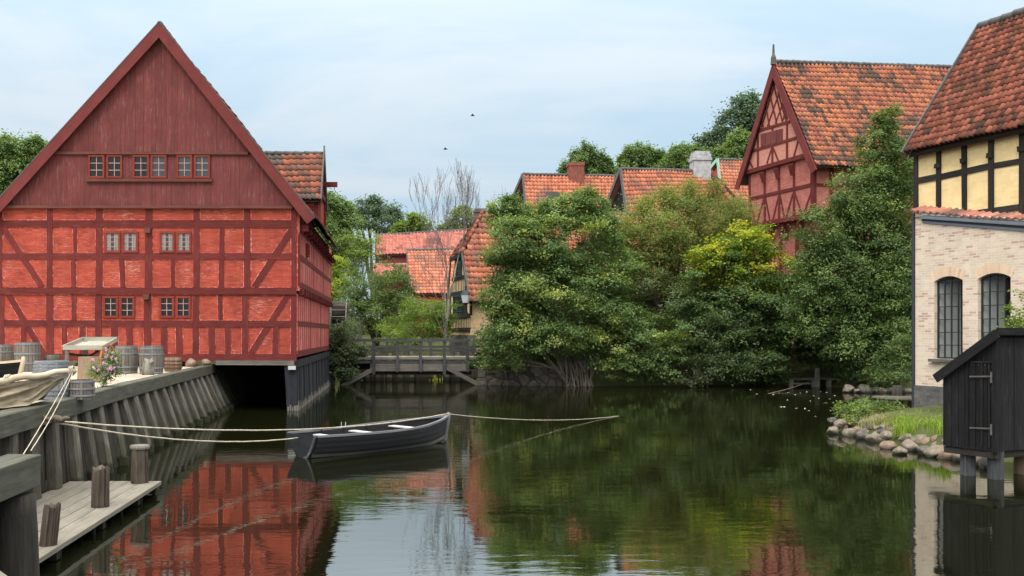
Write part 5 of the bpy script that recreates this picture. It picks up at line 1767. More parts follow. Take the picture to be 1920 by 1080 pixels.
MT['jet'] = MT['greywood']
jet = thing('far_jetty', 'little weathered jetty with steps against the dark far bank', 'jetty', P(1525, 715, 50))
JY = 48.2
jx = lambda px: (px - CX) / F * JY
jz = lambda py: EYE - (py - HZ) * JY / F
mb = MB(); mb.box(jx(1481), jx(1572), JY, JY + 1.3, jz(712), jz(709.5)); mb.build('deck', MT['greywood'], jet)
for px, top in ((1485, 711), (1528.5, 711), (1556, 711)):
    mb = MB(); mb.box(jx(px) - .1, jx(px) + .1, JY + .05, JY + .25, -.5, jz(top)); mb.build('leg', MT['greywood'], jet)
mb = MB(); mb.tube([(jx(1531), JY - .1, -.5), (jx(1531), JY - .1, jz(690))], [.14, .13], 10); mb.build('tall_post', MT['greywood'], jet)
mb = MB(); mb.box(jx(1490), jx(1530), JY + .1, JY + .2, jz(721), jz(718)); mb.build('low_rail', MT['greywood'], jet)
for k in range(5):
    mb = MB(); mb.box(jx(1493 - k), jx(1528 - k * 2), JY + 1.4 + k * .35, JY + 1.75 + k * .35, jz(704 - k * 6), jz(702 - k * 6)); mb.build('step', MT['pile'], jet)
cat_rope('mooring_rope', 'pale rope slanting from the far jetty post into the water', (jx(1531), JY - .2, jz(708)), P(1440, 738, 43), .08, .014, MT['barkpale'])

# petals / feathers on the water
pm = MB(); pm.face([(-.05, -.02, 0), (.0, -.035, .012), (.06, 0, .004), (.0, .035, .014)]); pm.face([(-.05, -.02, 0), (.0, .035, .014), (-.045, .02, .006)])
pet = pm.build('feather', MT['petal'])
tag(pet, 'small white feather floating on the dark water near the far jetty', 'feather', 'white feathers floating on the pond')
fpos = [(1462, 737), (1478, 736), (1490, 740), (1513, 735), (1500, 737), (1519, 752), (1549, 736), (1549, 756), (1535, 747), (1471, 763), (1464, 763), (1493, 766), (1510, 766), (1516, 770), (1558, 770), (1530, 781), (1477, 750), (1538, 735), (1450, 740), (1440, 733), (1525, 742), (1564, 742), (1418, 739), (1408, 731), (1555, 748)]
for k, (px, py) in enumerate(fpos):
    o = pet if k == 0 else copy_tree(pet)
    c = G(px, py, .008); o.location = c; o.rotation_euler = (0, 0, rr(0, 6)); q = rr(.7, 1.5); o.scale = (q, q, 1)

# ================================================================== TOWER HOUSE
tower = thing('tower_house', 'tall red half-timbered house with latticed gable and mottled tile roof above the trees', 'house', (24, 55, 0))
tF = Fac((22.6, 52.0), (-.279, .960))          # gable plane, s = 0 at its near corner
tu = Vector((.98, .2, 0)).normalized()
TW = 5.35
def tp(px, py, off=0): return tF.pt(px, py, off)
zS, zG = 9.2, 12.25                             # sill of the jettied storey, foot of the gable
zA = 18.0
mb = MB()
a = lambda s, z, off=0: tF.at(s, z, off)
mb.face([a(0, zS), a(0, zG), a(TW, zG), a(TW, zS)][::-1], [(0, zS), (0, zG), (TW, zG), (TW, zS)][::-1])
A, B = a(0, zS), a(0, zG)
L = 14
mb.face([A, A + tu * L, B + tu * L, B], [(0, zS), (L, zS), (L, zG), (0, zG)])
A2, B2_ = a(TW, zS), a(TW, zG)
mb.face([A2 + tu * L, A2, B2_, B2_ + tu * L])
mb.face([a(0, zS), a(TW, zS), a(TW, zS) + tu * L, a(0, zS) + tu * L])
mb.build('brick_wall', MT['towerbrick'], tower)
mb = MB()
mb.face([a(-.1, zG, .16), a(TW + .1, zG, .16), a(TW / 2, zA - .3, .16)][::-1], [(0, 0), (TW, 0), (TW / 2, zA - zG)][::-1])
mb.face([a(0, zG, 0), a(0, zG, .16), a(TW, zG, .16), a(TW, zG, 0)])
mb.build('gable_wall', MT['towerpink'], tower)
mb = MB()      # set-back lower storeys
o = -.45
mb.face([a(.45, 1, o), a(.45, zS, o), a(TW - .1, zS, o), a(TW - .1, 1, o)][::-1], [(0, 1), (0, zS), (TW, zS), (TW, 1)][::-1])
A, B = a(.45, 1, o), a(.45, zS, o)
mb.face([A, A + tu * L, B + tu * L, B], [(0, 1), (L, 1), (L, zS), (0, zS)])
mb.face([a(TW - .1, 1, o) + tu * L, a(TW - .1, 1, o), a(TW - .1, zS, o), a(TW - .1, zS, o) + tu * L])
mb.build('lower_wall', MT['towerbrick'], tower)


def tt(x0, y0, x1, y1, w, nm='timber', off=.0):
    timber(tF, (1380 + x0 / 2.842, 100 + y0 / 2.842), (1380 + x1 / 2.842, 100 + y1 / 2.842), w, nm, MT['timber'], tower, .04 + off, .12, .008)


# the pixel rows are read on the wall plane; the gable stands 16 cm proud of it
for x0, y0, x1, y1, w in ((50, 640, 388, 543, .24), (84, 526, 342, 449, .17), (108, 421, 302, 364, .16)):
    tt(x0, y0, x1, y1, w, 'timber_rail', .165)
for x, y0, y1 in ((131, 607, 412), (208, 590, 396), (286, 566, 372)):
    tt(x, y0, x, y1, .13, 'timber_post', .16)
for x0, y0, x1, y1 in ((76, 560, 103, 610), (204, 505, 178, 588), (212, 505, 240, 575), (345, 465, 323, 550), (258, 480, 262, 480)):
    if abs(x0 - x1) > 5: tt(x0, y0, x1, y1, .11, 'timber_brace', .152)
# lattice
for x0, y0, x1, y1 in ((116, 400, 174, 175), (150, 395, 222, 160), (182, 388, 246, 205), (224, 375, 262, 270), (262, 362, 280, 300),
                       (262, 262, 288, 352), (236, 205, 282, 365), (208, 140, 262, 372), (182, 160, 232, 378), (165, 232, 192, 388), (140, 320, 160, 392), (124, 372, 134, 400)):
    tt(x0, y0, x1, y1, .09, 'lattice_bar', .145 + rr(0, .01))
# shutters
for (x0, x1, dy) in ((148, 201, 0), (208, 263, -15)):
    mb = MB()
    for k in range(4):
        xa = x0 + (x1 - x0) * k / 4 + .6; xb = x0 + (x1 - x0) * (k + 1) / 4 - .6
        p = [tp(1380 + x / 2.842, 100 + (y + dy - (x - x0) * .28) / 2.842, .22 + .01 * (k % 2)) for x, y in ((xa, 502), (xb, 502), (xb, 432), (xa, 432))]
        mb.hexa([p[0], p[1], p[1] - tF.n * .05, p[0] - tF.n * .05], [p[3], p[2], p[2] - tF.n * .05, p[3] - tF.n * .05])
    mb.build('shutter', MT['board'], tower)
# jettied storey
tt(76, 776, 402, 700, .18, 'timber_rail'); tt(74, 922, 412, 858, .26, 'timber_rail', .01)
for x, y0, y1 in ((74, 915, 640), (154, 900, 625), (231, 885, 600), (310, 870, 580), (408, 855, 565)):
    tt(x, y0, x, y1, .17 if x != 408 else .26, 'timber_post')
for x0, y0, x1, y1 in ((78, 800, 106, 905), (150, 775, 113, 903), (158, 772, 181, 890), (228, 760, 198, 886), (235, 755, 258, 872), (304, 748, 270, 872), (314, 742, 352, 858), (403, 738, 360, 858)):
    tt(x0, y0, x1, y1, .11, 'timber_brace', -.008)
for x, y in ((155, 640), (231, 618), (308, 597)):        # brackets under the gable
    p = tp(1380 + x / 2.842, 100 + y / 2.842, .12); mb = MB(); mb.beam(p - Vector((0, 0, .55)) - tF.n * .05, p + tF.n * .12, .15, .2, tF.n); mb.build('bracket', MT['timber'], tower)
for x, y in ((165, 925), (242, 912), (330, 895)):
    p = tp(1380 + x / 2.842, 100 + y / 2.842, -.1); mb = MB(); mb.beam(p - Vector((0, 0, .75)) - tF.n * .28, p, .16, .22, tF.n); mb.build('bracket', MT['timber'], tower)
    mb = MB(); mb.box(p.x - .08, p.x + .08, p.y + .25, p.y + .4, 4, p.z - .2); mb.build('timber_post', MT['timber'], tower)
# side framing
sd = Fac(tF.at(0, 0)[:2], tu[:2])
for s in (.12, 1.15, 2.3, 3.5, 4.7, 5.9, 7.1, 8.3):
    timber_m(sd, s, zS, s, zG + .3, .22, 'timber_post', MT['timber'], tower, .04)
for z in (zS + .12, zS + 1.55, zG - .05):
    timber_m(sd, 0, z, 9, z, .18, 'timber_rail', MT['timber'], tower, .03)
timber_m(sd, 1.3, zS + 1.5, 2.2, zS + .2, .13, 'timber_brace', MT['timber'], tower, .02)
mb = MB(); p = tF.at(.05, zS - .2, .1); mb.box(p.x - .22, p.x + .25, p.y - .25, p.y + .2, zS - .3, zS + .2, None, .02); mb.build('corner_bracket', MT['timber'], tower)
# roof
fr = -.36
eN = tF.at(-.72, 11.66) + tu * fr; eF = tF.at(TW + .72, 11.66) + tu * fr; rg = tF.at(TW / 2, zA + .05) + tu * fr
LR = 16
rg2 = rg + tu * LR + Vector((0, 0, .45))
pantile(eN, eN + tu * LR, rg2, rg, 'roof', MT['tile_tower'], tower, .26, .34, .095, 41, .30, .55, rn=.8, nz=1.05)
pantile(eF + tu * LR, eF, rg, rg2, 'roof', MT['tile_tower'], tower, .26, .34, .095, 42, .30, .55, rn=.8, nz=1.05)
ridge_row(rg + Vector((0, 0, .08)), rg2 + Vector((0, 0, .08)), .13, MT['lead'], tower)
for e in (eN, eF):
    mb = MB(); u = (rg - e).normalized(); nn = tF.n.cross(u)
    if nn.z > 0: nn = -nn
    q = -tu * .09
    a0 = e + q - u * .25; a1 = rg + q + Vector((0, 0, .02)); w = .40
    ti = Vector((a1.x, a1.y, a1.z - w / abs(u.dot(tF.d))))
    b4 = [a0, a0 + nn * w, a0 + nn * w + tu * .08, a0 + tu * .08]; t4 = [a1, ti, ti + tu * .08, a1 + tu * .08]
    if e is eN: b4, t4 = b4[::-1], t4[::-1]
    mb.hexa(b4, t4, .5); mb.build('bargeboard', MT['barge'], tower)
mb = MB(); p = rg - tu * .03; mb.tube([p + Vector((0, 0, -.1)), p + Vector((0, 0, .3)), p + Vector((0, 0, .5)), p + Vector((0, 0, 1.05))], [.16, .14, .07, .05], 8); mb.build('finial', MT['lead'], tower)

# ================================================================== BACKGROUND HOUSES
def hshape(name, label, parts): pass


# yellow narrow half-timbered house with half-hipped gable
yh = thing('half_timbered_house', 'narrow ochre half-timbered house with tarred beams and half-hipped orange roof past the footbridge', 'house', (6, 60, 0))
yF = Fac((4.46, 57.0), (-.152, .988))
yu = Vector((.988, .152, 0))
W_ = 5.58
def ya(s, z, off=0): return yF.at(s, z, off)
poly = [(0, 1.6), (0, 5.2), (1.35, 7.7), (W_ - 1.35, 7.7), (W_, 5.2), (W_, 1.6)]
mb = MB(); mb.face([ya(s, z) for s, z in poly][::-1], [(s, z) for s, z in poly][::-1])
LY = 14
for s in (0, W_):
    mb.face([ya(s, 1.6), ya(s, 5.2), ya(s, 5.2) + yu * LY, ya(s, 1.6) + yu * LY][::(1 if s else -1)])
mb.build('plaster_wall', MT['ylime'], yh)
mb = MB(); mb.hexa([ya(-.1, 1.2, .1), ya(W_ + .1, 1.2, .1), ya(W_ + .1, 1.2, -.3), ya(-.1, 1.2, -.3)][::-1], [ya(-.1, 2.6, .1), ya(W_ + .1, 2.6, .1), ya(W_ + .1, 2.6, -.3), ya(-.1, 2.6, -.3)][::-1]); mb.build('stone_base', MT['stone'], yh)
def ypx(px, py): p = yF.pt(px, py); return yF.s_of(px), p.z
zl_ = [yF.pt(848, 620).z + .05, yF.pt(862, 593).z, yF.pt(862, 549).z, yF.pt(862, 521).z, yF.pt(862, 480).z]
for z, w in zip(zl_, (.25, .24, .22, .24, .2)):
    k = max(0, min(1, (z - 5.2) / 2.5)) * 1.4
    timber_m(yF, k, z, W_ - k, z, w, 'timber_rail', MT['blackbeam'], yh, .05)
for (z0, z1, n) in ((zl_[0], zl_[1], 12), (zl_[1], zl_[2], 4), (zl_[2], zl_[3], 12), (zl_[3], zl_[4], 7)):
    for k in range(n + 1):
        s = .07 + (W_ - .14) * k / n
        zz = min(z1, 5.15 + min(s, W_ - s) * 2.5 / 1.38)
        if zz - z0 > .3: timber_m(yF, s, z0, s, zz, .13 if n > 7 else .16, 'timber_stud', MT['blackbeam'], yh, .012)
for (x0, x1, y0, y1, c, r) in ((852, 876, 554, 594, 3, 4), (858, 866, 487, 518, 1, 3)):
    s0, s1 = yF.s_of(x1), yF.s_of(x0)
    casement(yF, s0, s1, yF.pt(864, y1).z, yF.pt(864, y0).z, c, r, yh, MT['winmetal'], MT['glassgrey'], .09, .1, .05)
zR, hipu = 10.25, 1.46
e0 = ya(-.42, 4.55, .15); e1 = ya(W_ + .42, 4.55, .15)
h0 = ya(1.24, 7.55, .25); h1 = ya(W_ - 1.24, 7.55, .25); r0 = ya(W_ / 2, zR) + yu * hipu; r1 = ya(W_ / 2, zR) + yu * LY
rv0 = ya(W_ / 2, zR, .15)
def hipclip(p):          # keep the tiles on the house side of the hip line
    q = (p - ya(0, 0)).dot(yu); 
    return p.z < h0.z or q > -.25 + (hipu + .25) * (p.z - h0.z) / (zR - h0.z)
pantile(e0, e0 + yu * LY, rv0 + yu * LY, rv0, 'roof', MT['tile_orange'], yh, .30, .40, .10, 51, .26, clip=hipclip)
mb = MB(); lo_ = yF.d * .06; mb.face([e0 + lo_, h0 + lo_, r0 + lo_, r1 + lo_, e0 + yu * LY + lo_]); mb.build('roof_boards', MT['blackbeam'], yh)
pantile(e1 + yu * LY, e1, r0, r1, 'roof', MT['tile_orange'], yh, .30, .40, .05, 53, .26)
pantile(h1, h0, r0 - yF.d * .05, r0 + yF.d * .05, 'hip_roof', MT['tile_dark'], yh, .30, .38, .055, 54, .3)
ridge_row(h0 + Vector((0, 0, .06)), r0 + Vector((0, 0, .1)), .12, MT['tile_dark'], yh); ridge_row(r0 + Vector((0, 0, .08)), r1 + Vector((0, 0, .08)), .13, MT['lead'], yh)
mb = MB(); mb.beam(e0, h0, .26, .08, yF.n); mb.beam(e1, h1, .26, .08, yF.n); mb.build('verge_board', MT['lead'], yh)
mb = MB(); mb.beam(h0 - Vector((0, 0, .12)), h1 - Vector((0, 0, .12)), .22, .2, yF.n); mb.build('hip_eaves_board', MT['blackbeam'], yh)
mb = MB(); p = P(901, 392, 61.5); mb.box(p.x - .38, p.x + .38, p.y - .35, p.y + .35, 7.5, p.z); mb.box(p.x - .43, p.x + .43, p.y - .4, p.y + .4, p.z - .25, p.z - .1); mb.build('chimney', MT['chimgrey'], yh)
mb = MB(); p = P(1037, 361, 61.0); mb.box(p.x - .44, p.x + .44, p.y - .4, p.y + .4, 8.0, p.z - .72); cw = mb.build('chimney', MT['chimwhite'], yh)
mb = MB(); mb.box(p.x - .40, p.x + .40, p.y - .37, p.y + .37, p.z - .71, p.z); mb.build('chimney_top', MT['lead'], cw)

# lantern on a bracket at the yellow house corner
lan = thing('wall_lantern', 'white glass street lantern on a dark bracket by the ochre house', 'street lamp', P(873, 560, 56.3))
p = P(873, 556, 56.3)
mb = MB(); prof = [(.17, -.38), (.27, .12)]
mb.lathe(p, prof, 6, .5); mb.build('lantern_glass', MT['lampglass'], lan)
mb = MB(); mb.lathe(p, [(.31, .12), (.22, .28), (.08, .36), (.05, .55), (.09, .6), (.02, .7)], 6); mb.lathe(p, [(.05, -.5), (.2, -.40), (.2, -.37)], 6); mb.build('lantern_cap', MT['winmetal'], lan)
mb = MB(); mb.tube([p + Vector((0, 0, -.45)), p + Vector((.05, .1, -.8)), p + Vector((.2, .5, -1.1)), p + Vector((.35, .9, -1.1))], .035, 6); mb.build('bracket', MT['winmetal'], lan)


def simple_house(name, label, cat, ridge, eave, back, zground, gable_mat, tilemat, tw, co, seed, moss, wall=None, verge=None, hip=None, wallbelow=None):
    """ridge=(R0,R1), eave=(E0,E1) of the visible slope; the far slope mirrors it. R0/E0 is the gable seen from the pond"""
    R0, R1 = [Vector(p) for p in ridge]; E0, E1 = [Vector(p) for p in eave]
    root = thing(name, label, cat, ((E0.x + E1.x) / 2, E0.y + 3, 0))
    pantile(E0, E1, R1, R0, 'roof', tilemat, root, tw, co, .10, seed, moss)
    hor = Vector((R0.x - E0.x, R0.y - E0.y, 0)); hor2 = Vector((R1.x - E1.x, R1.y - E1.y, 0))
    u = Vector((R1.x - R0.x, R1.y - R0.y, 0)).normalized()
    hor -= u * hor.dot(u)
    B0 = E0 + hor * 2; B1 = E1 + hor * 2
    pantile(B1, B0, R0, R1, 'roof', tilemat, root, tw, co, .055, seed + 1, moss)
    ridge_row(R0 + Vector((0, 0, .06)), R1 + Vector((0, 0, .06)), .13, MT['lead'], root)
    ins = u * .3
    mb = MB()
    lo = Vector((0, 0, -.12)); hd = hor.normalized() * .35
    mb.face([E0 + ins + lo, R0 + ins + lo * 2, B0 + ins + lo])
    mb.build('gable_wall', gable_mat, root)
    mb = MB(); mb.face([E1 - ins + lo, B1 - ins + lo, R1 - ins + lo * 2])
    mb.build('gable_wall', gable_mat, root)
    mb = MB()
    f = lambda p, s: p + ins * s + Vector((0, 0, 0))
    c = [E0 + ins * 1.1 + hd, E1 - ins * 1.1 + hd, B1 - ins * 1.1 - hd, B0 + ins * 1.1 - hd]
    for i in range(4):
        m = (i + 1) % 4
        a, b = c[i].copy(), c[m].copy(); a2, b2 = a.copy(), b.copy(); a2.z = b2.z = zground
        mb.face([a2, b2, b, a])
    mb.build('wall', wall or MT['farred'], root)
    for ee in (E0, B0):
        mb = MB(); mb.beam(ee - u * .05 - Vector((0, 0, .05)), R0 - u * .05 + Vector((0, 0, .08)), .28, .07, u); mb.build('verge_board', verge or MT['lead'], root)
    return root, u, hor


# two houses behind the trees
h1, u1, hr1 = simple_house('tiled_house', 'orange tiled house with brick chimney and black boarded gable behind the middle trees', 'house', (P(981, 328, 76), P(1200, 332, 79)), (P(993, 470, 71.5), P(1205, 470, 74)), None, 3,
                           MT['blackwood'], MT['tile_orange'], .32, .42, 61, .22, MT['cream'])
mb = MB(); p = P(1079, 306, 77.3); mb.box(p.x - .60, p.x + .60, p.y - .5, p.y + .5, p.z - 2.2, p.z); mb.box(p.x - .65, p.x + .65, p.y - .55, p.y + .55, p.z - .28, p.z - .08); mb.build('chimney', MT['chim'], h1)
h2, u2, hr2 = simple_house('tiled_house', 'orange tiled hipped house with white chimney next to the tower house', 'house', (P(1164, 318, 66.5), P(1332, 323, 68)), (P(1190, 500, 62), P(1425, 455, 63.5)), None, 3,
                           MT['blackwood'], MT['tile_orange'], .30, .40, 63, .30, MT['cream'])
ridge_row(P(1332, 322, 67.6), P(1426, 453, 63.2), .16, MT['tile_dark'], h2, 'hip_tiles')
pantile(P(1424, 456, 63.6), P(1470, 470, 72), P(1335, 323, 68.2), P(1333, 323, 68.1), 'hip_roof', MT['tile_dark'], h2, .3, .4, .05, 66, .3)
mb = MB(); p = P(1313, 288, 67.8); mb.box(p.x - .60, p.x + .60, p.y - .5, p.y + .5, p.z - 2.3, p.z - .1); mb.box(p.x - .66, p.x + .66, p.y - .56, p.y + .56, p.z - .55, p.z - .35); mb.box(p.x - .52, p.x + .52, p.y - .45, p.y + .45, p.z - .1, p.z + .1); mb.build('chimney', MT['chimwhite'], h2)
h3, u3, hr3 = simple_house('tiled_house', 'tiled house with green copper verge seen just left of the tower house', 'house', (P(1346, 300, 84), P(1500, 305, 88)), (P(1362, 440, 78), P(1500, 440, 82)), None, 3,
                           MT['farred'], MT['tile_orange'], .34, .45, 67, .2, verge=MT['copper'])
# long red building far behind the bridge
h4, u4, hr4 = simple_house('long_tiled_house', 'long low red building with faded tile roof far behind the bare tree', 'house', (P(706, 442, 95), P(905, 430, 92)), (P(704, 478, 90), P(905, 470, 87)), None, 2,
                           MT['farred'], MT['tile_far'], .34, .42, 71, .3, MT['board'])
mb = MB(); pantile(P(700, 520, 85), P(790, 520, 84), P(790, 493, 88), P(700, 495, 89), 'lower_roof', MT['tile_far'], h4, .34, .42, .05, 73, .3)
h5, u5, hr5 = simple_house('red_outbuilding', 'small red building with orange tile roof standing before the long red one', 'house', (P(764, 470, 84), P(905, 468, 80)), (P(770, 551, 79), P(905, 552, 75)), None, 2,
                           MT['farred'], MT['tile_orange'], .36, .46, 75, .3, MT['farred'], verge=MT['lead'])

# ================================================================== VEGETATION
def leaves_mesh(name, mat, parent, pos, nrm, size, rnd, aspect=.55, droop=.25, kind=4):
    """pos (n,3), nrm (n,3): each leaf is a small bent rhombus of its own"""
    n = len(pos)
    nrm = nrm / (np.linalg.norm(nrm, axis=1, keepdims=True) + 1e-9)
    a = RNG.normal(size=(n, 3)); a[:, 2] -= droop
    a -= nrm * np.sum(a * nrm, axis=1, keepdims=True); a /= (np.linalg.norm(a, axis=1, keepdims=True) + 1e-9)
    b = np.cross(nrm, a)
    L = size[:, None]
    w = L * aspect * .5
    v = np.empty((n, 4, 3), dtype=np.float32)
    v[:, 0] = pos - a * L * .5
    v[:, 1] = pos + b * w - a * L * .08 + nrm * L * .10
    v[:, 2] = pos + a * L * .5 - nrm * L * .06
    v[:, 3] = pos - b * w - a * L * .08 + nrm * L * .10
    me = bpy.data.meshes.new(name)
    me.vertices.add(n * 4); me.vertices.foreach_set('co', v.reshape(-1))
    me.loops.add(n * 4); me.loops.foreach_set('vertex_index', np.arange(n * 4, dtype=np.int32))
    me.polygons.add(n); me.polygons.foreach_set('loop_start', np.arange(0, n * 4, 4, dtype=np.int32))
    at = me.attributes.new('rnd', 'FLOAT', 'FACE'); at.data.foreach_set('value', rnd.astype(np.float32))
    me.update(calc_edges=True); me.validate()
    me.materials.append(mat)
    o = bpy.data.objects.new(name, me); COL.objects.link(o)
    if parent is not None: put(o, parent)
    return o


def crown_points(lobes, ncl, per, csize, leaf, zmin=.15, shell=.5, flat=.6, hang=0.0, rbase=.45, rvar=.22, sub=11, fill=.28, bz=.66):
    """lobes: (centre, (rx,ry,rz)). Each lobe breaks into boughs; each bough carries twig clusters on its upper and outer side, so gaps stay between boughs"""
    vol = np.array([r[0] * r[2] + r[0] * r[1] + r[1] * r[2] for c, r in lobes]); vol = vol / vol.sum()
    P_, N_, S_, R_, T_ = [], [], [], [], []

    def cluster(q, c, r, tone, m):
        cs = csize * RNG.uniform(.55, 1.25)
        g = RNG.normal(size=(m, 3)) * np.array([cs, cs, cs * flat]) * .5
        g[:, 2] -= hang * np.abs(g[:, 0])
        out = (q - c) / r; out = out / (np.linalg.norm(out) + 1e-6)
        P_.append(q + g); N_.append(np.array([0, 0, .8]) + out * .55 + RNG.normal(size=(m, 3)) * .5)
        S_.append(leaf * RNG.uniform(.6, 1.3, m))
        R_.append(np.clip(tone + RNG.normal() * rvar * .35 + RNG.normal(size=m) * rvar * .5, 0, 1))
    for (c, r), f in zip(lobes, vol):
        k = max(4, int(ncl * f)); c = np.array(c); r = np.array(r)
        nb = max(4, int(sub * (1 + r.max() * .5)))
        kf = int(k * fill)
        d = RNG.normal(size=(kf, 3)); d /= np.linalg.norm(d, axis=1, keepdims=True) + 1e-9
        for q in c + d * r * (shell + (1.02 - shell) * RNG.random(kf) ** .7)[:, None]:
            if q[2] > zmin: cluster(q, c, r, rbase + RNG.normal() * rvar * .6, max(4, int(per * RNG.uniform(.4, 1)))); T_.append(q)
        kb = max(2, int((k - kf) / nb))
        for b in range(nb):
            d = RNG.normal(size=3); d /= np.linalg.norm(d); d[2] = d[2] * .9 + .08
            bc = c + d * r * RNG.uniform(.6, 1.16)
            br = r.mean() * RNG.uniform(.18, .44) * np.array([1.15, 1.15, bz])
            tone = rbase + RNG.normal() * rvar
            for _ in range(kb):
                e = RNG.normal(size=3); e /= np.linalg.norm(e); e[2] = abs(e[2]) * .9 - .18; e += d * .35
                q = bc + e * br * RNG.uniform(.55, 1.1)
                if q[2] > zmin: cluster(q, bc, br, tone, max(4, int(per * RNG.uniform(.6, 1.4)))); T_.append(q)
    return np.concatenate(P_), np.concatenate(N_), np.concatenate(S_), np.concatenate(R_), np.array(T_)


def limbs(root, base, lobes, twigs, r0, mat, nstem=1, ntw=40, spread=.3, wig=.12, name='trunk'):
    mb = MB()
    for si in range(nstem):
        for c, r in lobes:
            if nstem > 1 and random.random() > .75: continue
            b = Vector(base) + Vector((rr(-spread, spread), rr(-spread, spread) * .6, 0)) if nstem > 1 else Vector(base)
            c = Vector(c) + Vector((rr(-.3, .3) * r[0], rr(-.3, .3) * r[1], rr(-.2, .3) * r[2]))
            pts = []; L = (c - b).length
            for k in range(7):
                u = k / 6
                p = b.lerp(c, u); p.z += L * .12 * math.sin(u * math.pi)
                p += Vector((rr(-wig, wig), rr(-wig, wig), 0)) * (L * .12 * (1 if 0 < k else 0))
                pts.append(p)
            q = r0 * (1 if nstem == 1 else .5) * rr(.6, 1)
            mb.tube(pts, [q * (1 - .8 * k / 6) for k in range(7)], 7, None, False)
            if len(twigs):
                d = np.linalg.norm(twigs - np.array(c), axis=1); idx = np.argsort(d)[:max(3, ntw // (len(lobes) * nstem))]
                for i in idx:
                    e = Vector(twigs[i]); s = pts[random.randint(3, 6)]
                    m = s.lerp(e, .5) + Vector((rr(-.1, .1), rr(-.1, .1), rr(0, .15)))
                    mb.tube([s, m, e], [q * .22, q * .15, q * .05], 5, None, False)
    return mb.build(name, mat, root, smooth=True)


def lob(px, py, rx, ry, Y, dep=None):
    s = Y / F
    return (P(px, py, Y), (rx * s, dep if dep else max(rx, ry) * s * .8, ry * s))


def tree(name, label, cat, base, lobes, ncl, per, csize, leaf, mat, bark=None, r0=.18, nstem=1, group=None, **kw):
    root = thing(name, label, cat, base, group)
    lk = {k: kw.pop(k) for k in ('ntw', 'spread', 'wig') if k in kw}
    asp = kw.pop('aspect', .55)
    pos, nr, sz, rn, tw = crown_points(lobes, ncl, per, csize, leaf, **kw)
    leaves_mesh('crown', mat, root, pos, nr, sz, rn, asp)
    limbs(root, base, lobes, tw, r0, bark or MT['bark'], nstem, **lk)
    return root


# --- the mass of trees on the far bank, left to right
tree('hazel_tree', 'broad many-stemmed green tree leaning over the stone wall right of the footbridge', 'tree', P(1085, 724, 48.9),
     [lob(985, 470, 75, 62, 48.5), lob(1065, 455, 80, 75, 49), lob(966, 560, 50, 60, 48), lob(1030, 560, 90, 70, 48), lob(1110, 560, 70, 80, 48.5), lob(960, 640, 72, 40, 47.6), lob(1050, 640, 60, 35, 47.4),
      lob(960, 425, 38, 40, 49.5), lob(1080, 410, 30, 45, 49.5), lob(1012, 455, 24, 50, 49.2), lob(1130, 500, 50, 50, 49), lob(932, 612, 26, 40, 47.8), lob(935, 680, 45, 14, 47.5), lob(945, 395, 22, 26, 49.5), lob(1095, 388, 14, 30, 49.5), lob(958, 396, 8, 26, 49.5), lob(988, 412, 9, 26, 49.4), lob(1025, 405, 9, 30, 49.4), lob(1058, 396, 8, 26, 49.5), lob(1102, 380, 8, 26, 49.5), lob(1126, 408, 9, 30, 49.4), lob(1148, 440, 10, 30, 49.2), lob(1150, 590, 40, 55, 48.2), lob(1130, 660, 44, 36, 47.8), lob(946, 500, 34, 50, 48.6)],
     2900, 40, .44, .145, MT['leaf_mid'], MT['barkpale'], .11, 3, ntw=150, spread=.7, shell=.2, sub=14, fill=.26, rbase=.42, rvar=.30)
tree('willow_tree', 'feathery olive green tree rising before the hipped orange roof', 'tree', P(1270, 715, 51.5),
     [lob(1240, 439, 90, 62, 51.5), lob(1330, 429, 75, 60, 52), lob(1200, 504, 60, 60, 51), lob(1290, 504, 80, 70, 51), lob(1350, 474, 50, 60, 51.5), lob(1170, 444, 40, 45, 51.5), lob(1290, 386, 50, 24, 52), lob(1212, 392, 10, 24, 51.8), lob(1250, 372, 10, 24, 52), lob(1292, 360, 10, 22, 52), lob(1338, 366, 10, 24, 52), lob(1374, 398, 12, 26, 52), lob(1400, 434, 16, 30, 52)],
     2300, 34, .46, .14, MT['leaf_olive'], MT['bark'], .14, 1, aspect=.38, flat=.9, shell=.25, bz=1.0, sub=15, fill=.4)
tree('maple_tree', 'tree with yellow-green top in front of the tower house wall', 'tree', P(1400, 715, 49.8),
     [lob(1395, 452, 52, 24, 49.4), lob(1370, 505, 60, 40, 49), lob(1430, 520, 55, 50, 49.2), lob(1330, 480, 36, 24, 49), lob(1410, 470, 40, 30, 49.2)],
     420, 36, .42, .17, MT['leaf_yellow'], MT['bark'], .15, rbase=.42, rvar=.34)
tree('elder_shrub', 'wide dark green shrub below the yellow-topped tree', 'shrub', P(1430, 718, 49.4),
     [lob(1440, 590, 85, 55, 48.6), lob(1340, 570, 70, 60, 48.8), lob(1480, 620, 40, 40, 48.8), lob(1410, 660, 70, 48, 48.2), lob(1330, 640, 60, 50, 48.6), lob(1470, 560, 60, 50, 49.4)],
     1400, 36, .44, .16, MT['leaf_mid'], MT['bark'], .12, 2, ntw=40, rbase=.2, shell=.3)
tree('overhanging_bush', 'bright green bush drooping to the water in the middle of the far bank', 'bush', P(1215, 722, 48.6),
     [lob(1205, 660, 60, 48, 47.9), lob(1235, 630, 62, 40, 48), lob(1180, 690, 40, 25, 47.7), lob(1240, 690, 40, 25, 47.8)],
     520, 40, .38, .14, MT['leaf_mid'], MT['bark'], .08, 2, rbase=.42, flat=.45)
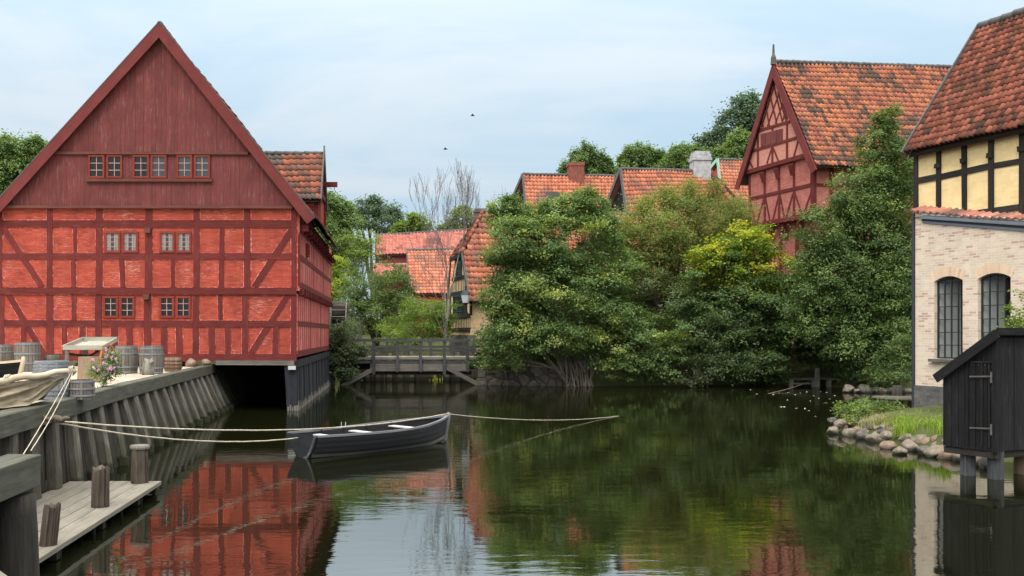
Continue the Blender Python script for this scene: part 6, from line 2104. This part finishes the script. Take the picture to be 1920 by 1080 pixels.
tree('buckthorn_bush', 'grey-green bush hanging over the water beside the bright green one', 'bush', P(1330, 722, 48.8),
     [lob(1320, 640, 58, 60, 48), lob(1300, 695, 30, 28, 47.6), lob(1360, 685, 55, 32, 47.8), lob(1390, 600, 55, 45, 48.6), lob(1240, 565, 60, 50, 49.3)],
     430, 36, .40, .13, MT['leaf_greyg'], MT['bark'], .08, 2, aspect=.42)
tree('bank_shrub', 'low dark shrub at the waterline left of the far jetty', 'shrub', P(1440, 722, 49),
     [lob(1420, 690, 50, 28, 48.2), lob(1452, 680, 24, 30, 48.6), lob(1380, 695, 30, 22, 48)],
     260, 34, .40, .15, MT['leaf_dark'], MT['bark'], .06, 2, rbase=.55)
tree('holm_oak', 'tall dense glossy dark tree left of the pale brick house', 'tree', P(1610, 700, 46),
     [lob(1662, 238, 14, 34, 45.5), lob(1658, 290, 42, 42, 45.5), lob(1625, 360, 62, 55, 45.5), lob(1690, 340, 38, 60, 46), lob(1575, 440, 62, 58, 45), lob(1650, 440, 66, 60, 45.2), lob(1550, 530, 62, 60, 45),
      lob(1620, 540, 80, 70, 44.6), lob(1690, 520, 45, 80, 45.2), lob(1590, 625, 80, 52, 44.8), lob(1670, 620, 60, 52, 45), lob(1525, 590, 42, 52, 45.4), lob(1600, 390, 36, 40, 45.2), lob(1540, 465, 45, 42, 45.3)],
     3600, 46, .36, .12, MT['leaf_conif'], MT['bark'], .28, 1, shell=.35, sub=20, bz=1.05, flat=.85, fill=.36, rbase=.42, rvar=.24)
tree('laurel_shrub', 'dark shrub on the far bank beside the jetty steps', 'shrub', P(1590, 722, 45.5),
     [lob(1600, 692, 26, 28, 45.6), lob(1640, 690, 36, 34, 45)], 190, 36, .36, .14, MT['leaf_dark'], MT['bark'], .06, 2, rbase=.6)
tree('privet_shrub', 'twiggy dark shrub against the left edge of the pale brick house', 'shrub', P(1680, 726, 42),
     [lob(1680, 685, 40, 40, 41.5), lob(1705, 660, 26, 46, 41), lob(1650, 705, 36, 22, 42)], 200, 34, .34, .13, MT['leaf_dark'], MT['bark'], .06, 2, rbase=.62, aspect=.4)
# --- around the bridge
tree('dogwood_bush', 'green bush hiding the left end of the footbridge by the red house', 'bush', P(645, 715, 51),
     [lob(640, 650, 26, 40, 50.6), lob(642, 690, 24, 28, 50.2), lob(628, 640, 18, 34, 51.2), lob(668, 664, 18, 16, 50.2)], 300, 38, .38, .15, MT['leaf_greyg'], MT['bark'], .07, 2, rbase=.4)
tree('fern_bush', 'feathery light green bush just behind the footbridge', 'bush', P(785, 650, 58),
     [lob(785, 610, 60, 42, 58), lob(830, 600, 30, 40, 59), lob(745, 625, 34, 24, 57.5), lob(800, 585, 40, 22, 58.5)], 340, 36, .42, .16, MT['leaf_light'], MT['bark'], .08, 2, aspect=.35)
tree('dark_willow', 'dark grey-green spreading tree between the red house and the ochre house', 'tree', P(705, 650, 63),
     [lob(690, 545, 50, 40, 62), lob(735, 535, 36, 40, 63), lob(680, 600, 48, 36, 61), lob(725, 595, 36, 44, 61.5), lob(660, 570, 30, 40, 61)], 430, 38, .48, .18, MT['leaf_dark'], MT['bark'], .2, rbase=.75, aspect=.4)
tree('young_birch', 'thin loose tree with visible twigs left of the long red building', 'tree', P(675, 650, 70),
     [lob(675, 490, 36, 34, 70), lob(660, 460, 18, 26, 70), lob(690, 455, 20, 20, 70), lob(640, 510, 22, 26, 69)], 150, 26, .5, .17, MT['leaf_light'], MT['twig'], .14, ntw=90, shell=.3)
tree('yellow_maple', 'yellow-leaved tree at the back corner of the red house', 'tree', P(630, 640, 66),
     [lob(630, 510, 16, 26, 66), lob(628, 550, 16, 22, 65), lob(640, 530, 10, 10, 65.5)], 110, 34, .36, .19, MT['leaf_lime'], MT['bark'], .1)
tree('holly_shrub', 'very dark shrub at the foot of the small red building', 'shrub', P(755, 640, 70),
     [lob(748, 545, 22, 40, 69), lob(757, 580, 14, 30, 69)], 130, 36, .42, .18, MT['leaf_dark'], MT['bark'], .1, rbase=.3)
# --- skyline trees
far = 'trees on the skyline behind the roofs'
tree('lime_tree', 'rounded blue-green tree on the skyline right of the red house', 'tree', P(625, 600, 92), [lob(625, 435, 40, 48, 92), lob(605, 485, 30, 50, 90), lob(640, 495, 40, 40, 91), lob(601, 408, 9, 29, 92), lob(621, 393, 9, 33, 92), lob(636, 399, 9, 26, 92), lob(654, 410, 9, 29, 92), lob(585, 457, 7, 34, 90), lob(600, 442, 7, 27, 90), lob(616, 448, 7, 30, 90), lob(625, 459, 7, 34, 90), lob(617, 471, 9, 21, 91), lob(632, 459, 9, 24, 91), lob(652, 464, 9, 27, 91), lob(670, 473, 9, 21, 91)], 990, 30, .42, .27, MT['leaf_far'], MT['bark'], .3, flat=1.3, shell=.2, bz=1.2)
tree('scots_pine', 'dark ragged pine on the skyline above the long red building', 'tree', P(705, 600, 118), [lob(690, 390, 26, 16, 118), lob(720, 400, 30, 14, 118), lob(705, 420, 46, 16, 117), lob(670, 415, 14, 18, 118), lob(742, 405, 10, 10, 118), lob(700, 378, 12, 10, 118), lob(740, 425, 14, 14, 117)],
     230, 30, .8, .42, MT['leaf_blue'], MT['bark'], .3, aspect=.3, shell=.2)
tree('far_maple', 'small yellow-green tree peeping over the long red roof left of the bare tree', 'tree', P(775, 600, 105), [lob(785, 425, 26, 14, 105), lob(775, 412, 12, 12, 105), lob(752, 432, 14, 10, 105)], 110, 28, .7, .36, MT['leaf_light'], MT['bark'], .2)
tree('far_maple', 'small yellow-green tree peeping over the long red roof right of the bare tree', 'tree', P(865, 600, 105), [lob(865, 415, 26, 20, 105), lob(872, 400, 10, 12, 105), lob(840, 428, 14, 10, 105)], 120, 28, .7, .36, MT['leaf_light'], MT['bark'], .2)
tree('lime_tree', 'rounded dark tree on the skyline behind the brick chimney', 'tree', P(1100, 500, 105), [lob(1098, 320, 30, 30, 105), lob(1075, 340, 26, 20, 105), lob(1130, 333, 18, 20, 105), lob(1098, 300, 12, 12, 105), lob(1080, 300, 7, 18, 105), lob(1095, 291, 7, 21, 105), lob(1106, 295, 7, 17, 105), lob(1120, 301, 7, 18, 105), lob(1057, 324, 6, 14, 105), lob(1071, 318, 6, 11, 105), lob(1084, 321, 6, 13, 105), lob(1092, 325, 6, 14, 105), lob(1120, 317, 5, 11, 105), lob(1125, 311, 5, 13, 105), lob(1135, 314, 5, 14, 105), lob(1144, 318, 5, 11, 105)], 990, 30, .42, .27, MT['leaf_far'], MT['bark'], .3, flat=1.3, shell=.2, bz=1.2, rbase=.35)
tree('lime_tree', 'spiky-topped pale tree on the skyline left of the white chimney', 'tree', P(1205, 500, 108), [lob(1180, 320, 22, 22, 108), lob(1205, 315, 22, 26, 108), lob(1235, 320, 22, 22, 108), lob(1162, 333, 16, 14, 108), lob(1203, 292, 9, 20, 108), lob(1166, 303, 5, 14, 108), lob(1178, 297, 5, 16, 108), lob(1185, 299, 5, 13, 108), lob(1196, 304, 5, 14, 108), lob(1189, 297, 5, 18, 108), lob(1201, 289, 5, 14, 108), lob(1213, 292, 5, 17, 108), lob(1219, 298, 5, 18, 108), lob(1222, 303, 5, 13, 108), lob(1229, 297, 5, 14, 108), lob(1241, 299, 5, 16, 108), lob(1252, 304, 5, 13, 108)], 900, 30, .42, .27, MT['leaf_far'], MT['bark'], .3, flat=1.3, shell=.2, bz=1.2, rbase=.5)
tree('lime_tree', 'pale green tree on the skyline behind the white chimney', 'tree', P(1285, 500, 104), [lob(1280, 313, 26, 26, 104), lob(1265, 327, 22, 20, 104), lob(1312, 320, 20, 24, 104), lob(1284, 293, 10, 14, 104), lob(1264, 295, 6, 17, 104), lob(1278, 287, 6, 18, 104), lob(1286, 290, 6, 14, 104), lob(1299, 296, 6, 17, 104), lob(1249, 311, 5, 14, 104), lob(1261, 305, 5, 11, 104), lob(1273, 308, 5, 13, 104), lob(1279, 312, 5, 14, 104), lob(1301, 303, 5, 14, 104), lob(1307, 295, 5, 16, 104), lob(1318, 298, 5, 17, 104), lob(1328, 304, 5, 14, 104)], 780, 30, .42, .27, MT['leaf_far'], MT['bark'], .3, flat=1.3, shell=.2, bz=1.2, rbase=.6)
tree('oak_tree', 'tall dark tree on the skyline left of the tower house gable', 'tree', P(1390, 500, 110), [lob(1400, 215, 26, 30, 110), lob(1378, 240, 36, 30, 110), lob(1345, 270, 36, 24, 110), lob(1405, 190, 16, 14, 110), lob(1420, 250, 30, 40, 110), lob(1330, 262, 16, 12, 110)],
     420, 30, .9, .38, MT['leaf_blue'], MT['bark'], .4, rbase=.35)
tree('lime_tree', 'lighter green tree in front of the tall dark one on the skyline', 'tree', P(1395, 500, 100), [lob(1390, 290, 30, 26, 100), lob(1360, 307, 24, 14, 100), lob(1415, 305, 20, 30, 100), lob(1372, 272, 7, 17, 100), lob(1387, 264, 7, 18, 100), lob(1398, 267, 7, 14, 100), lob(1412, 273, 7, 17, 100), lob(1343, 294, 5, 11, 100), lob(1356, 290, 5, 8, 100), lob(1369, 291, 5, 10, 100), lob(1375, 294, 5, 11, 100), lob(1404, 285, 5, 17, 100), lob(1410, 276, 5, 18, 100), lob(1421, 280, 5, 21, 100), lob(1431, 286, 5, 17, 100)], 660, 30, .42, .27, MT['leaf_far'], MT['bark'], .3, flat=1.3, shell=.2, bz=1.2, rbase=.7)
tree('beech_tree', 'round green tree behind the left slope of the red house roof', 'tree', P(25, 550, 80), [lob(20, 310, 40, 32, 80), lob(60, 305, 30, 26, 80), lob(10, 350, 40, 40, 80), lob(-40, 310, 50, 40, 80), lob(72, 290, 14, 16, 80), lob(-4, 289, 9, 20, 80), lob(16, 280, 9, 23, 80), lob(31, 283, 9, 17, 80), lob(49, 291, 9, 20, 80), lob(40, 287, 7, 18, 80), lob(55, 279, 7, 14, 80), lob(71, 282, 7, 17, 80), lob(80, 288, 7, 18, 80), lob(-13, 326, 9, 21, 80), lob(2, 314, 9, 24, 80), lob(22, 319, 9, 27, 80), lob(40, 328, 9, 21, 80), lob(-71, 293, 10, 15, 80), lob(-46, 281, 10, 17, 80), lob(-27, 286, 10, 13, 80), lob(-5, 295, 10, 15, 80)], 1260, 30, .42, .27, MT['leaf_far'], MT['bark'], .3, flat=1.3, shell=.2, bz=1.2, rbase=.55)
tree('lime_tree', 'tree mass filling the gap behind the dormer of the red house', 'tree', P(560, 600, 100), [lob(560, 440, 60, 70, 100), lob(524, 411, 12, 27, 100), lob(553, 390, 12, 30, 100), lob(577, 398, 12, 23, 100), lob(603, 413, 12, 27, 100)], 480, 30, .42, .27, MT['leaf_far'], MT['bark'], .3, flat=1.3, shell=.2, bz=1.2)
tree('hedge', 'dark hedge closing the view below the long red building', 'hedge', P(700, 640, 76), [lob(690, 600, 70, 40, 76), lob(790, 595, 70, 30, 74), lob(860, 600, 40, 26, 70)], 330, 34, .6, .24, MT['leaf_dark'], MT['bark'], .1, rbase=.5)
tree('thicket', 'thicket toned dark as deep shade behind the trees of the far bank', 'shrub', P(1300, 700, 56), [lob(1150, 600, 110, 80, 56.5), lob(1330, 600, 120, 90, 56.5), lob(1470, 600, 80, 80, 55.5), lob(1560, 640, 80, 60, 52), lob(1660, 640, 70, 70, 50), lob(1020, 640, 90, 50, 54), lob(1000, 560, 80, 60, 53.5), lob(1100, 530, 80, 60, 53.5), lob(1250, 540, 90, 70, 54.5), lob(1560, 560, 60, 70, 48.5), lob(1640, 500, 60, 90, 48.5), lob(1690, 580, 40, 90, 48), lob(1600, 640, 90, 60, 47.8), lob(960, 620, 44, 50, 53), lob(1390, 560, 80, 60, 51.2), lob(1480, 560, 50, 60, 50.5)], 2600, 32, .6, .24, MT['leaf_dark'], MT['bark'], .1, rbase=.12, shell=.2)  # fill foliage added behind the crowns, coloured dark for deep shade in gaps


# bare trees
def bare_tree(name, label, base, h, spread, r0, seed, depth=5):
    rs = random.Random(seed)
    root = thing(name, label, 'tree', base)
    trunk = MB(); twigs = MB()

    def grow(p, d, L, r, lev):
        n = 5
        pts = [p]; q = p; dd = d.copy()
        for k in range(n):
            dd = (dd + Vector((rs.uniform(-.12, .12), rs.uniform(-.12, .12), .05 if lev < 3 else .12))).normalized()
            q = q + dd * L / n; pts.append(q)
        (trunk if lev < 2 else twigs).tube(pts, [max(.007, r * (1 - .45 * k / n)) for k in range(n + 1)], 7 if lev < 2 else 4, None, False)
        if lev >= depth: return
        kids = 3 if lev < 2 else rs.choice((2, 3, 3))
        for k in range(kids):
            i = rs.randint(2, n) if k else n
            a = rs.uniform(0, 6.28); t = rs.uniform(.2, .5) * spread * (1 if lev < 2 else .8)
            side = dd.orthogonal().normalized(); side.rotate(__import__('mathutils').Quaternion(dd, a))
            nd = (dd * math.cos(t) + side * math.sin(t)); nd.z = abs(nd.z) + .25
            grow(pts[i], nd.normalized(), L * rs.uniform(.66, .9), r * .5 * rs.uniform(.7, 1), lev + 1)
    grow(Vector(base), Vector((.03, 0, 1)), h * .30, r0, 0)
    trunk.build('trunk', MT['barkgrey'], root, smooth=True); twigs.build('twigs', MT['twig'], root)
    return root


bare_tree('bare_tree', 'leafless tree with a fan of fine grey twigs just behind the footbridge', P(834, 645, 57.5), 11.4, 1.35, .12, 5, 6)
bare_tree('bare_tree', 'distant leafless tree top above the chimney of the ochre house', P(918, 600, 74), 10.5, 1.0, .13, 12, 5)
tr_ = thing('bare_shrub', 'thin bare branches bending left before the small red building', 'shrub', P(838, 640, 56.4))
mb = MB()
for k, pts in enumerate([[(838, 640), (815, 590), (795, 555), (768, 520), (745, 505)], [(838, 630), (825, 570), (800, 520), (778, 470), (760, 430), (752, 395)], [(838, 600), (810, 575), (770, 560), (735, 552)], [(832, 560), (838, 500), (828, 460), (815, 420)], [(815, 520), (780, 490), (770, 450)]]):
    w = [P(x, y, 56.4 + .2 * k) for x, y in pts]; mb.tube(w, [.03 * (1 - .8 * i / (len(w) - 1)) for i in range(len(w))], 5, None, False)
mb.build('branches', MT['twig'], tr_, smooth=True)

# --- small plants
fb = thing('flower_bush', 'pink flowering bush behind the quay cap beside the half barrel', 'flowers', G(195, 736, GZ))
lb = [lob(203, 688, 16, 24, 19.8, .25), lob(190, 708, 20, 18, 19.7, .2), lob(212, 672, 10, 12, 19.9, .15), lob(184, 695, 12, 14, 19.8, .15)]
pos, nr, sz, rn, tw = crown_points(lb, 130, 16, .10, .055, zmin=1.56, shell=.2, flat=.9)
leaves_mesh('foliage', MT['leaf_mid'], fb, pos, nr, sz, np.clip(rn - .1, 0, 1), .45)
limbs(fb, G(196, 728, GZ), lb, tw, .012, MT['leaf_mid'], 4, 60, .08, name='stems')
fp, fn, fs, frn = [], [], [], []
for k in range(38):
    q = tw[RNG.integers(len(tw))] + RNG.normal(size=3) * .06 + np.array([0, -.05, .05])
    for j in range(6):
        fp.append(q + RNG.normal(size=3) * .016); fn.append(RNG.normal(size=3) * .4 + np.array([0, -.7, .5])); fs.append(RNG.uniform(.035, .06)); frn.append(RNG.random())
leaves_mesh('blossoms', MT['flower'], fb, np.array(fp), np.array(fn), np.array(fs), np.array(frn), .9)

pb = thing('waterside_plant', 'leafy green plant clump on the tip of the stone point', 'plant', P(1620, 790, 26.5))
lb = [lob(1600, 775, 28, 16, 26.3, .35), lob(1640, 768, 34, 18, 26.8, .4), lob(1670, 772, 20, 16, 27, .3), lob(1585, 772, 14, 12, 26.4, .25)]
pos, nr, sz, rn, tw = crown_points(lb, 280, 18, .13, .085, zmin=.2, shell=.2, flat=1.1)
leaves_mesh('foliage', MT['leaf_mid'], pb, pos, nr, sz, np.clip(rn + .22, 0, 1), .4)
limbs(pb, P(1622, 800, 26.5), lb, tw, .02, MT['leaf_mid'], 3, 50, .3, name='stems')


def grass(name, label, spots, n, h, mat, kind='stuff', lean=.35):
    pts, rn = [], []
    V = []; 
    for _ in range(n):
        px, py, Y, rx, ry = spots[RNG.integers(len(spots))]
        c = P(px + RNG.normal() * rx, py, Y + RNG.normal() * ry)
        hh = h * RNG.uniform(.5, 1.25); a = RNG.uniform(0, 6.28); l = RNG.uniform(.1, lean) * hh * 1.6
        d = Vector((math.cos(a), math.sin(a), 0)); w = d.orthogonal() * .007 * RNG.uniform(.7, 1.6); w.z = 0
        b = Vector((c.x, c.y, c.z - .05)); m = b + d * l * .35 + Vector((0, 0, hh * .65)); t = b + d * l + Vector((0, 0, hh))
        V.append((b - w, b + w, m + w * .8, m - w * .8, t)); rn.append(RNG.random())
    mb = MB()
    for (b0, b1, m1, m0, t), r in zip(V, rn):
        mb.face([b0, b1, m1, m0], [(0, 0)] * 4, r); mb.face([m0, m1, t], [(0, 0)] * 3, r)
    o = mb.build(name, mat)
    return tag(o, label, 'grass', None, kind)


grass('grass', 'bright green grass on the stone point beside the black shed', [(1725, 806, 24.2, 16, .5), (1755, 806, 23.6, 14, .5), (1700, 800, 24.6, 12, .5), (1745, 800, 25, 16, .6), (1770, 812, 22.8, 10, .4), (1740, 790, 26.5, 20, .6), (1700, 815, 23.4, 10, .3)], 4200, .34, MT['leaf_grass'], lean=.6)
grass('dry_grass', 'pale dry grass between the leafy plant and the brick plinth', [(1690, 788, 26.0, 16, .5), (1660, 792, 26.0, 14, .4), (1710, 782, 27, 10, .4), (1640, 800, 25.4, 12, .3), (1720, 788, 26.6, 20, .5), (1675, 800, 25, 10, .4)], 2600, .28, MT['leaf_dry'], lean=.7)
vb = thing('birch_sapling', 'light green leafy sapling rising behind the black shed roof', 'plant', P(1900, 640, 20))
lb = [lob(1906, 590, 16, 26, 20, .2), lob(1895, 608, 18, 10, 19.9, .2), lob(1925, 570, 16, 30, 20, .2), lob(1915, 612, 20, 10, 20, .2)]
pos, nr, sz, rn, tw = crown_points(lb, 60, 7, .10, .075, shell=.2, flat=1)
leaves_mesh('foliage', MT['leaf_light'], vb, pos, nr, sz, rn, .6)
limbs(vb, P(1912, 700, 20), lb, tw, .012, MT['bark'], 2, 30, .05, name='stems')

# birds
for k, (px, py, lab) in enumerate(((886, 217, 'tiny dark bird high in the sky above the middle roofs'), (835, 280, 'tiny dark bird lower in the sky above the bare tree'))):
    c = P(px, py, 70); mb = MB()
    mb.tube([c + Vector((-.16, 0, 0)), c + Vector((-.05, 0, .02)), c + Vector((.08, 0, .02)), c + Vector((.18, 0, 0))], [.01, .05, .05, .008], 6)
    for s in (1, -1):
        mb.face([c + Vector((-.06, 0, .02)), c + Vector((.07, 0, .02)), c + Vector((.02, s * .2, .10)), c + Vector((-.10, s * .42, .02))])
    o = mb.build('bird', MT['bird']); tag(o, lab, 'bird')

# ================================================================== SKY, LIGHT, CAMERA
w = bpy.data.worlds.new('World'); SC.world = w; w.use_nodes = True
nt = w.node_tree; nd = nt.nodes; nd.clear()
SUN_EL, SUN_AZ = R(48), R(205)          # sun behind and left of the camera, through cloud
sky = nd.new('ShaderNodeTexSky'); sky.sky_type = 'NISHITA'; sky.sun_disc = False; sky.sun_elevation = SUN_EL; sky.sun_rotation = SUN_AZ
sky.air_density = 1.0; sky.dust_density = 1.0; sky.ozone_density = 1.0
tc = nd.new('ShaderNodeTexCoord'); sep = nd.new('ShaderNodeSeparateXYZ'); nt.links.new(tc.outputs['Generated'], sep.inputs[0])


def wm(op, a, b=None, c=None):
    n = nd.new('ShaderNodeMath'); n.operation = op
    for k, v in ((0, a), (1, b), (2, c)):
        if v is None: continue
        if hasattr(v, 'is_output'): nt.links.new(v, n.inputs[k])
        else: n.inputs[k].default_value = v
    return n.outputs[0]


zc = wm('ADD', wm('MAXIMUM', sep.outputs[2], 0.0), .22)
cx_ = wm('DIVIDE', sep.outputs[0], zc); cy_ = wm('DIVIDE', sep.outputs[1], zc)
cb = nd.new('ShaderNodeCombineXYZ'); nt.links.new(cx_, cb.inputs[0]); nt.links.new(wm('MULTIPLY', cy_, 1.6), cb.inputs[1])
ns = nd.new('ShaderNodeTexNoise'); nt.links.new(cb.outputs[0], ns.inputs['Vector']); ns.inputs['Scale'].default_value = .9; ns.inputs['Detail'].default_value = 6; ns.inputs['Roughness'].default_value = .55; ns.inputs['Distortion'].default_value = .4
rp_ = nd.new('ShaderNodeValToRGB'); nt.links.new(ns.outputs['Fac'], rp_.inputs[0])
rp_.color_ramp.elements[0].position = .34; rp_.color_ramp.elements[0].color = (.86, .86, .86, 1)
rp_.color_ramp.elements[1].position = .62; rp_.color_ramp.elements[1].color = (.97, .97, .97, 1)
cvar = nd.new('ShaderNodeMapRange'); nt.links.new(ns.outputs['Fac'], cvar.inputs[0]); cvar.inputs[1].default_value = .40; cvar.inputs[2].default_value = .60; cvar.interpolation_type = 'SMOOTHSTEP'
# cloud deck brighter overhead, as under real thin overcast
gz = wm('POWER', wm('MAXIMUM', sep.outputs[2], 0.0), 2.2)
gain = wm('MULTIPLY_ADD', gz, 4.5, 1.0)
# the deck glows round the veiled sun
dt = nd.new('ShaderNodeVectorMath'); dt.operation = 'DOT_PRODUCT'; nt.links.new(tc.outputs['Generated'], dt.inputs[0])
dt.inputs[1].default_value = (math.sin(SUN_AZ) * math.cos(SUN_EL), math.cos(SUN_AZ) * math.cos(SUN_EL), math.sin(SUN_EL))
gain = wm('MULTIPLY_ADD', wm('POWER', wm('MAXIMUM', dt.outputs['Value'], 0.0), 2.0), 2.2, gain)
cl = nd.new('ShaderNodeMix'); cl.data_type = 'RGBA'; cl.blend_type = 'MULTIPLY'; cl.inputs[0].default_value = 1
chm = nd.new('ShaderNodeMix'); chm.data_type = 'RGBA'; cv_ = nd.new('ShaderNodeMix'); cv_.data_type = 'RGBA'; cv_.inputs[6].default_value = (5.7, 7.5, 8.9, 1); cv_.inputs[7].default_value = (7.0, 8.0, 8.8, 1); nt.links.new(cvar.outputs[0], cv_.inputs[0]); nt.links.new(cv_.outputs[2], chm.inputs[6]); chm.inputs[7].default_value = (8.5, 8.35, 8.0, 1)
mr = nd.new('ShaderNodeMapRange'); nt.links.new(sep.outputs[2], mr.inputs[0]); mr.inputs[1].default_value = .30; mr.inputs[2].default_value = .65
nt.links.new(wm('MAXIMUM', mr.outputs[0], wm('MULTIPLY', wm('MAXIMUM', dt.outputs['Value'], 0.0), .8)), chm.inputs[0]); nt.links.new(chm.outputs[2], cl.inputs[6])
cg = nd.new('ShaderNodeCombineXYZ')
for k in range(3): nt.links.new(gain, cg.inputs[k])
nt.links.new(cg.outputs[0], cl.inputs[7])
mx = nd.new('ShaderNodeMix'); mx.data_type = 'RGBA'
nt.links.new(rp_.outputs[0], mx.inputs[0]); nt.links.new(sky.outputs[0], mx.inputs[6]); nt.links.new(cl.outputs[2], mx.inputs[7])
bg = nd.new('ShaderNodeBackground'); bg.inputs[1].default_value = .1; nt.links.new(mx.outputs[2], bg.inputs[0])
wo = nd.new('ShaderNodeOutputWorld'); nt.links.new(bg.outputs[0], wo.inputs[0])

sl = bpy.data.lights.new('sun', 'SUN'); sl.energy = 1.5; sl.angle = R(12); sl.color = (1, .955, .89)
so = bpy.data.objects.new('sun', sl); COL.objects.link(so)
sd_ = Vector((math.sin(SUN_AZ) * math.cos(SUN_EL), math.cos(SUN_AZ) * math.cos(SUN_EL), math.sin(SUN_EL)))
so.rotation_euler = (-sd_).to_track_quat('-Z', 'Y').to_euler()
so.location = sd_ * 60

cam = bpy.data.cameras.new('camera'); co = bpy.data.objects.new('camera', cam); COL.objects.link(co)
cam.sensor_width = 36; cam.lens = 36 * F / 1920; cam.clip_start = .1; cam.clip_end = 6000
cam.shift_x = (960 - CX) / 1920; cam.shift_y = (HZ - 540) / 1920
co.location = (0, 0, EYE); co.rotation_euler = (R(90), 0, 0)
SC.camera = co
SC.view_settings.view_transform = 'Standard'; SC.view_settings.look = 'None'; SC.view_settings.exposure = -0.10; SC.view_settings.gamma = 1
SC.render.engine = 'CYCLES'
SC.cycles.use_denoising = True
SC.cycles.max_bounces = 6; SC.cycles.diffuse_bounces = 3; SC.cycles.glossy_bounces = 3; SC.cycles.transmission_bounces = 4; SC.cycles.transparent_max_bounces = 6
SC.cycles.caustics_reflective = False; SC.cycles.caustics_refractive = False
